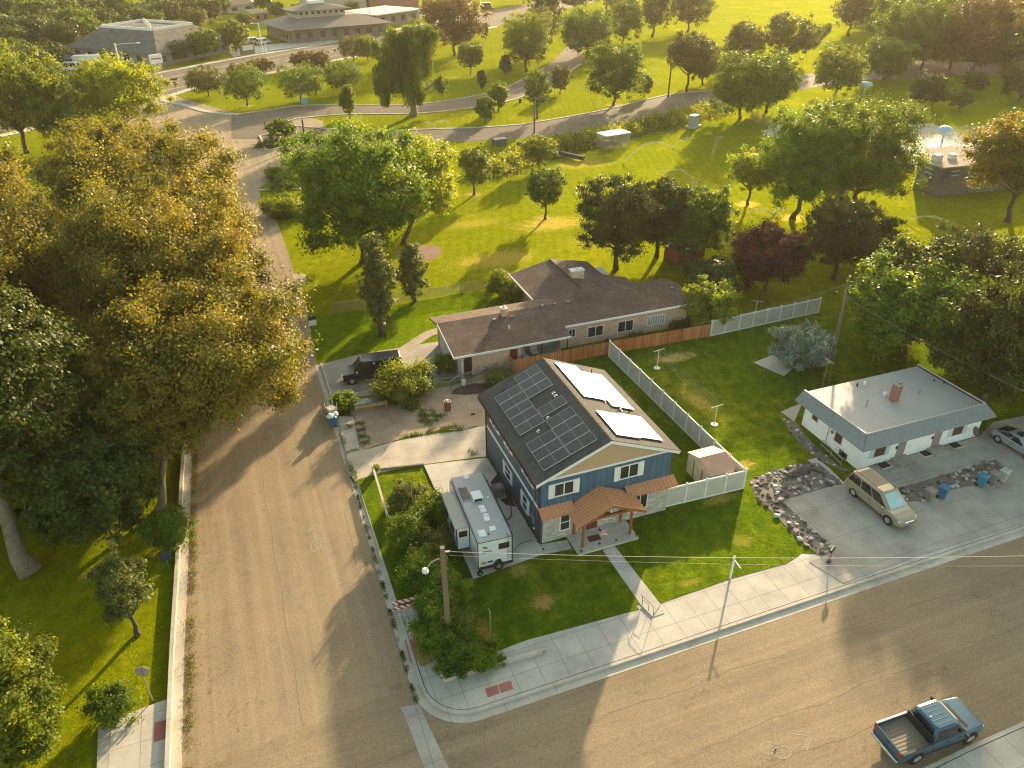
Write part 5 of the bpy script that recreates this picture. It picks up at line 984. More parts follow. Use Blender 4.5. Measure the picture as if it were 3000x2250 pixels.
for yy in (-1.12, -.84): g.tube([(-.1, yy, .8), (-.1, yy, Zt+.02), (.1, yy, Zt+.12), (.25, yy, Zt+.05)], .018, 6)
for k in range(8): g.cyl((-.1, -1.12, .95+k*.28), (-.1, -.84, .95+k*.28), .014, n=5)
g.build('ladder', MT['dark'], T)
g = MB(); g.box(-.12, .05, -W, W, .5, .6); g.build('bumper', MT['dark'], T)
def tyre(nm, c, ax, r, w): g = MB(); d = Vector(ax); g.cyl(Vector(c)-d*w/2, Vector(c)+d*w/2, r, n=16); t = g.build(nm, MT['black'], T); g = MB(); g.cyl(Vector(c)-d*(w/2+.01), Vector(c)+d*(w/2+.01), r*.5, n=12); g.build('rim', MT['steel'], t)
tyre('spare_wheel', (-.2, -.15, .62), (1, 0, 0), .34, .2)
for s in (-1, 1): tyre('wheel', (L*.42, s*(W-.12), .34), (0, 1, 0), .34, .22); tyre('wheel', (L*.54, s*(W-.12), .34), (0, 1, 0), .34, .22); g = MB(); g.bbox(L*.36, L*.6, s*(W-.1)-.12, s*(W-.1)+.12, .55, .72, .03); g.build('mudguard', MT['dark'], T)
tyre('stabiliser_wheel', (-.1, W-.1, .2), (1, 0, 0), .2, .12)
g = MB(); g.box(L*.0+.1, L-.4, -.5, .5, .5, .62); g.tube([(L-.4, .5, .5), (L+.9, 0, .5)], .05, 6); g.tube([(L-.4, -.5, .5), (L+.9, 0, .5)], .05, 6); g.build('chassis', MT['dark'], T)
g = MB(); g.cyl((L+.35, 0, .5), (L+.35, 0, 1.), .16, n=10); g.build('gas_bottle', MT['white'], T)
def onroof(nm, x, y, w, l, h, m, dome=False):
    g = MB(); g.bbox(x-l/2, x+l/2, y-w/2, y+w/2, Zt+.03, Zt+.04+h, .03); o = g.build(nm, m, T)
    if dome: g = MB(); g.dome((x, y, Zt+.04+h), l*.4, w*.4, .1, 10, 4); g.build('dome', MT['white'], o)
onroof('roof_vent', 6.7, .08, .38, .38, .08, MT['white']); onroof('air_conditioner', 4.35, -.02, .72, .85, .26, MT['white']); g = MB(); g.box(3.88, 3.93, -.28, .28, Zt+.08, Zt+.22); g.build('air_conditioner_grille', MT['dark'], T)
onroof('skylight', 3.05, -.05, .42, .75, .05, MT['white'], True); onroof('satellite_dome', 2.35, -.08, .36, .36, .04, MT['white'], True); onroof('roof_vent', 1.95, -.02, .4, .4, .1, MT['white']); onroof('roof_vent', .95, -.12, .42, .42, .06, MT['white']); onroof('roof_hatch', .72, .68, .5, .62, .06, MT['white'], True)
for x, y in ((4.05, -.75), (1.55, -.7), (5.6, .9), (.5, .3)): g = MB(); g.cyl((x, y, Zt), (x, y, Zt+.12), .06, n=8); g.build('pipe_vent', MT['white'] if y < 0 else MT['dark'], T)
sp = (4.9, .72); g = MB(); g.box(sp[0]-.72, sp[0]+.72, sp[1]-.36, sp[1]+.36, Zt+.07, Zt+.1); o = g.build('solar_panel', pfr, T); g = MB()
g.box(sp[0]-.69, sp[0]+.69, sp[1]-.33, sp[1]+.33, Zt+.1, Zt+.106); g.build('cell_sheet', pv, o)
g = MB(); g.box(1.9, 5.7, W, W+.92, .78, 2.62); so = g.build('slide_out', cw, T); g = MB(); g.box(1.84, 5.76, W+.02, W+.98, 2.62, 2.68); g.build('slide_roof', plain('slide_roof', (.30, .29, .26), .6, var=.12), so)
g = MB(); g.box(1.86, 1.9, W, W+.05, .78, 2.6); g.box(1.86, 1.9, W+.87, W+.94, .78, 2.6); g.box(1.86, 1.9, W, W+.94, .74, .8); g.build('slide_trim', MT['dark'], so)
g = MB(); g.bbox(1.87, 1.9, W+.17, W+.75, 1.85, 2.35, .01); g.build('slide_window', bpy.data.materials['brown_window'], so)
for x in (3.0, 4.6): g = MB(); g.bbox(x-.5, x+.5, W+.92, W+.945, 1.6, 2.2, .01); g.build('slide_window', bpy.data.materials['brown_window'], so)
g = MB(); g.cyl((1.0, -W-.08, Zt-.2), (6.2, -W-.08, Zt-.2), .07, n=8); g.build('awning_roll', MT['dark'], T)
for x in (1.0, 6.2): g = MB(); g.cyl((x, -W-.05, 1.), (x, -W-.06, Zt-.2), .03, n=6); g.build('awning_arm', MT['dark'], T)
g = MB(); g.bbox(4.9, 5.6, -W-.02, -W, .7, 2.5, .005); d = g.build('entrance_door', MT['offwhite'], T); g = MB(); g.box(5.0, 5.06, -W-.04, -W-.02, 1.5, 1.62); g.build('handle', MT['dark'], d)
g = MB(); g.bbox(-.5, -.25, .5, .75, .0, .12, .01)
# ---- far vehicles
def far_car(label, cat, P, rz, pm, L=4.8, H=1.7, W=1.9, van=False, name='parked_car'):
    T = thing(name, label, cat, (P[0], P[1], .05), rz, 'vehicles parked beyond the main road'); a = L/2; hw = W/2
    body_loft(T, [(-a, .45, .85, hw*.85), (-a+.2, .32, 1.0, hw), (0, .3, 1.0, hw), (a*.6, .3, .98, hw), (a, .4, .75, hw*.8)], pm); cabin(T, -a+.08 if van else -a*.75, a*.62 if van else a*.45, .97, hw*.93, -a+.15 if van else -a*.5, a*.42 if van else a*.1, H, hw*.8, pm, (.5,))
    for x in (-a*.6, a*.62):
        for s in (-1, 1): wheel(T, x, s*hw, .35, .24, s)
    lamps(T, a-.05, -a, hw*.9, .75, .95)
wp_ = paint('fleet_white_paint', (.66, .66, .64), 0, .35); bp = paint('black_car_paint', (.02, .02, .025)); sp_ = paint('grey_car_paint', (.25, .26, .27))
for lab, cat, P, rz, pm, L, H, van in (('white suv at the office forecourt, right one nearest the entrance', 'car', s2_(1375, 478), .5, wp_, 5., 1.9, True), ('white suv at the office forecourt, left one behind the street lamp', 'car', s2_(1265, 470), .5, wp_, 5., 1.9, True),
    ('black car under the yellow green tree by the office', 'car', s2_(1110, 525), .6, bp, 4.8, 1.5, False), ('white van by the car park fence above the bright yellow tree', 'van', o_(605, 575), -.4, wp_, 5.6, 2.3, True), ('dark car in the shaded car park left of the clinic', 'car', o_(605, 480), .5, bp, 4.8, 1.5, False),
    ('pale car in the car park beside the dark one', 'car', o_(560, 492), .5, sp_, 4.8, 1.5, False), ('grey car at the back of the car park', 'car', o_(665, 460), .5, sp_, 4.8, 1.5, False), ('white car seen through the willow curtains on the park drive', 'car', n2_(985, 700), .8, wp_, 4.8, 1.5, False),
    ('white van on the road at the top left of the office', 'van', s2_(1430, 65), .3, wp_, 6, 2.4, True), ('dark parked truck at the top edge beside the main road', 'van', n2_(1945, 110), .3, bp, 6.5, 3., True), ('pale car in front of the white gabled house', 'car', o2(200, 580), .1, sp_, 4.8, 1.5, False)): far_car(lab, cat, P, rz, pm, L, H, van=van)
P = o_(720, 545); T = thing('box_trailer', 'white box trailer beside the white van above the bright yellow tree', 'trailer', P, -.2, 'vehicles parked beyond the main road'); g = MB(); g.bbox(-3.5, 3.5, -1.3, 1.3, .7, 3.2, .05); g.build('box_body', MT['white'], T)
for x in (-1, 1):
    for s in (-1, 1): wheel(T, x, s*1.3, .4, .25, s)
# ------------------------------------------------------------------ trees and shrubs
def lm(n, *c, t=.42, **k): return leafmat(n, [(i/(len(c)-1), x) for i, x in enumerate(c)], t, **k)
LM = {
 'brown': lm('olive_brown_leaves', (0.07652, 0.087, 0.01268), (0.1501, 0.15, 0.01973), (0.2372, 0.2175, 0.02818), (0.2908, 0.1875, 0.031), t=.4),
 'green': lm('green_leaves', (0.05018, 0.09819, 0.00976), (0.09739, 0.1584, 0.0122), (0.1697, 0.2217, 0.01464), t=.45),
 'lush': lm('lush_leaves', (0.05893, 0.1162, 0.00976), (0.1179, 0.2032, 0.01464), (0.2136, 0.283, 0.0183), t=.5),
 'yell': lm('yellow_leaves', (0.122, 0.1771, 0.0122), (0.244, 0.2952, 0.01464), (0.3904, 0.3985, 0.0183), t=.5),
 'yg': lm('yellow_green_leaves', (0.0732, 0.1141, 0.0122), (0.1464, 0.1946, 0.01708), (0.244, 0.2684, 0.02196), t=.5),
 'dark': lm('dark_leaves', (0.03543, 0.05856, 0.00976), (0.06495, 0.0937, 0.01342), (0.1108, 0.1346, 0.01708), t=.35),
 'pine': lm('pine_needles', (0.03221, 0.0488, 0.01208), (0.06173, 0.08235, 0.01745), (0.1141, 0.122, 0.02684), t=.2),
 'oak': lm('dull_oak_leaves', (0.05612, 0.07296, 0.01464), (0.1037, 0.1193, 0.02196), (0.1708, 0.1543, 0.02928), t=.35),
 'plum': lm('plum_leaves', (0.02684, 0.00976, 0.0122), (0.061, 0.01708, 0.0183), (0.1464, 0.0366, 0.0305), t=.3),
 'spruce': lm('blue_spruce_needles', (0.1275, 0.1757, 0.1427), (0.2202, 0.2855, 0.2284), (0.3245, 0.3843, 0.3045), t=.12),
 'orange': lm('orange_green_leaves', (0.0549, 0.08723, 0.0122), (0.1427, 0.1476, 0.01464), (0.2965, 0.1879, 0.01464), t=.45),
 'rust': lm('rust_leaves', (0.0549, 0.04831, 0.01708), (0.1098, 0.0832, 0.0244), (0.1867, 0.1208, 0.0305), t=.35),
 'willow': lm('willow_leaves', (0.061, 0.09394, 0.01464), (0.1037, 0.1543, 0.01952), (0.1708, 0.2214, 0.02196), t=.42),
 'lime': lm('lime_leaves', (0.1098, 0.1708, 0.0122), (0.1952, 0.2684, 0.01708), (0.3172, 0.366, 0.0244), t=.55),
 'silver': lm('silvery_leaves', (0.061, 0.0915, 0.02196), (0.122, 0.1586, 0.0366), (0.2196, 0.244, 0.06588), t=.35),
}
def leafmesh(name, P, Nn, D, L, W, val, mat, parent):
    n = len(P); B = np.cross(Nn, D); B /= np.linalg.norm(B, axis=1)[:, None]+1e-9; D = np.cross(B, Nn)
    L = L[:, None]; W = W[:, None]
    v = np.empty((n, 4, 3)); v[:, 0] = P-D*L*.5; v[:, 1] = P+B*W*.5-D*L*.05+Nn*L*.08; v[:, 2] = P+D*L*.5; v[:, 3] = P-B*W*.5-D*L*.05+Nn*L*.08
    me = bpy.data.meshes.new(name); me.vertices.add(n*4); me.vertices.foreach_set('co', v.astype(np.float32).ravel())
    me.loops.add(n*4); me.loops.foreach_set('vertex_index', np.arange(n*4, dtype=np.int32)); me.polygons.add(n)
    me.polygons.foreach_set('loop_start', np.arange(0, n*4, 4, dtype=np.int32)); me.polygons.foreach_set('loop_total', np.full(n, 4, dtype=np.int32))
    a = me.attributes.new('v', 'FLOAT', 'FACE'); a.data.foreach_set('value', np.clip(val, 0, 1).astype(np.float32)); me.materials.append(mat); me.update(calc_edges=True)
    o = bpy.data.objects.new(name, me); col.objects.link(o); o.parent = parent; _kid.setdefault(parent.name, []).append(o); return o
def unit(rs, n): d = rs.normal(size=(n, 3)); return d/np.linalg.norm(d, axis=1)[:, None]
def crown_clumps(rs, lobes, nc, shell=(.62, 1.), zmin=-.97):
    w = np.array([l[3]*l[4]+l[3]*l[5] for l in lobes], float); w /= w.sum(); k = rs.choice(len(lobes), nc, p=w); L = np.array(lobes)[k]
    d = unit(rs, nc); d[:, 2] = np.where(d[:, 2] < zmin, -d[:, 2], d[:, 2]); r = rs.uniform(shell[0]**2, shell[1]**2, nc)**.5
    r *= 1+.14*np.sin(3*d[:, 0]*2+k)+.12*np.sin(5*d[:, 1]+2*k)
    return L[:, :3]+d*L[:, 3:6]*r[:, None], d
def tree(name, label, cat, loc, h, rx, kind='broad', mat='green', ry=None, cb=.28, nleaf=9000, leaf=.3, seed=1, group='park trees', lobes=None, clump=None, lean=(0, 0), bark='bark', tr=None, off=(0, 0), crown_rz=None):
    rs = np.random.RandomState(seed); ry = ry or rx; nleaf = int(nleaf*1.7); leaf *= .86; T = thing(name, label, cat, loc, group=group)
    zc0 = h*cb; hz = (h-zc0)/2; cz = zc0+hz; ox, oy = off
    if lobes is None:
        lobes = []
        if kind in ('column',):
            for i in range(15): u = i/14; rr = rx*(.30+1.0*math.sin(math.pi*min(1, .14+.80*(1-u)**1.25)))*.78; lobes.append((rs.normal()*.16*rx, rs.normal()*.16*rx, zc0+(h-zc0)*(.06+.88*u), rr*.9, rr*.9, (h-zc0)*.11))
        elif kind in ('shrub', 'hedge'):
            for i in range(7): a = i*2.4; q = .5 if i else 0; lobes.append((ox+rx*q*math.cos(a), oy+ry*q*math.sin(a), h*rs.uniform(.4, .6), rx*.6, ry*.6, h*rs.uniform(.38, .5)))
        else:
            lobes.append((ox*.7, oy*.7, cz-.04*hz, rx*.66, ry*.66, hz*.78)); nl = 24 if rx > 3.5 else 13
            for i in range(nl):
                a = i*2.39996+seed; u = (i+.5)/nl; sz = -.93+1.86*u; el = math.asin(sz); q = .64*max(.05, math.cos(el))**.5; s = rs.uniform(.25, .42)
                lobes.append((ox+rx*q*math.cos(a)*rs.uniform(.86, 1.14), oy+ry*q*math.sin(a)*rs.uniform(.86, 1.14), cz+hz*.62*sz, rx*s, ry*s, min(hz*.34, rx*s*1.05)))
    cr = clump or max(.34, rx*.15); area = sum(4*l[3]*l[5] for l in lobes); nc = int(min(620, max(16, area/(cr*cr)*.6)))
    C, d0 = crown_clumps(rs, lobes, nc); C += rs.normal(size=C.shape)*cr*.35; C[:, 2] = np.maximum(C[:, 2], zc0*.75 if kind not in ('shrub', 'hedge') else .1*h)
    top = h-.75*cr; C[:, 2] = np.minimum(C[:, 2], top)
    k = rs.choice(nc, nleaf); cv = rs.uniform(0, 1, nc); csz = rs.uniform(.65, 1.35, nc)
    if kind == 'willow':
        ln = rs.uniform(.08, .5, nc)*h*np.clip((C[:, 2]-zc0)/(h-zc0)+.35, .3, 1); u = rs.uniform(0, 1, nleaf); st = rs.randint(0, 9, nleaf)
        sa = (st*2.4+k)[:, None]; P = C[k]+np.hstack([np.cos(sa), np.sin(sa), np.zeros_like(sa)])*(cr*csz[k]*(.25+.1*st))[:, None]*.8+rs.normal(size=(nleaf, 3))*.16*cr
        P[:, 2] -= u*ln[k]; P[:, 2] = np.maximum(P[:, 2], .6); d = unit(rs, nleaf)*.5; d[:, 2] = -1.; Nn = unit(rs, nleaf); Nn[:, 2] *= .4
    else:
        d = unit(rs, nleaf); r = np.minimum(np.abs(rs.normal(size=nleaf))*.62+.12, 1.25); flat = .5 if kind == 'pine' else .72
        ax = unit(rs, nc); ax[:, 2] = np.abs(ax[:, 2])+.25; tip = np.clip(rs.exponential(.28, nleaf), 0, .95)*(rs.uniform(size=nleaf) < .45)
        P = C[k]+d*(cr*csz[k]*r)[:, None]*np.array([1, 1, flat])+ax[k]*(cr*csz[k]*tip*1.1)[:, None]; out = P-np.array([ox, oy, cz-hz*.5]); out /= np.linalg.norm(out, axis=1)[:, None]+1e-6
        Nn = d*.6+out*.45+rs.normal(size=(nleaf, 3))*.55+np.array([0, 0, .25])
        if kind in ('pine', 'spruce'): Dd = out*.8+np.array([0, 0, .9])+rs.normal(size=(nleaf, 3))*.35; Nn = unit(rs, nleaf)
    P[:, 2] = np.maximum(P[:, 2], .06); Nn /= np.linalg.norm(Nn, axis=1)[:, None]+1e-9
    D = rs.normal(size=(nleaf, 3)) if kind not in ('pine', 'spruce') else Dd
    if kind == 'willow': D = d
    D -= Nn*(D*Nn).sum(1)[:, None]; D /= np.linalg.norm(D, axis=1)[:, None]+1e-9
    L = leaf*rs.uniform(.7, 1.35, nleaf); W = L*(.3 if kind in ('pine', 'spruce', 'willow') else .68)
    val = cv[k]*.6+rs.uniform(0, 1, nleaf)*.4
    if lean != (0, 0): P[:, 0] += lean[0]*P[:, 2]/h; P[:, 1] += lean[1]*P[:, 2]/h
    leafmesh('foliage' if kind in ('shrub', 'hedge') else 'crown', P, Nn, D, L, W, val, LM[mat], T)
    g = MB(); tr = tr or max(.05, h*.022)
    le = lambda x, y, z: (x+lean[0]*z/h, y+lean[1]*z/h, z)
    if kind in ('shrub', 'hedge'):
        for l in lobes[:5]: g.tube([(ox, oy, 0), ((ox+l[0])/2+.05, (oy+l[1])/2, l[2]*.5), (l[0], l[1], l[2])], [.05, .035, .015], 5)
    else:
        zt = zc0*.9+.15*h if kind != 'column' else h*.85
        if kind in ('pine', 'spruce'): zt = h*.9
        tp = [le(ox*t, oy*t, zt*t) if True else 0 for t in (0, .12, .35, .65, 1.)]
        tp = [(p[0]+math.sin(i*1.7+seed)*tr*.5*(i > 0), p[1]+math.cos(i*2.1+seed)*tr*.5*(i > 0), p[2]) for i, p in enumerate(tp)]
        g.tube(tp, [tr*1.5, tr*1.08, tr*.92, tr*.8, tr*(.6 if kind not in ('pine', 'spruce', 'column') else .2)], 8)
        for l in lobes[1:]:
            z0 = min(zt, max(zc0*.75, l[2]*.55)); a = Vector(le(ox*z0/zt, oy*z0/zt, z0)); b = Vector(le(l[0], l[1], l[2])); m = a.lerp(b, .5)+Vector((0, 0, -.08*(b-a).length))
            g.tube([a, m, b], [tr*.5, tr*.32, tr*.1], 5)
        for i in rs.choice(nc, min(nc, 26), replace=False):
            l = min(lobes[1:] or lobes, key=lambda q: (q[0]-C[i][0])**2+(q[1]-C[i][1])**2+(q[2]-C[i][2])**2); g.tube([le(*l[:3]), le(*[(l[j]+C[i][j])/2+(.05*rx if j == 2 else 0) for j in range(3)]), le(*C[i])], [tr*.16, tr*.1, tr*.04], 4)
    g.build('stem' if kind in ('shrub', 'hedge') else 'trunk', MT[bark], T, smooth=True)
    return T
def ptree(bx, by, ty, w, label, mat='green', kind='broad', name='park_tree', cat='tree', n=6000, leaf=.34, group='park trees', cb=.06, seed=None, hmul=1., **kw):
    b = v_(bx, by); h = hgt(b, ty)*hmul
    h *= .97        # the far rim of the crown reads higher than its axis
    return tree(name, label, cat, b, h, w*mpp((b[0], b[1], h*.55))/2*1.06, kind, mat, cb=cb, nleaf=n, leaf=leaf, seed=seed or int(bx*7+by), group=group, **kw)
PT = [
 (451, 208, 139, 88, 'brown green rounded tree nearest the park corner of the main road', 'oak', {}),
 (535, 229, 131, 99, 'dark green tree with forked trunk, leftmost of the three dark round trees', 'green', {}),
 (651, 219, 131, 101, 'dark green round tree in the middle of the three on the park island', 'green', {}),
 (743, 201, 121, 92, 'dense dark round tree rightmost of the three on the park island', 'green', {}),
 (563, 158, 126, 62, 'small rusty tree by the main road behind the forked tree', 'rust', {}),
 (520, 172, 135, 55, 'small russet tree behind the corner tree on the verge', 'rust', {}),
 (687, 155, 107, 58, 'reddish brown tree on the verge above the middle round tree', 'rust', {}), (655, 150, 109, 48, 'small reddish tree left of its twin on the verge', 'rust', {}),
 (765, 131, 72, 66, 'greenish brown tree left of the giant willow by the road', 'oak', {}), (795, 133, 70, 50, 'small olive tree tucked against the left side of the willow', 'yg', {}),
 (756, 256, 181, 35, 'slim pale green conical young tree on the road median', 'yg', dict(kind='column', cb=.12)),
 (608, 303, 257, 64, 'small dark round tree in the planter island', 'green', dict(cb=.12)),
 (1048, 266, 201, 42, 'small bright green young tree on the median', 'lush', {}), (1077, 242, 169, 46, 'small thin yellowish young tree beside the park drive', 'yg', {}),
 (1017, 161, 87, 57, 'dark pyramidal tree on the lawn right of the willow', 'dark', dict(cb=.18)), (1041, 193, 152, 16, 'very slim dark sapling in the shade right of the willow', 'dark', dict(kind='column', cb=.1)),
 (1092, 163, 118, 24, 'narrow dark sapling under the yellow cottonwood', 'dark', dict(kind='column', cb=.1)), (1049, 86, 44, 17, 'tiny young tree by the main road far lawn', 'green', {}),
 (981, 120, -30, 140, 'huge brown leaved tree with forked trunk beyond the willow', 'rust', dict(n=14000, leaf=.55)),
 (1136, 154, 6, 112, 'tall yellow topped cottonwood beside the park drive', 'yg', dict(n=14000, leaf=.45)),
 (1175, 116, -60, 78, 'tall dark brownish tree behind the yellow cottonwood', 'oak', dict(n=9000, leaf=.5)),
 (1160, 256, 141, 60, 'upright green tree behind the park utility pole', 'green', dict(cb=.2)), (1210, 203, 133, 46, 'small dark reddish tree by the drive bend', 'oak', {}),
 (1268, 125, 2, 118, 'broad green tree right of the park drive at the top', 'green', dict(n=14000, leaf=.5)), (1345, 95, -10, 80, 'hazy green tree at the top edge right of the drive', 'green', dict(n=7000, leaf=.55)),
 (1326, 228, 76, 130, 'large golden green round tree beside the lower park road', 'green', dict(n=16000, leaf=.42)), (1391, 209, 155, 34, 'little dark tree at the right foot of the large round tree', 'green', {}),
 (1410, 80, -60, 72, 'tall dark tree on the far park lawn', 'oak', dict(n=8000, leaf=.5)), (1486, 70, -50, 100, 'broad dark tree at the top edge beside the far field', 'oak', dict(n=9000, leaf=.55)),
 (1483, 198, 60, 104, 'leaning tree at the right end of the lower road, left of its brown neighbour', 'oak', dict(n=12000, leaf=.42, cb=.3)), (1517, 183, 88, 84, 'brown green tree behind the leaning roadside tree', 'oak', dict(n=9000, leaf=.45)),
 (1597, 257, 95, 145, 'large green tree above the utility cabinet at the road end', 'green', dict(n=15000, leaf=.42)), (1655, 242, 96, 116, 'green tree close right of the large tree by the ditch', 'green', dict(n=12000, leaf=.45)),
 (1600, 150, 35, 95, 'olive tree behind and above the ditch side pair', 'oak', dict(n=9000, leaf=.5)), (1700, 135, 22, 120, 'dark olive broad tree left of the far hedge', 'oak', dict(n=11000, leaf=.5)),
 (1804, 206, 92, 112, 'yellow green tree left of the giant green mass', 'yg', dict(n=12000, leaf=.45)), (1832, 78, -80, 84, 'tall dark grey green tree right of the far field', 'oak', dict(n=9000, leaf=.55)),
 (1955, 150, -30, 160, 'huge grey green tree at the top right of the park', 'green', dict(n=15000, leaf=.6)), (1905, 178, 72, 110, 'green tree in front of the huge grey green tree', 'green', dict(n=11000, leaf=.5)),
 (2100, 162, -40, 170, 'huge rusty brown tree in the upper right corner', 'rust', dict(n=15000, leaf=.6)), (2030, 100, -40, 110, 'green tree between the grey green and the rusty giants', 'green', dict(n=9000, leaf=.6)),
 (1982, 232, 150, 50, 'dark twin trunk tree beyond the pool, left one', 'dark', {}), (2012, 236, 148, 58, 'dark leaning tree beyond the pool, right one', 'dark', {}),
 (2098, 206, 150, 52, 'dark compact tree on the shaded lawn at the right', 'dark', {}), (2070, 236, 187, 50, 'dull green bush tree on the lawn beyond the pool', 'green', dict(cb=.05)),
 (2200, 218, 122, 95, 'dark green tree cut by the right edge above the orange one', 'dark', dict(n=9000, leaf=.45)), (2215, 130, -40, 120, 'brown tree in the far upper right corner edge', 'rust', dict(n=8000, leaf=.6)),
 (2175, 478, 215, 225, 'orange tipped spreading tree at the right edge before the pool house', 'orange', dict(n=34000, leaf=.34, cb=.2)),
 (1712, 474, 205, 215, 'big lush tree with leaning trunk in a mulch circle, left half of the big pair', 'lush', dict(n=42000, leaf=.32, cb=.1, off=(1.2, 0))),
 (1842, 458, 180, 245, 'big lush tree, right half of the big pair beside the pool house', 'green', dict(n=42000, leaf=.32, cb=.08)),
 (1615, 442, 315, 118, 'airy bright green locust with a thin forked trunk in a mulch ring', 'lime', dict(n=9000, leaf=.3, cb=.28)),
 (1178, 473, 353, 92, 'small round tree with long trunk shadow in the middle of the lit lawn', 'green', dict(n=11000, leaf=.26, cb=.22)),
 (1024, 421, 304, 74, 'yellow green egg shaped young tree right of the big maple', 'yg', dict(n=9000, leaf=.26, cb=.2)),
 (1164, 366, 288, 74, 'yellow green round young tree by the ditch pipe', 'yg', dict(n=9000, leaf=.26, cb=.15)),
 (1330, 582, 366, 178, 'dark olive pine with leaning trunk behind the ranch house', 'pine', dict(kind='pine', n=30000, leaf=.42, cb=.15, name='pine_tree')),
 (1418, 556, 372, 120, 'second dark pine merging with the leaning pine', 'pine', dict(kind='pine', n=18000, leaf=.42, cb=.1, name='pine_tree')),
 (1500, 562, 388, 140, 'dense green round tree right of the dark pines', 'green', dict(n=20000, leaf=.3, cb=.08)),
 (1652, 628, 485, 172, 'wide purple leaved plum tree', 'plum', dict(n=26000, leaf=.26, cb=.05, name='plum_tree')),
 (1800, 602, 410, 150, 'dark irregular pine between the plum and the lit lawn', 'pine', dict(kind='pine', n=22000, leaf=.42, cb=.15, name='pine_tree')),
 (1862, 585, 462, 120, 'lower dark pine right of the irregular pine', 'pine', dict(kind='pine', n=15000, leaf=.42, cb=.1, name='pine_tree')),
 (1950, 770, 548, 290, 'large fresh green catalpa like tree beside the white house back lawn', 'lush', dict(n=42000, leaf=.36, cb=.1)),
 (2118, 880, 585, 275, 'large dark evergreen behind the white house at the right edge', 'dark', dict(kind='pine', n=38000, leaf=.5, cb=.12, name='pine_tree')),
 (2260, 850, 520, 320, 'dark evergreen mass cut by the right edge', 'pine', dict(kind='pine', n=26000, leaf=.5, cb=.12, name='pine_tree')),
 (1525, 708, 602, 118, 'small bright lime green tree at the end of the orange fence', 'lime', dict(n=10000, leaf=.24, cb=.15, group='garden trees')),
 (785, 568, 246, 305, 'big green maple in front of the parking street, broad and dark below', 'lush', dict(n=52000, leaf=.36, cb=.12, seed=5)),
 (872, 528, 285, 215, 'yellow side maple leaning right of the big green maple', 'yell', dict(n=26000, leaf=.36, cb=.22, off=(2.0, 0))),
 (826, 724, 504, 66, 'tall columnar tree on the ranch lawn', 'silver', dict(kind='column', n=15000, leaf=.24, cb=.06, name='columnar_tree', group='columnar trees on the ranch lawn')),
 (896, 651, 524, 62, 'shorter columnar tree with narrow base by the garden fence', 'silver', dict(kind='column', n=11000, leaf=.24, cb=.08, name='columnar_tree', group='columnar trees on the ranch lawn')),
 (282, 300, 108, 185, 'bright yellow tree by the main road at the upper left', 'yell', dict(n=26000, leaf=.42, cb=.2)),
 (60, 330, 80, 210, 'large yellow green tree at the upper left edge', 'yg', dict(n=22000, leaf=.45, cb=.15)), (150, 335, 140, 130, 'olive yellow tree between the edge tree and the bright yellow tree', 'yg', dict(n=14000, leaf=.42, cb=.15)),
]
for bx, by, ty, w, lab, mat, kw in PT: ptree(bx, by, ty, w, lab, mat, **kw)
# giant willow
b = v_(892, 250); h = hgt(b, 26)*.97
tree('willow_tree', 'giant weeping willow with hanging curtains over the park road', 'tree', b, h, 8.6, 'willow', 'willow', cb=.3, nleaf=36000, leaf=.55, seed=12, clump=1.1, tr=.7, bark='barkl',
    lobes=[(0, 0, h*.72, 3.4, 3.4, h*.2), (-4.6, -1, h*.62, 3.1, 3., h*.2), (-6.2, -2, h*.45, 2.2, 2.2, h*.14), (-3.2, .5, h*.8, 2.6, 2.6, h*.12), (1.5, .5, h*.85, 2.8, 2.6, h*.12), (4.2, 1.2, h*.82, 2., 2., h*.1), (5.8, 2.2, h*.6, 1.6, 1.6, h*.14), (7.6, 2.8, h*.36, 1.3, 1.3, h*.1), (-1.2, -2.6, h*.45, 2.2, 1.8, h*.14), (1.2, -2.2, h*.3, 1.6, 1.5, h*.1), (-2.4, 2, h*.5, 2.4, 2.2, h*.15)])
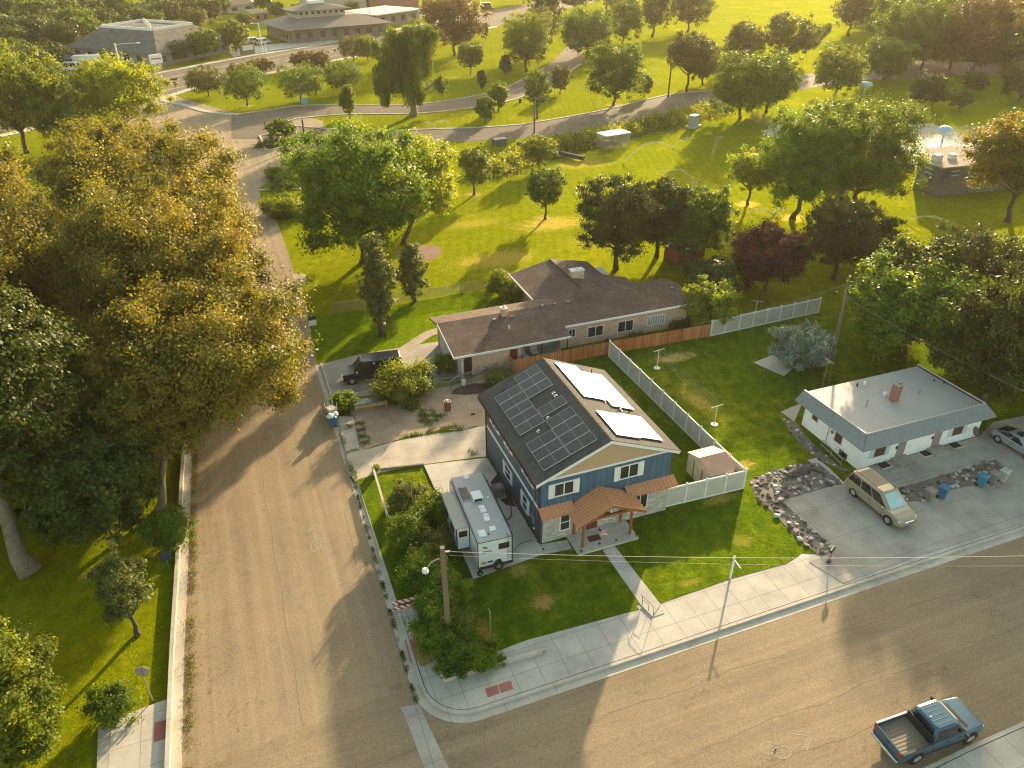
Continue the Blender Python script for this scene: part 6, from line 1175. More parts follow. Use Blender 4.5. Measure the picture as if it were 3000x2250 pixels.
# tall trees along the left side of the street
for x, y, h, r, lab, mat, n, kw in (
    (-9.6, 56.5, 15.5, 7.8, 'huge olive brown street tree whose crown spreads over the road, nearest one', 'brown', 110000, dict(leaf=.24, cb=.2, off=(6.3, .5))),
    (-12.5, 71, 19.5, 9.2, 'huge olive brown street tree behind the nearest one', 'brown', 120000, dict(leaf=.26, cb=.16, off=(6.6, 0))),
    (-25, 66, 20, 9.0, 'brown green tree in the row away from the street', 'brown', 70000, dict(leaf=.3, cb=.15)),
    (-11, 92, 19.5, 9.8, 'olive brown tree where the street widens', 'brown', 90000, dict(leaf=.3, cb=.1, off=(3.2, 0))),
    (-27, 92, 18.5, 10, 'brown tree behind the left row, near the lit lawn strip', 'brown', 60000, dict(leaf=.34, cb=.12)),
    (-14, 113, 15.5, 8.2, 'olive tree in front of the bright yellow tree', 'brown', 40000, dict(leaf=.34, cb=.1)),
    (-36, 110, 15, 9, 'brown crown at the left edge below the yellow green tree', 'brown', 30000, dict(leaf=.38, cb=.1)),
    (-17.0, 46.5, 20.5, 6.6, 'tall dark green tree with a bare leaning trunk at the left', 'dark', 60000, dict(leaf=.3, cb=.36, tr=.55, bark='barkl', off=(-1.0, 3))),
    (-23.5, 53, 19, 7.6, 'dark green tree at the left edge behind the bare trunk', 'dark', 50000, dict(leaf=.32, cb=.12)),
    (-17.5, 56, 13, 5.6, 'dark green tree between the bare trunk and the brown crowns', 'green', 30000, dict(leaf=.3, cb=.1)),
    (-8.9, 50.2, 12.5, 4.8, 'shaded street tree with pale trunk just inside the low wall', 'brown', 44000, dict(leaf=.24, cb=.3, bark='barkl', off=(1.8, 3))),
    (-12.6, 49.3, 9.5, 4.6, 'dark understorey tree behind the wall tree', 'dark', 24000, dict(leaf=.3, cb=.08)),
    (-35, 72, 19, 9, 'shadowed tree at the far left edge beyond the dark ones', 'dark', 40000, dict(leaf=.36, cb=.1)),
    (-20.5, 78, 17, 8.4, 'brown canopy tree filling the row between the first and third street trees', 'brown', 50000, dict(leaf=.3, cb=.08)),
    (-33, 84, 16, 8.5, 'olive tree over the lit lawn gap at the left edge', 'brown', 34000, dict(leaf=.34, cb=.05)),
    (-26, 60, 14, 7, 'dark green filler tree below the brown canopy at the left edge', 'dark', 40000, dict(leaf=.32, cb=.04)),
    (-14, 62, 11, 5.5, 'brown lower tree beneath the spreading canopy', 'brown', 34000, dict(leaf=.28, cb=.04)),
    (-15.6, 31.6, 9.2, 3.4, 'yellow olive tree in the lower left corner', 'yg', 40000, dict(leaf=.20, cb=.06)),
    (-18.5, 33.5, 8.5, 3., 'lit olive tree at the lower left edge above the corner tree', 'yg', 16000, dict(leaf=.22, cb=.15))):
    tree('street_tree', lab, 'tree', (x, y, 0), h, r, 'broad', mat, nleaf=n, seed=int(abs(x)*3+y), group='trees left of the street', **kw)
tree('young_tree', 'slender young tree with pale leaves on the shaded lawn left of the wall', 'tree', v_(298, 1372), 6.9, 1.6, 'broad', 'silver', cb=.22, nleaf=8000, leaf=.17, seed=4, group='trees left of the street')
for x, y, h, r, lab, mat in ((66, 42, 12, 5.5, 'dark evergreen at the right edge beside the silver car', 'pine'), (68, 50, 12.5, 6, 'dark evergreen behind the right edge evergreen', 'pine'), (62, 51, 11, 5, 'dark tree between the fresh green tree and the evergreens', 'dark'), (76, 44, 13, 6.5, 'tall dark tree cut by the right edge', 'dark'), (50, 67, 5, 3., 'dark low growth under the plum and pines', 'dark')):
    tree('pine_tree' if mat == 'pine' else 'park_tree', lab, 'tree', (x, y, 0), h, r, 'pine' if mat == 'pine' else 'broad', mat, cb=.08, nleaf=24000, leaf=.4, seed=int(x*y) % 97, group='trees behind the white house')
# shrubs
SH = [((249, 1552), 2.2, 1.25, 'green', 'loose round bush beside the stop sign at the lower left', 'garden shrubs', 6000, .15),
 ((375, 1180), 3.2, 1.5, 'lush', 'leafy bush leaning over the low wall beside the two small signs', 'garden shrubs', 7000, .18),
 ((880, 862), 2.7, 2.6, 'yg', 'large rounded yellow tipped bush hiding the dark van', 'garden shrubs', 30000, .2),
 ((748, 880), 1.2, 1.1, 'lush', 'low leafy plants left of the large rounded bush', 'garden shrubs', 5000, .2),
 ((962, 806), 2.0, .9, 'yg', 'small bush at the garage corner of the ranch house', 'garden shrubs', 5000, .16),
 ((1067, 832), 1.3, .8, 'silver', 'pale green shrub behind the blue house corner', 'garden shrubs', 4000, .14),
 ((1085, 640), 3.0, 1.5, 'yg', 'tall yellow green shrub left of the ranch north wing', 'garden shrubs', 8000, .2), ((1105, 660), 2.4, 1.2, 'yg', 'shrub with drooping shoots beside the ranch entrance wall', 'garden shrubs', 6000, .18),
 ((1375, 742), 1.0, 1.1, 'green', 'low green shrub under the ranch windows behind the orange fence', 'garden shrubs', 4000, .15), ((1320, 755), .8, .9, 'dark', 'dark low shrub at the ranch wall left of its neighbour', 'garden shrubs', 3000, .15), ((1470, 708), .9, 1.4, 'dark', 'dark low shrub at the east end of the ranch wall', 'garden shrubs', 4000, .15),
 ((885, 1085), 1.5, 1.35, 'silver', 'lit rounded grey green bush on the small lawn by the caravan', 'hedge of shrubs beside the caravan', 9000, .13),
 ((935, 1130), 2.3, 1.35, 'green', 'dark bush against the caravan slide out', 'hedge of shrubs beside the caravan', 10000, .15), ((893, 1175), 2.4, 1.6, 'green', 'large shaded bush in the middle of the hedge', 'hedge of shrubs beside the caravan', 12000, .15),
 ((945, 1195), 2.2, 1.1, 'oak', 'olive bush behind the shaded hedge bush, next to the caravan', 'hedge of shrubs beside the caravan', 7000, .15),
 ((925, 1255), 2.2, 1.6, 'lush', 'bright green hedge bush above the street light pole', 'hedge of shrubs beside the caravan', 14000, .16), ((965, 1300), 2.2, 1.3, 'lush', 'hedge bush right behind the street light pole', 'hedge of shrubs beside the caravan', 12000, .16),
 ((945, 1355), 2.2, 1.35, 'lush', 'hedge bush below the striped barricade', 'hedge of shrubs beside the caravan', 12000, .16), ((985, 1375), 2.0, 1.2, 'green', 'hedge bush right of the pole foot', 'hedge of shrubs beside the caravan', 10000, .16),
 ((985, 1430), 2.1, 1.35, 'green', 'corner hedge bush inside the low concrete wall', 'hedge of shrubs beside the caravan', 13000, .15), ((940, 1400), 1.6, .9, 'lush', 'small hedge bush spilling over the red paving', 'hedge of shrubs beside the caravan', 6000, .15),
 ((1040, 1425), .7, 1.3, 'lush', 'creeping low plant spilling onto the pavement', 'hedge of shrubs beside the caravan', 6000, .15),
 ((600, 385), 1.6, 2.4, 'green', 'rounded clipped shrubs beside the parking street, upper clump', 'shrubs by the parking street', 6000, .25), ((625, 402), 1.5, 3.0, 'green', 'clipped shrub row beside the parking street, lower clump', 'shrubs by the parking street', 6000, .25),
 ((628, 462), 2.6, 3.3, 'yg', 'grassy yellow tipped shrub mound on the street corner lawn', 'shrubs by the parking street', 9000, .25), ((590, 315), 1.0, 2.6, 'silver', 'low grey green plants in the planter island', 'shrubs by the parking street', 4000, .25)]
for i, ((x, y), h, r, mat, lab, grp, n, lf) in enumerate(SH):
    z = .17 if (y > 790 and x > 700) else 0.
    tree('shrub', lab, 'shrub', v_(x, y, z), h*1.0, r, 'shrub', mat, nleaf=n, leaf=lf, seed=i+40, group=grp, clump=r*.3, ry=1.9 if 'dark van' in lab else None)
b = v_(1722, 786, .17); tree('blue_spruce_bush', 'wide bluish spruce bush between two pale garden slabs', 'shrub', b, 3.9, 2.9, 'spruce', 'spruce', cb=.1, nleaf=26000, leaf=.34, seed=9, group=None,
    lobes=[(0, 0, 2.1, 2.3, 2.3, 1.5)]+[(1.5*math.cos(a), 1.5*math.sin(a), 2.1+.4*math.sin(3*a), 1.3, 1.3, 1.35) for a in np.linspace(0, 5.6, 8)])
# ditch bank brush
bs = [(310, 770, 1.4, 3, 'green'), (420, 690, 1.6, 3.4, 'green'), (520, 660, 1.5, 3.2, 'lush'), (900, 560, 2.2, 4, 'green'), (1010, 520, 2.4, 4.2, 'green'), (1130, 490, 2.2, 4.2, 'green'), (1250, 460, 1.6, 3.6, 'yg'), (1480, 405, 2., 4.4, 'green'), (1620, 385, 2., 4.4, 'green'), (1760, 350, 1.8, 4.4, 'yg'), (1880, 320, 1.8, 4.6, 'yg'), (2010, 270, 1.8, 4.6, 'green'), (2150, 235, 1.8, 5, 'green')]
bank = thing('ditch_brush', 'rough low brush and reeds growing along the ditch bank', 'brush', k_(1130, 490)); bank['kind'] = 'stuff'; PP = []; rs = np.random.RandomState(77)
for (x, y, h, r, mat) in bs:
    c = np.array(k_(x, y)); n = 2600; q = rs.normal(size=(n, 3))*np.array([r*1.0, r*.42, 0]); q = q@np.array([[.93, .37, 0], [-.37, .93, 0], [0, 0, 1]]); q[:, 2] = np.abs(rs.normal(size=n))*h*.3*(1+.5*np.sin(q[:, 0]*1.3)); PP.append(c+q)
PP = np.vstack(PP)-np.array(k_(1130, 490)); n = len(PP); D = rs.normal(size=(n, 3)); D[:, 2] += 1.2; Nn = unit(rs, n); D -= Nn*(D*Nn).sum(1)[:, None]; D /= np.linalg.norm(D, axis=1)[:, None]
leafmesh('foliage', PP, Nn, D, rs.uniform(.3, .8, n), rs.uniform(.12, .35, n), np.clip(.5+.4*np.sin(PP[:, 0]*.25)+rs.normal(size=n)*.2, 0, 1), LM['yg'], bank)
# far trees behind the main road: copies of four models
base_far = []
for i, (mat, hh, r) in enumerate((('green', 11, 5.6), ('dark', 10, 5.2), ('yg', 10, 4.8), ('oak', 12, 6.0))):
    base_far.append((tree('far_tree', 'x', 'tree', (0, 0, 0), hh, r, 'broad', mat, cb=.14, nleaf=5200, leaf=.62, seed=200+i, group='trees beyond the main road'), hh))
FT = [(40, 150, 75, 0), (80, 165, 95, 1), (15, 170, 95, 1), (130, 95, 15, 3), (175, 90, 5, 0), (225, 75, 10, 1), (285, 50, 0, 1), (320, 45, 0, 0), (360, 90, 45, 3), (410, 50, -10, 1), (530, 60, 22, 0), (10, 20, -50, 1), (90, 18, -50, 0), (170, 20, -50, 1), (240, 12, -40, 2), (310, 10, -50, 0), (370, 8, -40, 1), (440, 15, -40, 0), (1920, 110, -20, 0), (1990, 150, 40, 2), (2050, 150, 20, 1), (2110, 110, -20, 3), (2170, 140, 10, 0), (2205, 180, 60, 1), (1900, 30, -80, 1), (2000, 30, -80, 0), (2120, 30, -90, 1), (30, 130, 45, 1), (70, 115, 20, 1), (105, 108, 28, 0), (150, 120, 30, 1), (185, 112, 30, 0), (215, 104, 45, 1), (245, 95, 40, 0), (120, 150, 85, 1), (95, 70, -20, 0), (150, 62, -15, 2), (200, 55, -10, 1), (20, 52, -20, 1), (55, 40, -30, 0), (300, 62, 10, 0), (335, 70, 18, 0), (365, 60, -5, 1), (345, 40, -15, 2), (395, 75, 40, 2),
      (445, 127, 55, 0), (510, 112, 38, 2), (385, 135, 85, 1), (318, 130, 88, 3), (425, 66, 10, 3), (455, 50, -10, 1), (480, 30, -20, 0), (600, 42, 0, 0), (640, 40, 6, 2), (668, 42, 15, 2), (762, 36, 0, 0), (815, 38, 12, 2), (862, 40, 14, 2), (777, 60, 32, 3), (1000, 20, -25, 0), (925, 24, -5, 2), (1130, 8, -50, 1), (250, 40, -25, 1),
      (0, 100, 20, 0), (270, 82, 25, 1), (400, 30, -25, 2), (570, 25, -20, 1), (720, 4, -40, 0), (1240, 30, -60, 0), (1310, 20, -70, 1), (1880, 60, -60, 0), (1950, 60, -50, 2), (2060, 60, -60, 0), (2150, 70, -60, 1), (2200, 60, -60, 3), (1340, 40, -40, 3)]
DES = [('dark green', 'green', 'dense'), ('very dark', 'dark', 'low'), ('yellow green', 'yellow', 'bright'), ('brown green', 'olive', 'tall')]
WH = [(0, 'at the left edge'), (120, 'above the car park'), (260, 'behind the clinic roof'), (420, 'beside the clinic'), (560, 'by the office forecourt'), (760, 'in front of the top edge buildings'), (1000, 'along the main road top edge'), (1400, 'at the top edge beyond the park'), (1800, 'at the top edge near the far field'), (2300, 'in the upper right background')]
used = [False]*4; cnt = {}
ORD = ['first', 'second', 'third', 'fourth', 'fifth', 'sixth', 'seventh', 'eighth', 'ninth']
FT = sorted(FT)
for i, (bx, by, ty, k) in enumerate(FT):
    P = v_(bx, by); h = hgt(P, ty)*.95; T, hh = base_far[k]; s = h/hh; wh = [w for x, w in WH if x <= bx][-1] if bx >= 0 else WH[0][1]
    row = 'far back' if by < 45 else ('farther out' if by < 90 else 'close in'); key = (k, wh, row); cnt[key] = cnt.get(key, 0)+1
    lab = f'{DES[k][0]} tree {wh}, {row}'+(f', {ORD[cnt[key]-1]} from left' if cnt[key] > 1 else '')
    if not used[k]: o = T; used[k] = True
    else: o = copy_tree(T)
    o.location = P; o.rotation_euler = (0, 0, i*1.3); o.scale = (s*1.15, s*1.15, s); o['label'] = lab
# trimmed dark hedge by the far field
t = thing('clipped_hedge', 'dark clipped hedge in an angled line at the far field edge', 'hedge', d_(560, 300))
P = [d_(500, 375)[:2], d_(560, 300)[:2], d_(630, 235)[:2]]
rs = np.random.RandomState(5); n = 3500; u = rs.uniform(0, 2, n); k = u.astype(int).clip(0, 1); f = (u-k)[:, None]; A = np.array(P)[k]*(1-f)+np.array(P)[k+1]*f
pp = np.hstack([A-np.array(d_(560, 300)[:2])+rs.uniform(-.9, .9, (n, 2)), rs.uniform(.1, 2., (n, 1))]); Nn = unit(rs, n); leafmesh('foliage', pp, Nn, unit(rs, n), rs.uniform(.4, .8, n), rs.uniform(.3, .6, n), rs.uniform(0, 1, n), LM['dark'], t)
# ------------------------------------------------------------------ street furniture and small things
def at_h(fn, x, y, z): return fn(x, y, z)
t_ = Zm(1200, 1300, 400/1475)
def wire(name, label, A, B, sag, r=.022, n=16, m=None):
    A, B = Vector(A), Vector(B); P = [A.lerp(B, i/n)-Vector((0, 0, sag*4*(i/n)*(1-i/n))) for i in range(n+1)]; g = MB(); g.tube(P, r, 5); tag(g.build(name, m or plain('wire_'+name, (.30, .28, .25), .6) if m is None and 'wire_'+name not in bpy.data.materials else (m or bpy.data.materials['wire_'+name])), label, 'cable')
# street light pole
B = w_(652, 1212, .17); Hp = hgt(B, 1182); T = thing('street_light', 'tall wooden pole with curved lamp arm standing in the corner hedge', 'street light', B); g = MB(); g.tube([(0, 0, 0), (0.02, 0, Hp*.5), (-.02, 0, Hp)], [.19, .17, .14], 10); g.build('pole', MT['pole'], T)
LH = t_(180, 1395, Hp-1.35); d = Vector(LH)-Vector(B); g = MB(); g.tube([(0, 0, Hp-1.05), d*.3+Vector((0, 0, (Hp-.75)*1.0-d.z*.3)), Vector((d.x*.7, d.y*.7, Hp-.85)), Vector((d.x, d.y, Hp-1.3))], .035, 8); g.build('lamp_arm', MT['steel'], T)
g = MB(); g.dome((d.x*1.05, d.y*1.05, Hp-1.36), .2, .26, .14, 10, 4); h0 = g.build('lamp_head', MT['offwhite'], T); g = MB(); g.dome((d.x*1.05, d.y*1.05, Hp-1.42), .13, .17, .06, 10, 4, low=0); g.build('lens', head_m, h0)
g = MB(); g.cyl((.1, -.12, Hp-.3), (.35, -.18, Hp-.3), .04, n=6); g.cyl((.1, .1, Hp-.45), (.42, .02, Hp-.42), .035, n=6); g.tube([(.12, -.1, Hp-.5), (.25, 0, Hp-.9), (.1, .05, Hp-1.3), (0, .15, Hp-1.0)], .02, 5); g.build('bracket', MT['steel'], T)
top = Vector(B)+Vector((.3, -.1, Hp-.35)); E1 = Vector(v_(2212, 1189, 7.6)); E1 = top+(E1-top)*1.35
wire('overhead_cable', 'pale overhead cable running right from the street light pole along the front street', top, E1, .55, .012)
wire('service_cable', 'thin lower cable running right from the street light pole under the pale one', top+Vector((0, -.1, -.2)), tuple(E1+Vector((0, -.3, -.7))), .5, .005)
# large utility pole at the back of the right yard
B = v_(1800, 760, .17); tx = v_(1836, 598); Hq = hgt(B, 598)*1.0; Tl = Vector(G(1836, 598, Hq+.17)); ln = (Tl-Vector(B)); ln.z = 0
T = thing('utility_pole', 'tall leaning utility pole with insulators beside the blue spruce', 'utility pole', B); g = MB(); g.tube([(0, 0, 0), tuple(ln*.5+Vector((0, 0, Hq*.5))), tuple(ln+Vector((0, 0, Hq)))], [.19, .16, .12], 10); g.build('pole', MT['pole'], T)
g = MB()
for k in range(3): q = ln*(1-.04*k)+Vector((.1, -.05, Hq-.5-.45*k)); g.cyl(q, q+Vector((.28, -.05, .02)), .05, .03, 8)
g.build('insulator', MT['offwhite'], T); g = MB(); q = ln*.72+Vector((.12, -.1, Hq*.72)); g.dome(tuple(q), .14, .14, .16); g.build('red_fitting', plain('rust_orange', (.35, .08, .03), .5), T)
tp_ = Vector(B)+ln+Vector((0, 0, Hq-.6)); R1 = Vector(v_(2212, 830, 6.5)); wire('overhead_cable', 'pale cable from the utility pole down across the dark evergreens to the right edge', Vector(B)+ln*.75+Vector((0, 0, Hq*.75)), (R1-tp_)*1.2+tp_, .5, .014)
wire('overhead_cable', 'dark cable from the utility pole towards the ranch garden', tp_, v_(1500, 700, 4.5), .4, .010); wire('overhead_cable', 'cable from the utility pole to the left over the white fence', tp_+Vector((0, 0, -.2)), v_(1380, 742, 4.), .4, .008)
wire('service_cable', 'pale cable from the utility pole to the duplex roof edge', tp_+Vector((0, 0, -.4)), (44.5, 42.5, 3.5), .3, .010); wire('guy_wire', 'guy wire dropping from the utility pole to the lawn', tp_, Vector(v_(1790, 830, .2)), 0., .009)
# other poles
T = thing('utility_pole', 'lone utility pole by the lower park road behind the yellow green tree', 'utility pole', k_(648, 425)); h = hgt(k_(648, 425), 210); g = MB(); g.tube([(0, 0, 0), (0, 0, h)], [.2, .14], 8); g.build('pole', MT['pole'], T); g = MB(); g.cyl((0, 0, h-.6), (2.2, .4, h-.5), .05, n=6); g.build('crossarm', MT['pole'], T)
wire('overhead_cable', 'faint cable from the park utility pole to the right', Vector(k_(648, 425))+Vector((0, 0, h-.3)), (86, 158, 9.), .6, .03)
T = thing('utility_pole', 'dark wooden pole at the planter island corner of the parking street', 'utility pole', v_(660, 312)); h = hgt(v_(660, 312), 258); g = MB(); g.tube([(0, 0, 0), (0, 0, h)], [.2, .16], 8); g.build('pole', MT['bark'], T)
def lamp_post(fn, b, t, label, arm=(0, 0), r=.1, m='offwhite', two=False):
    P = fn(*b); h = hgt(P, t); T = thing('street_lamp', label, 'street lamp', P, group='street lamps beyond the park'); g = MB(); g.tube([(0, 0, 0), (0, 0, h)], [r*1.3, r], 8); g.build('pole', MT[m], T)
    L = [arm]+([(-arm[0], -arm[1])] if two else [])
    for a in L:
        if a == (0, 0): continue
        g = MB(); g.tube([(0, 0, h-.4), (a[0]*.5, a[1]*.5, h-.1), (a[0], a[1], h)], r*.5, 6); g.build('arm', MT[m], T); g = MB(); g.bbox(a[0]-.5, a[0]+.5, a[1]-.25, a[1]+.25, h-.1, h+.1, .05); g.build('lamp_head', MT['white'], T)
lamp_post(s2_, (1365, 585), 49, 'white street lamp in front of the tiered office', (-1.8, -.8), .16); lamp_post(s2_, (1405, 580), 92, 'short white post beside the office street lamp', (0, 0), .1); lamp_post(n2_, (690, 330), 19, 'tall thin street lamp left of the willow top', (0, 0), .16)
lamp_post(o_, (985, 580), 93, 'white street lamp rising behind the bright yellow tree', (6, -2), .2); lamp_post(o2, (1195, 740), 105, 'double headed lamp in the shaded car park', (1.6, 1.0), .12, two=True); lamp_post(b_, (1540, 790), 134, 'park lamp post leaning beside the lower road end', (0, 0), .16, 'bark'); lamp_post(o2, (590, 800), 122, 'lamp in the dark garden left of the car park', (1.5, .5), .1)
lamp_post(o2, (1400, 560), 50, 'pole with white lamp among the dark trees behind the car park', (.8, .2), .1)
# signs
def octo(r, th=.02): return [(r*math.cos(math.pi/8+i*math.pi/4), r*math.sin(math.pi/8+i*math.pi/4)) for i in range(8)]
B = l_(876, 1280); h = hgt(B, (1400+1085*.5124)/PS); T = thing('stop_sign', 'octagonal stop sign seen from behind on the lower left lawn', 'traffic sign', B, -.25); g = MB(); g.box(-.03, .03, -.03, .03, 0, h); g.build('post', MT['steel'], T)
g = MB(); R = .40; zc = h-R*.9; O = octo(R); g.loft([[(x, .035, zc+y) for x, y in O], [(x, .05, zc+y) for x, y in O]]); sb = g.build('sign_plate', plain('sign_back', (.30, .27, .22), .55, .2), T); g = MB(); g.loft([[(x*.95, .052, zc+y*.95) for x, y in O], [(x*.95, .056, zc+y*.95) for x, y in O]]); g.build('sign_face', plain('stop_red', (.45, .02, .02), .5), sb)
def plate_sign(nm, label, B, h, rz, plates, postm='steel', cat='sign'):
    T = thing(nm, label, cat, B, rz); g = MB(); g.box(-.03, .03, -.03, .03, 0, h); g.build('post', MT[postm], T)
    for (w, z0, z1, m) in plates: g = MB(); g.bbox(-w/2, w/2, -.06, -.03, z0, z1, .01); g.build('sign_plate', m, T)
    return T
nb = plain('navy_sign', (.03, .04, .07), .5); cy = plain('cyan_sign', (.12, .36, .46), .5); gr = plain('street_sign_green', (.02, .16, .07), .5)
plate_sign('notice_sign', 'two small dark plates on a post by the low wall beside the leafy bush', v_(367, 1232), 1.7, .2, [(.75, 1.35, 1.65, nb), (.7, .95, 1.28, nb)]); plate_sign('notice_sign', 'white and navy notice plates on a post at the kerb by the ranch lawn', e_(560, 1540), 1.55, .1, [(.8, 1.15, 1.5, nb), (.8, .45, 1.05, MT['white'])])
T = plate_sign('street_sign', 'green street name blade over a small red stop sign at the park corner', o_(1437, 785), 4.2, .3, [(1.7, 3.7, 4.15, gr)]); g = MB(); O = octo(.5); g.loft([[(x, -.07, 2.9+y) for x, y in O], [(x, -.03, 2.9+y) for x, y in O]]); g.build('stop_plate', bpy.data.materials['stop_red'], T); text_mesh('STOP', .3, 'lettering', MT['white'], T, (-.36, -.075, 2.8), (math.pi/2, 0, 0))
plate_sign('park_sign', 'pale cyan park sign at the drive entrance', a_(540, 890), 2.6, .1, [(1.5, 1.3, 2.5, cy)], 'offwhite'); 
T = thing('pylon_sign', 'white business sign on a brick pillar beside the clinic', 'sign', s2_(255, 765), .5); h = hgt(s2_(255, 765), 117); g = MB(); g.box(-.6, .6, -.5, .5, 0, h-2.2); g.build('pillar', brk, T); g = MB(); g.bbox(-2.2, 1.2, -.4, .4, h-2.3, h, .05); g.build('sign_box', MT['white'], T)
g = MB(); g.box(-2.0, 1.0, -.42, -.4, h-1.2, h-.9); g.build('red_line', MT['red'], T)
T = thing('monument_sign', 'brown stone monument sign with arched frame on the office lawn', 'sign', s2_(1205, 585), .5); g = MB(); g.bbox(-2.2, 2.2, -.4, .4, 0, 2.6, .08); g.build('sign_base', bpy.data.materials['brown_stone'], T); g = MB(); g.tube([(-2.4, 0, 0), (-2.4, 0, 3.4), (0, 0, 3.9), (2.4, 0, 3.2), (2.4, 0, 0)], .22, 8); g.build('arch_frame', bpy.data.materials['brown_stone'], T); g = MB(); g.box(-1.8, 1.8, -.45, -.4, 1.2, 2.5); g.build('sign_panel', MT['offwhite'], T)
# white estate agent post
B = p_(368, 600, .17); h = hgt(B, (1550+300*.2411)/PS)*.88; T = thing('sign_post', 'white yard sign post with a side arm at the lawn edge', 'sign post', B); g = MB(); g.bbox(-.055, .055, -.055, .055, 0, h, .01); g.loft([[(s*a, s*b, z) for a, b in ((-1, -1), (1, -1), (1, 1), (-1, 1))] for s, z in ((.075, h), (.075, h+.03), (.01, h+.09))]); g.build('post', MT['white'], T)
A1, A2 = Vector(p_(432, 345, h-.1)), Vector(p_(500, 437, h-.1)); dv = (A2-A1); dv = dv.normalized()*.85; g = MB(); g.tube([-dv*.2+Vector((0, 0, h-.22)), dv+Vector((0, 0, h-.22))], .035, 4); g.build('arm', MT['white'], T)
# thin grey post on the front lawn
B = w_(907, 1250, .17); h = hgt(B, (1300+1015*900/1866)/PS); T = thing('street_name_post', 'thin grey post with a small bracket at the edge of the shaded front lawn', 'post', B); g = MB(); g.cyl((0, 0, 0), (0, 0, h), .028, n=6); g.build('post', MT['steel'], T); g = MB(); g.box(-.012, .012, -.22, .22, h-.08, h); g.box(-.012, .012, -.2, .02, h-.42, h-.36); g.build('name_blade', MT['steel'], T)
# mailbox
B = q_(658, 1530, .16); T = thing('mailbox', 'black mailbox on a leaning brown post at the driveway corner', 'mailbox', B, .5); g = MB(); g.tube([(0, 0, 0), (.05, 0, 1.05)], [.05, .045], 6); g.build('post', MT['wood'], T); g = MB(); g.loft([[(x, .11*math.cos(t), 1.1+.12*math.sin(t)+.02) for t in np.linspace(0, math.pi, 8)]+[(x, -.11, 1.02), (x, .11, 1.02)] for x in (-.28, .34)]); mbx = g.build('box', MT['dark'], T)
g = MB(); g.box(.34, .36, -.1, .1, 1.03, 1.22); g.build('door', MT['steel'], mbx); g = MB(); g.bbox(-.18, .18, -.12, .12, 0, .12, .02); g.build('base_clump', MT['dark'], T)
# handrails at the front steps
T = thing('handrail', 'bent dark pipe handrail beside the front steps at the pavement', 'railing', s_(1000, 1455, .2)); g = MB(); L0 = Vector(T.location)
def rp(x, y, z): p = Vector(s_(x, y, z)); return tuple(p)
g.tube([rp(858, 1300, .2), rp(868, 1170, 1.0), rp(1025, 1325, 1.0), rp(1010, 1455, .2)], .022, 6); g.tube([rp(945, 1375, .2), rp(950, 1285, .75), rp(862, 1215, .75)], .018, 6); g.tube([rp(838, 1150, .9), rp(868, 1170, 1.)], .02, 6); g.build('rail', plain('rust_pipe', (.09, .06, .045), .6), T, True)
# barricade
A1, B1 = Vector(w_(318, 1045, .1)), Vector(w_(488, 1005, .1)); dr_ = (B1-A1); Lb = dr_.length; T = thing('barricade', 'red and white striped road barricade across the end of the pavement', 'barricade', A1, math.atan2(dr_.y, dr_.x))
def stripes():
    m, nt, b = _mat('barricade_stripes'); oc = objpos(nt); s = N(nt, 'ShaderNodeSeparateXYZ'); nt.links.new(oc, s.inputs[0]); f = math_(nt, 'FRACT', math_(nt, 'MULTIPLY', math_(nt, 'ADD', s.outputs[0], s.outputs[2]), 2.6)); nt.links.new(mixc(nt, math_(nt, 'GREATER_THAN', f, .5), (.70, .68, .66), (.42, .03, .025)), b.inputs['Base Color']); b.inputs['Roughness'].default_value = .5; return m
sm_ = stripes()
for z in (.45, .95): g = MB(); g.box(0, Lb, -.02, .02, z, z+.26); g.build('board', sm_, T)
for x in (.08, Lb-.4): g = MB(); g.box(x-.04, x+.04, .02, .07, 0, 1.25); g.build('post', MT['steel'], T)
# hedge bed kerb wall
mb = MB(); ribbon(mb, [w_(572, 1325, .15)[:2], w_(625, 1440, .15)[:2], w_(1238, 1262, .15)[:2]], .2, .1, .42); tag(mb.build('planter_wall', MT['kerb']), 'low concrete edging wall round the corner hedge bed', 'wall')
mb = MB(); ribbon(mb, [w_(198, 165, .17)[:2], w_(500, 132, .17)[:2]], .14, .1, .36); tag(mb.build('garden_edging', plain('weathered_timber', (.22, .17, .13), .85)), 'weathered timber edging between driveway and lit lawn', 'edging')
mb = MB(); ribbon(mb, [w_(500, 132, .17)[:2], w_(615, 385, .17)[:2]], .05, .1, .24); tag(mb.build('lawn_edging', MT['dark']), 'thin dark strip along the caravan pad edge', 'edging')
# beam on posts on the verge
A1, B1 = Vector(w_(185, 120, .9)), Vector(w_(297, 490, .9)); dv = B1-A1; T = thing('rail_barrier', 'long pale timber rail on low posts along the verge by the street', 'barrier', (A1.x, A1.y, .17)); g = MB(); ribbon(g, [A1.to_2d(), B1.to_2d()], .16, .78, .92); g.build('rail', plain('pale_timber', (.46, .39, .30), .75), T, True)
for u in (.02, .98): p = A1.lerp(B1, u); g = MB(); g.box(p.x-.07, p.x+.07, p.y-.07, p.y+.07, .1, .78); g.build('post', plain('grey_post%d' % int(u*9), (.16, .15, .14), .8), T, True)
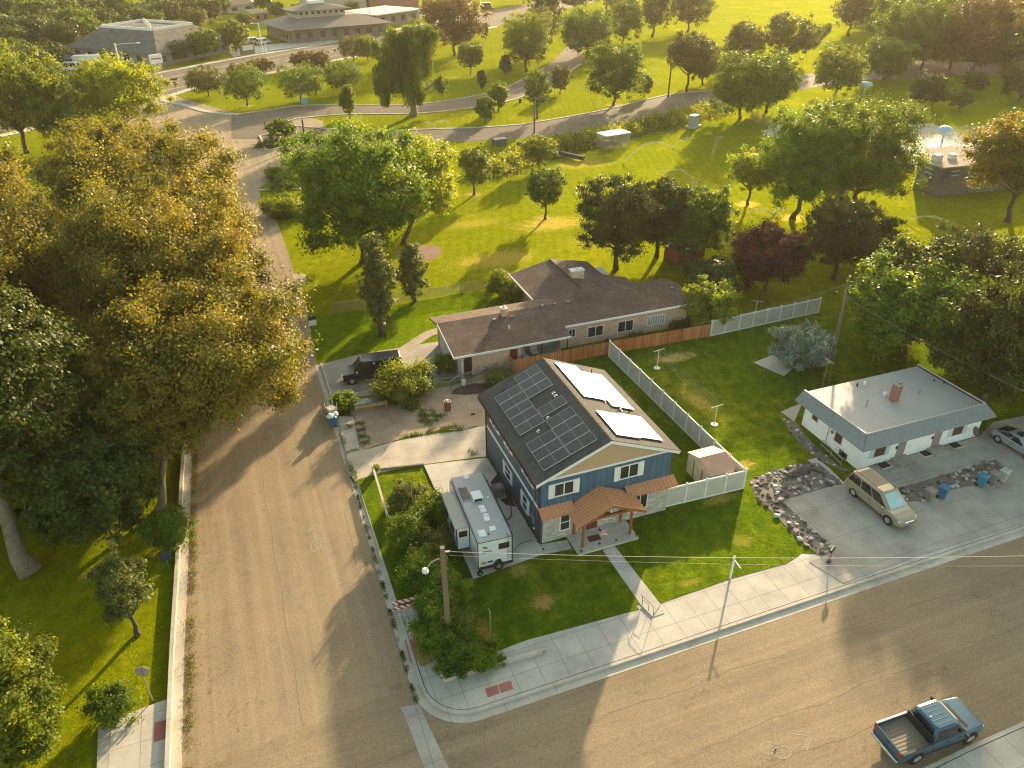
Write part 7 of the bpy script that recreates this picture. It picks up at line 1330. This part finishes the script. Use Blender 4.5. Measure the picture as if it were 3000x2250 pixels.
# stump planter and pot
for nm, lab, P, hh in (('garden_lamp', 'small garden lamp post beside the curved path and the tall columnar tree', e_(1265, 1660), 1.9), ):
    T = thing(nm, lab, 'garden light', P); g = MB(); g.cyl((0, 0, 0), (0, 0, hh), .035, n=6); g.build('post', MT['dark'], T); g = MB(); g.loft([[(r*math.cos(a), r*math.sin(a), z) for a in np.linspace(0, 5.5, 8)] for r, z in ((.08, hh), (.15, hh+.2), (.16, hh+.22), (.03, hh+.34))]); g.build('lantern', MT['offwhite'], T)
T = thing('tree_stump', 'wide cut tree stump on the small lit lawn', 'stump', w_(382, 272, .17)); g = MB(); rs = np.random.RandomState(2); rr_ = [.5*(1+.12*rs.normal()) for _ in range(14)]; g.loft([[(r*s*math.cos(i*2*math.pi/14), r*s*math.sin(i*2*math.pi/14), z) for i, r in enumerate(rr_)] for s, z in ((1.15, 0), (1., .12), (.96, .3))]); g.build('wood', plain('stump_wood', (.24, .17, .12), .9, var=.3, scale=5), T); g = MB(); g.cyl((0, 0, .3), (0, 0, .32), .36, n=12); g.build('cut_face', plain('stump_top', (.36, .22, .10), .9, var=.25, scale=6), T)
T = thing('plant_pot', 'round green plant in a pale pot at the driveway corner', 'plant pot', w_(215, 180, .17)); g = MB(); g.cyl((0, 0, 0), (0, 0, .4), .2, .28, n=12); g.build('pot', MT['offwhite'], T); rs = np.random.RandomState(3); P = unit(rs, 700)*rs.uniform(.5, 1, (700, 1))*.33+np.array([0, 0, .55]); leafmesh('plant', P, unit(rs, 700), unit(rs, 700), rs.uniform(.06, .12, 700), rs.uniform(.04, .07, 700), rs.uniform(0, 1, 700), LM['lush'], T)
# wheelie bins
def bin_(label, P, rz, m, s=1., group='wheelie bins'):
    T = thing('wheelie_bin', label, 'bin', P, rz, group, s); g = MB(); g.loft([[(a*x, b*y, z) for a, b in ((-1, -1), (1, -1), (1, 1), (-1, 1))] for x, y, z in ((.2, .24, .08), (.29, .34, .98))]); g.build('body', m, T)
    g = MB(); g.loft([[(a*x-.02, b*y, z) for a, b in ((-1, -1), (1, -1), (1, 1), (-1, 1))] for x, y, z in ((.33, .37, .98), (.33, .37, 1.03), (.24, .3, 1.1))]); ld = g.build('lid', m, T); g = MB(); g.cyl((-.36, -.25, .98), (-.36, .25, .98), .025, n=6); g.build('handle', MT['dark'], T)
    for y in (-.27, .27): g = MB(); g.cyl((-.22, y-.03, .12), (-.22, y+.03, .12), .12, n=12); g.build('wheel', MT['black'], T)
bb_ = plain('bin_blue', (.025, .12, .24), .5); bg = plain('bin_taupe', (.20, .175, .155), .55); bl = plain('bin_pale_grey', (.34, .36, .34), .55); bt = plain('bin_teal_blue', (.03, .17, .27), .5)
bin_('taupe wheelie bin beside the minivan nose, left of a blue one', q_(1345, 1105, .18), -1.4, bg); bin_('blue wheelie bin right of the taupe one by the rock bed', q_(1440, 1085, .18), -1.2, bb_); bin_('teal blue wheelie bin leftmost of the three at the far end of the rock bed', q_(1712, 1005, .18), -1.35, bt); bin_('taupe grey wheelie bin in the middle of the far three', q_(1790, 985, .18), -1.3, bg); bin_('pale grey wheelie bin rightmost of the far three', q_(1860, 970, .18), -1.3, bl)
bin_('blue recycling bin at the street kerb under a heap of junk', c_(468, 728, .1), 3.1, bb_, .95, 'bins at the street kerb'); bin_('grey bin behind the blue one at the street kerb', c_(445, 640, .1), 3.0, bl, .9, 'bins at the street kerb')
T = thing('broken_chair', 'upturned beige armchair with its legs in the air on the kerb junk', 'chair', c_(445, 560, .9), .4); cm = plain('beige_fabric', (.50, .42, .33), .9, var=.2, bmp=.4); g = MB(); g.bbox(-.42, .42, -.4, .4, .0, .3, .08); g.build('seat', cm, T); g = MB(); g.slab([(-.4, .3, 0), (.4, .3, 0), (.4, .45, -.7), (-.4, .45, -.7)], .14); g.build('backrest', cm, T)
for x, y in ((-.35, -.33), (.35, -.33), (-.35, .33), (.35, .33)): g = MB(); g.cyl((x, y, .28), (x*1.15, y*1.15, .8), .03, .02, 6); g.build('leg', MT['offwhite'], T)
for i, (x, y, z, s, lab, m) in enumerate(((435, 640, 1.05, .3, 'crumpled white bag on the bins', 'white'), (490, 620, .95, .26, 'stuffed beige sack on the bins', 'offwhite'), (405, 600, .3, .34, 'dark sack beside the bins at the kerb', 'dark'))):
    g = MB(); rs = np.random.RandomState(i); g.loft([[(s*r*(1+.18*rs.normal())*math.cos(a), s*r*(1+.18*rs.normal())*math.sin(a), zz*s) for a in np.linspace(0, 5.6, 9)] for r, zz in ((.7, 0), (1.05, .5), (.8, 1.1), (.25, 1.5))]); o = g.build('rubbish_bag', MT[m]); o.location = c_(x, y, z); tag(o, lab, 'bag', 'rubbish on the kerb')
# workbench, barrel, broom
A1, B1 = Vector(c_(705, 590, .17)), Vector(c_(1050, 535, .17)); dv = B1-A1; Lw = dv.length; T = thing('workbench', 'long wooden workbench with a dark metal top at the edge of the dirt yard', 'bench', A1, math.atan2(dv.y, dv.x)); g = MB(); g.box(-.05, Lw+.05, -.1, .75, .82, .9); g.build('top', plain('dull_zinc', (.13, .15, .15), .4, .5, var=.4), T)
ow_ = plain('orange_wood', (.40, .19, .06), .8, var=.3)
for x in (.05, Lw*.5, Lw-.05):
    for y in (0, .65): g = MB(); g.box(x-.06, x+.06, y-.05, y+.05, 0, .82); g.build('leg', ow_, T)
g = MB(); g.box(0, Lw, -.12, -.08, .5, .8); g.build('front_board', plain('board_wood', (.36, .24, .12), .8, var=.4, scale=2), T)
T = thing('burn_barrel', 'rusty red steel barrel standing on the dirt yard', 'barrel', c_(1703, 555, .17)); g = MB(); g.loft([[(r*math.cos(a), r*math.sin(a), z) for a in np.linspace(0, 2*math.pi, 17)[:-1]] for r, z in ((.29, 0), (.3, .3), (.31, .32), (.3, .34), (.3, .6), (.31, .62), (.3, .64), (.3, .92))]); g.build('drum', plain('rust_red', (.20, .055, .035), .8, var=.3, scale=4), T); g = MB(); g.tube([(.3*math.cos(a), .3*math.sin(a), .93) for a in np.linspace(0, 6.28, 17)], .018, 5); g.build('rim', MT['offwhite'], T); g = MB(); g.bbox(-.12, .12, -.1, .1, .7, 1.05, .03); g.build('contents', MT['offwhite'], T)
T = thing('broom', 'push broom lying on the dirt yard near the house corner', 'broom', c_(1975, 605, .2)); g = MB(); g.cyl((0, .05, .05), tuple(Vector(c_(1945, 545, .6))-Vector(c_(1975, 605, .2))), .018, n=6); g.build('handle', MT['wood'], T); g = MB(); g.box(-.2, .2, -.04, .04, 0, .1); g.build('brush_head', MT['dark'], T)
T = thing('brush_pile', 'heap of dead grey branches against the ranch garage wall', 'brush pile', r_(600, 945, .05)); g = MB(); rs = np.random.RandomState(8)
for i in range(130): p = np.array([rs.normal()*.9, rs.normal()*.35, abs(rs.normal())*.3+.1]); d_v = rs.normal(size=3)*np.array([.8, .4, .35]); g.tube([tuple(p-d_v*.5), tuple(p+rs.normal(size=3)*.06), tuple(p+d_v*.5)], [.02, .025, .008], 4)
g.build('branches', plain('dead_wood', (.13, .09, .065), .9, var=.4), T)
# white propane like box and pot by chain link
T = thing('white_bucket', 'white bucket beside the chain link fence at the dirt yard', 'bucket', c_(1872, 285, .17)); g = MB(); g.cyl((0, 0, 0), (0, 0, .55), .2, .23, 12); g.build('shell', MT['offwhite'], T); g = MB(); g.tube([(-.22, 0, .5), (0, 0, .7), (.22, 0, .5)], .012, 5); g.build('handle', MT['dark'], T)
# electrical hookup cable, hose
g = MB(); P = [Vector(t_(x, y, z)) for x, y, z in ((1118, 1175, .9), (1150, 1130, .45), (1200, 1080, .22), (1260, 1055, .2), (1325, 1045, .5))]; g.tube(smooth := [p for p in P], .022, 6); tag(g.build('power_cable', MT['dark']), 'black power cable from the caravan to the house corner', 'cable')
g = MB(); g.tube([Vector(t_(x, y, z)) for x, y, z in ((1075, 580, .6), (1085, 640, .3), (1100, 730, .22), (1100, 780, .22), (1060, 822, .22))], .045, 6); tag(g.build('hose', plain('brown_hose', (.10, .05, .04), .6)), 'thick brown hose lying between caravan and blue house', 'hose')
T = thing('coiled_hose', 'black coiled hose hanging on the blue side wall near the front corner', 'hose', (15.98, 38.35, .8)); g = MB(); g.tube([(-.04+.02*math.sin(9*a), .32*math.cos(a), .45*math.sin(a)) for a in np.linspace(0, 12.5, 40)], .03, 5); g.build('coil', MT['dark'], T)
# clothes lines
def tpost(label, B, h, rz, w=1.3):
    T = thing('clothesline_post', label, 'clothesline post', B, rz, 'clothesline posts'); g = MB(); g.cyl((0, 0, 0), (0, 0, h), .04, n=8); g.build('post', MT['offwhite'], T); g = MB(); g.cyl((-w/2, 0, h), (w/2, 0, h), .03, n=6); g.build('crossbar', MT['offwhite'], T); g = MB(); g.cyl((0, 0, 0), (0, 0, .05), .32, n=12); g.build('footing', MT['offwhite'], T); return T
P1 = h_(1362, 186, .17); P2 = v_(1543, 917, .17); P3 = (P1[0]+11.5, P1[1]+4.2, .17)
t1 = tpost('pale T shaped clothesline post on the dry patch behind the long white fence', P1, 2.0, .15); t2 = tpost('pale T shaped clothesline post in the middle of the right lawn', P2, 1.9, .1)
tpost('pale T shaped post behind the far white privacy fence', f_(462, 1080), 2.3, -.6)
for k, o in enumerate((-.55, -.2, .2, .55)): wire('clothesline', f'thin clothesline wire between the two lawn posts, {ORD[k]} from the long white fence', (P1[0]+o, P1[1]+o*.1, 2.15), (P2[0]+o, P2[1]+o*.1, 2.05), .12, .009)
# ditch pipe, cage, cabinets
g = MB(); A1, B1 = k_(505, 512, .7), k_(1085, 645, .55); g.tube([A1, tuple(Vector(A1).lerp(Vector(B1), .5)), B1], .38, 10); tag(g.build('ditch_pipe', plain('dark_pipe', (.05, .05, .048), .6)), 'large dark pipe crossing the ditch behind the yellow green tree', 'pipe')
mb = MB(); mb.add([(*k_(840, 610)[:2], .03), (*k_(930, 600)[:2], .03), (*k_(960, 625)[:2], .03), (*k_(870, 632)[:2], .03)], [(0, 1, 2, 3)]); struct(mb.build('concrete_apron', MT['conc']))
A1 = k_(1280, 580); B1 = k_(1490, 545); Cw = (B1[0]-A1[0]); T = thing('pump_cage', 'wire cage with a flat white roof over grey pumps on the park lawn', 'enclosure', A1, math.atan2(B1[1]-A1[1], B1[0]-A1[0])); lc = math.hypot(B1[0]-A1[0], B1[1]-A1[1]); hc = 2.6
g = MB(); g.box(-.1, lc+.1, -.1, 3.1, hc, hc+.12); g.build('roof', MT['white'], T)
for x in np.linspace(0, lc, 4):
    for y in (0, 3.): g = MB(); g.cyl((x, y, 0), (x, y, hc), .05, n=6); g.build('post', MT['steel'], T)
g = MB(); g.box(0, lc, -.003, .003, .05, hc); g.box(0, lc, 2.997, 3.003, .05, hc); g.box(-.003, .003, 0, 3, .05, hc); g.box(lc-.003, lc+.003, 0, 3, .05, hc); g.build('mesh', chm, T); g = MB(); g.cyl((1.2, 1.4, .3), (1.2, 1.4, 1.4), .5, n=12); g.cyl((2.6, 1.5, .8), (3.6, 1.5, .8), .45, n=12); g.build('pump', plain('pump_grey', (.17, .17, .165), .6), T)
T = thing('utility_cabinet', 'grey utility cabinet on a concrete base at the top of the lit slope', 'cabinet', k_(2055, 372), .5); g = MB(); g.bbox(-1.3, 2.0, -.9, .9, 0, .35, .05); g.build('base', MT['conc'], T); g = MB(); g.bbox(-1.1, .9, -.7, .7, .35, 2.5, .06); cb_ = g.build('cabinet_body', plain('cabinet_grey', (.30, .30, .28), .5), T); g = MB(); g.box(-.9, .7, -.74, -.7, .5, 2.3); g.build('door', plain('cabinet_door', (.36, .36, .34), .5), cb_)
T = thing('transformer_box', 'small dark green grilled box beside the lower park road', 'cabinet', k_(343, 525), .1); g = MB(); g.bbox(-1.3, 1.3, -.8, .8, 0, 1.2, .05); g.build('box_body', plain('box_green', (.07, .09, .07), .5), T); g = MB()
for k in range(8): x = -1.2+k*.34; g.box(x-.03, x+.03, -.84, -.8, .1, 1.1)
g.build('grille', MT['steel'], T)
g = MB(); g.cyl((0, 0, 0), (0, 0, .9), .35, n=10); o = g.build('litter_bin', MT['dark']); o.location = b_(342, 832); tag(o, 'small dark litter bin on the shaded lawn by the park drive', 'bin')
# benches of white pipe in the upper right, blue play frame
# sprinklers
spm = bpy.data.materials.new('water_spray'); spm.use_nodes = True; nt = spm.node_tree; bb = nt.nodes['Principled BSDF']; bb.inputs['Base Color'].default_value = (.9, .9, .85, 1); bb.inputs['Roughness'].default_value = .5; bb.inputs['Alpha'].default_value = .09; bb.inputs['Transmission Weight'].default_value = 0.
def spray(label, fn, b, t, ht, n=900, wid=.28, s=.16):
    A1, B1 = Vector(fn(*b)), Vector(fn(*t)); rs = np.random.RandomState(int(b[0])); u = rs.uniform(0, 1, n)**1.15; P = np.array([list(A1.lerp(B1, x)-A1) for x in u]); P[:, 2] = 2.2*ht*u*(1-u)*np.clip(1-rs.exponential(.10, n)*u, .2, 1)+.1; sd_ = np.array(((B1-A1).normalized().y, -(B1-A1).normalized().x, 0)); P += sd_*(rs.normal(size=(n, 1))*wid*(.3+u[:, None]*2))
    T = thing('sprinkler', label, 'sprinkler', A1, group='lawn sprinklers running in the park'); D = np.array(list((B1-A1).normalized()))*np.ones((n, 1)); D[:, 2] = (1-2*u)*.8; D /= np.linalg.norm(D, axis=1)[:, None]
    leafmesh('spray', P, unit(rs, n), D, rs.uniform(.5, 1.4, n)*s*2.2, rs.uniform(.5, 1.2, n)*s*.5, u, spm, T); g = MB(); g.cyl((0, 0, 0), (0, 0, .15), .05, n=6); g.build('nozzle', MT['dark'], T)
for i, (lab, fn, b, t, ht) in enumerate((('long curved water jet across the lit park slope', k_, (1440, 690), (1860, 560), 4.2), ('short water jet right of the long curved one', k_, (1872, 565), (2060, 470), 1.6), ('faint water arc behind the dark pine tops', k_, (2080, 870), (1760, 800), 3.), ('bright water arc over the shaded lawn near the pool house', f_, (1435, 440), (1790, 490), 2.2), ('short bright jet right of the arc by the pool house', f_, (1790, 578), (1880, 535), .8),
    ('low water jet on the shaded lawn at the right', f_, (1985, 770), (2060, 800), .6), ('spreading spray in front of the mulch circles', f_, (590, 405), (440, 375), .9), ('second half of the spreading spray by the mulch circles', f_, (590, 405), (680, 370), .9), ('water jet above the kerb beside the round tree', b_, (1005, 895), (940, 815), 1.6), ('water arc on the median below the upright tree', a_, (1480, 1000), (1600, 1048), 1.2),
    ('steep jet crossing the lower park road', a_, (1760, 1120), (1600, 1000), 3.), ('water arc behind the white roofed cage', k_, (1290, 450), (1410, 430), 3.2), ('spray on the far lawn by the big round tree', b_, (1400, 610), (1490, 575), 1.8), ('spray line on the lawn near the roadside leaning tree', b_, (1400, 705), (1540, 690), 1.5), ('far jet on the bright field at the top', b_, (1330, 215), (1400, 260), 1.6), ('jet beside the far hedge', d_, (540, 355), (660, 370), 1.2), ('upright jet in the shade left of the utility cabinet', b_, (1890, 1285), (1970, 1115), 2.4), ('spray on the median beside the conical tree', a_, (740, 905), (840, 945), 1.2))): spray(lab, fn, b, t, ht, n=700 if i else 1200)
# rocks
rk_m = [plain('lava_rock', (.075, .06, .05), .9, var=.35, scale=4, bmp=.6), plain('grey_rock', (.17, .155, .14), .9, var=.3, scale=4, bmp=.5), plain('pale_rock', (.42, .40, .37), .85, var=.2, scale=4, bmp=.4)]
rs = np.random.RandomState(11); RM = []
for k in range(9):
    V = unit(rs, 16)*rs.uniform(.75, 1.1, (16, 1))*np.array([1, .8, .55]); import bmesh
    bm = bmesh.new(); [bm.verts.new(tuple(p)) for p in V]; bmesh.ops.convex_hull(bm, input=bm.verts[:]); me = bpy.data.meshes.new('rock'); bm.to_mesh(me); bm.free(); me.materials.append(rk_m[(0, 0, 1, 1, 1, 2, 2, 0, 2)[k]]); RM.append(me)
def inside(p, L):
    c = False
    for i in range(len(L)):
        a, b = L[i], L[i-1]
        if (a[1] > p[1]) != (b[1] > p[1]) and p[0] < (b[0]-a[0])*(p[1]-a[1])/(b[1]-a[1])+a[0]: c = not c
    return c
def rocks(poly, n, smin, smax, label, group, seed):
    rs = np.random.RandomState(seed); P = [q_(x, y, Zy)[:2] for x, y in poly]; xs = [p[0] for p in P]; ys = [p[1] for p in P]; k = 0; tries = 0; used = []
    while k < n and tries < 4000:
        tries += 1; p = (rs.uniform(min(xs), max(xs)), rs.uniform(min(ys), max(ys))); s = rs.uniform(smin, smax)*(1.4 if rs.uniform() < .12 else 1)
        if not inside(p, P) or any((p[0]-a)**2+(p[1]-b)**2 < ((s+c)*.62)**2 for a, b, c in used): continue
        used.append((*p, s)); o = bpy.data.objects.new('rock', RM[rs.randint(9)]); col.objects.link(o); o.location = (*p, Zy+s*.2); o.rotation_euler = (rs.normal()*.2, rs.normal()*.2, rs.uniform(0, 6)); o.scale = (s, s, s); tag(o, label, 'rock', group); k += 1
rocks(b1, 170, .12, .3, 'loose garden rock in the bed between lawn and concrete drive', 'rocks in the bed beside the lawn', 21); rocks(b2, 80, .13, .28, 'loose garden rock in the strip behind the wheelie bins', 'rocks in the strip behind the bins', 22)
rocks([(340, 530), (430, 560), (520, 680), (600, 760), (740, 870), (850, 905), (760, 900), (600, 830), (470, 720), (380, 620)], 34, .1, .22, 'small garden rock along the duplex side wall', 'rocks along the duplex side wall', 23)
q0 = Vector(q_(490, 900, .3)); o = bpy.data.objects.new('boulder', RM[0]); col.objects.link(o); o.location = q0; o.scale = (.7, .6, .55); tag(o, 'largest dark boulder at the top of the rock bed', 'rock')
q0 = Vector(q_(410, 930, .3)); o = bpy.data.objects.new('boulder', RM[1]); col.objects.link(o); o.location = q0; o.scale = (.6, .55, .45); tag(o, 'large brownish boulder left of the darkest boulder', 'rock')
# verge tufts of weeds along the left street's kerb
rs = np.random.RandomState(31); n = 5200; u = rs.uniform(0, 1, n); yy = 27.5+u*22; xx = 4.75+.45*np.clip((yy-30)/18, 0, 1)+rs.normal(size=n)*.07; keep = np.sin(yy*2.1)+np.sin(yy*5.3+1)+rs.normal(size=n)*.6 > .3; P = np.stack([xx, yy, np.full(n, .04)+rs.uniform(0, .08, n)], 1)[keep]; n = len(P)
T = bpy.data.objects.new('kerb_weeds', None); col.objects.link(T); o = leafmesh('kerb_weeds', P, unit(rs, n), unit(rs, n), rs.uniform(.06, .14, n), rs.uniform(.03, .07, n), rs.uniform(0, 1, n), LM['oak'], T); o.parent = None; bpy.data.objects.remove(T); tag(o, 'straggly weeds along the street kerb', 'weeds'); o['kind'] = 'stuff'

# tufts of weeds on the dirt yard and between slabs
rs = np.random.RandomState(41); AL = []
for L in WEED:
    P = [c_(x, y, Zy)[:2] for x, y in L]; xs = [p[0] for p in P]; ys = [p[1] for p in P]; area = abs(sum(P[i][0]*P[i-1][1]-P[i-1][0]*P[i][1] for i in range(len(P))))/2; n = int(area*330); k = 0
    for _ in range(n*12):
        p = (rs.uniform(min(xs)-.2, max(xs)+.2), rs.uniform(min(ys)-.2, max(ys)+.2))
        if inside((p[0]+rs.normal()*.14, p[1]+rs.normal()*.14), P) and math.sin(p[0]*5.1)+math.sin(p[1]*6.3+p[0]*2)+rs.normal()*.8 > -.5: AL.append((p[0], p[1], Zy+.02+abs(rs.normal())*.05)); k += 1
        if k >= n: break
AL = np.array(AL); n = len(AL); tm = thing('weeds_tmp', 'x', 'x'); D = rs.normal(size=(n, 3)); D[:, 2] += .8; Nn = unit(rs, n); Nn[:, 2] = abs(Nn[:, 2])+.4; Nn /= np.linalg.norm(Nn, axis=1)[:, None]; D -= Nn*(D*Nn).sum(1)[:, None]; D /= np.linalg.norm(D, axis=1)[:, None]
o = leafmesh('yard_weeds', AL, Nn, D, rs.uniform(.06, .15, n), rs.uniform(.04, .09, n), rs.uniform(0, 1, n), LM['green'], tm); o.parent = None; bpy.data.objects.remove(tm); tag(o, 'patchy green weeds on the dirt yard and slab joints', 'weeds'); o['kind'] = 'stuff'

def edge_litter(name, label, fn_x, y0, y1, n, wid, lm_, seed, th=.1):
    rs = np.random.RandomState(seed); yy = rs.uniform(y0, y1, n); xx = fn_x(yy)+rs.normal(size=n)*wid; keep = np.sin(yy*1.7)+np.sin(yy*4.3+1)+np.sin(yy*.6)+rs.normal(size=n)*.8 > th; P = np.stack([xx, yy, np.full(n, .05)+rs.uniform(0, .06, n)], 1)[keep]; n = len(P)
    tm = thing('tmp', 'x', 'x'); Nn = unit(rs, n); Nn[:, 2] = abs(Nn[:, 2])+1; Nn /= np.linalg.norm(Nn, axis=1)[:, None]; D = unit(rs, n); D -= Nn*(D*Nn).sum(1)[:, None]; D /= np.linalg.norm(D, axis=1)[:, None]
    o = leafmesh(name, P, Nn, D, rs.uniform(.05, .12, n), rs.uniform(.03, .08, n), rs.uniform(0, 1, n), lm_, tm); o.parent = None; bpy.data.objects.remove(tm); tag(o, label, 'litter'); o['kind'] = 'stuff'
edge_litter('leaf_litter', 'dry leaf litter along the gutter under the low wall', lambda y: -8.3+(y-28.4)*.0405+.95, 20, 62, 9000, .16, LM['brown'], 51, -.4)
edge_litter('leaf_litter', 'fallen leaves scattered on the street under the big canopy', lambda y: -5.5+0*y, 24, 66, 2600, 1.8, LM['brown'], 52)
edge_litter('lawn_leaves', 'fallen leaves on the shaded lawn left of the wall', lambda y: -11+0*y, 30, 50, 2200, 1.8, LM['yell'], 53)
# ------------------------------------------------------------------ warm evening haze
g = MB(); g.box(-690, 890, -190, 1090, -1, 46); hz = g.build('haze', bpy.data.materials.new('haze_air')); hz['kind'] = 'stuff'
m = hz.data.materials[0]; m.use_nodes = True; nt = m.node_tree; nt.nodes.clear(); out = N(nt, 'ShaderNodeOutputMaterial'); pv_ = N(nt, 'ShaderNodeVolumePrincipled')
pv_.inputs['Color'].default_value = (1., .93, .74, 1); pv_.inputs['Density'].default_value = .00011; pv_.inputs['Anisotropy'].default_value = .35; nt.links.new(pv_.outputs[0], out.inputs['Volume'])
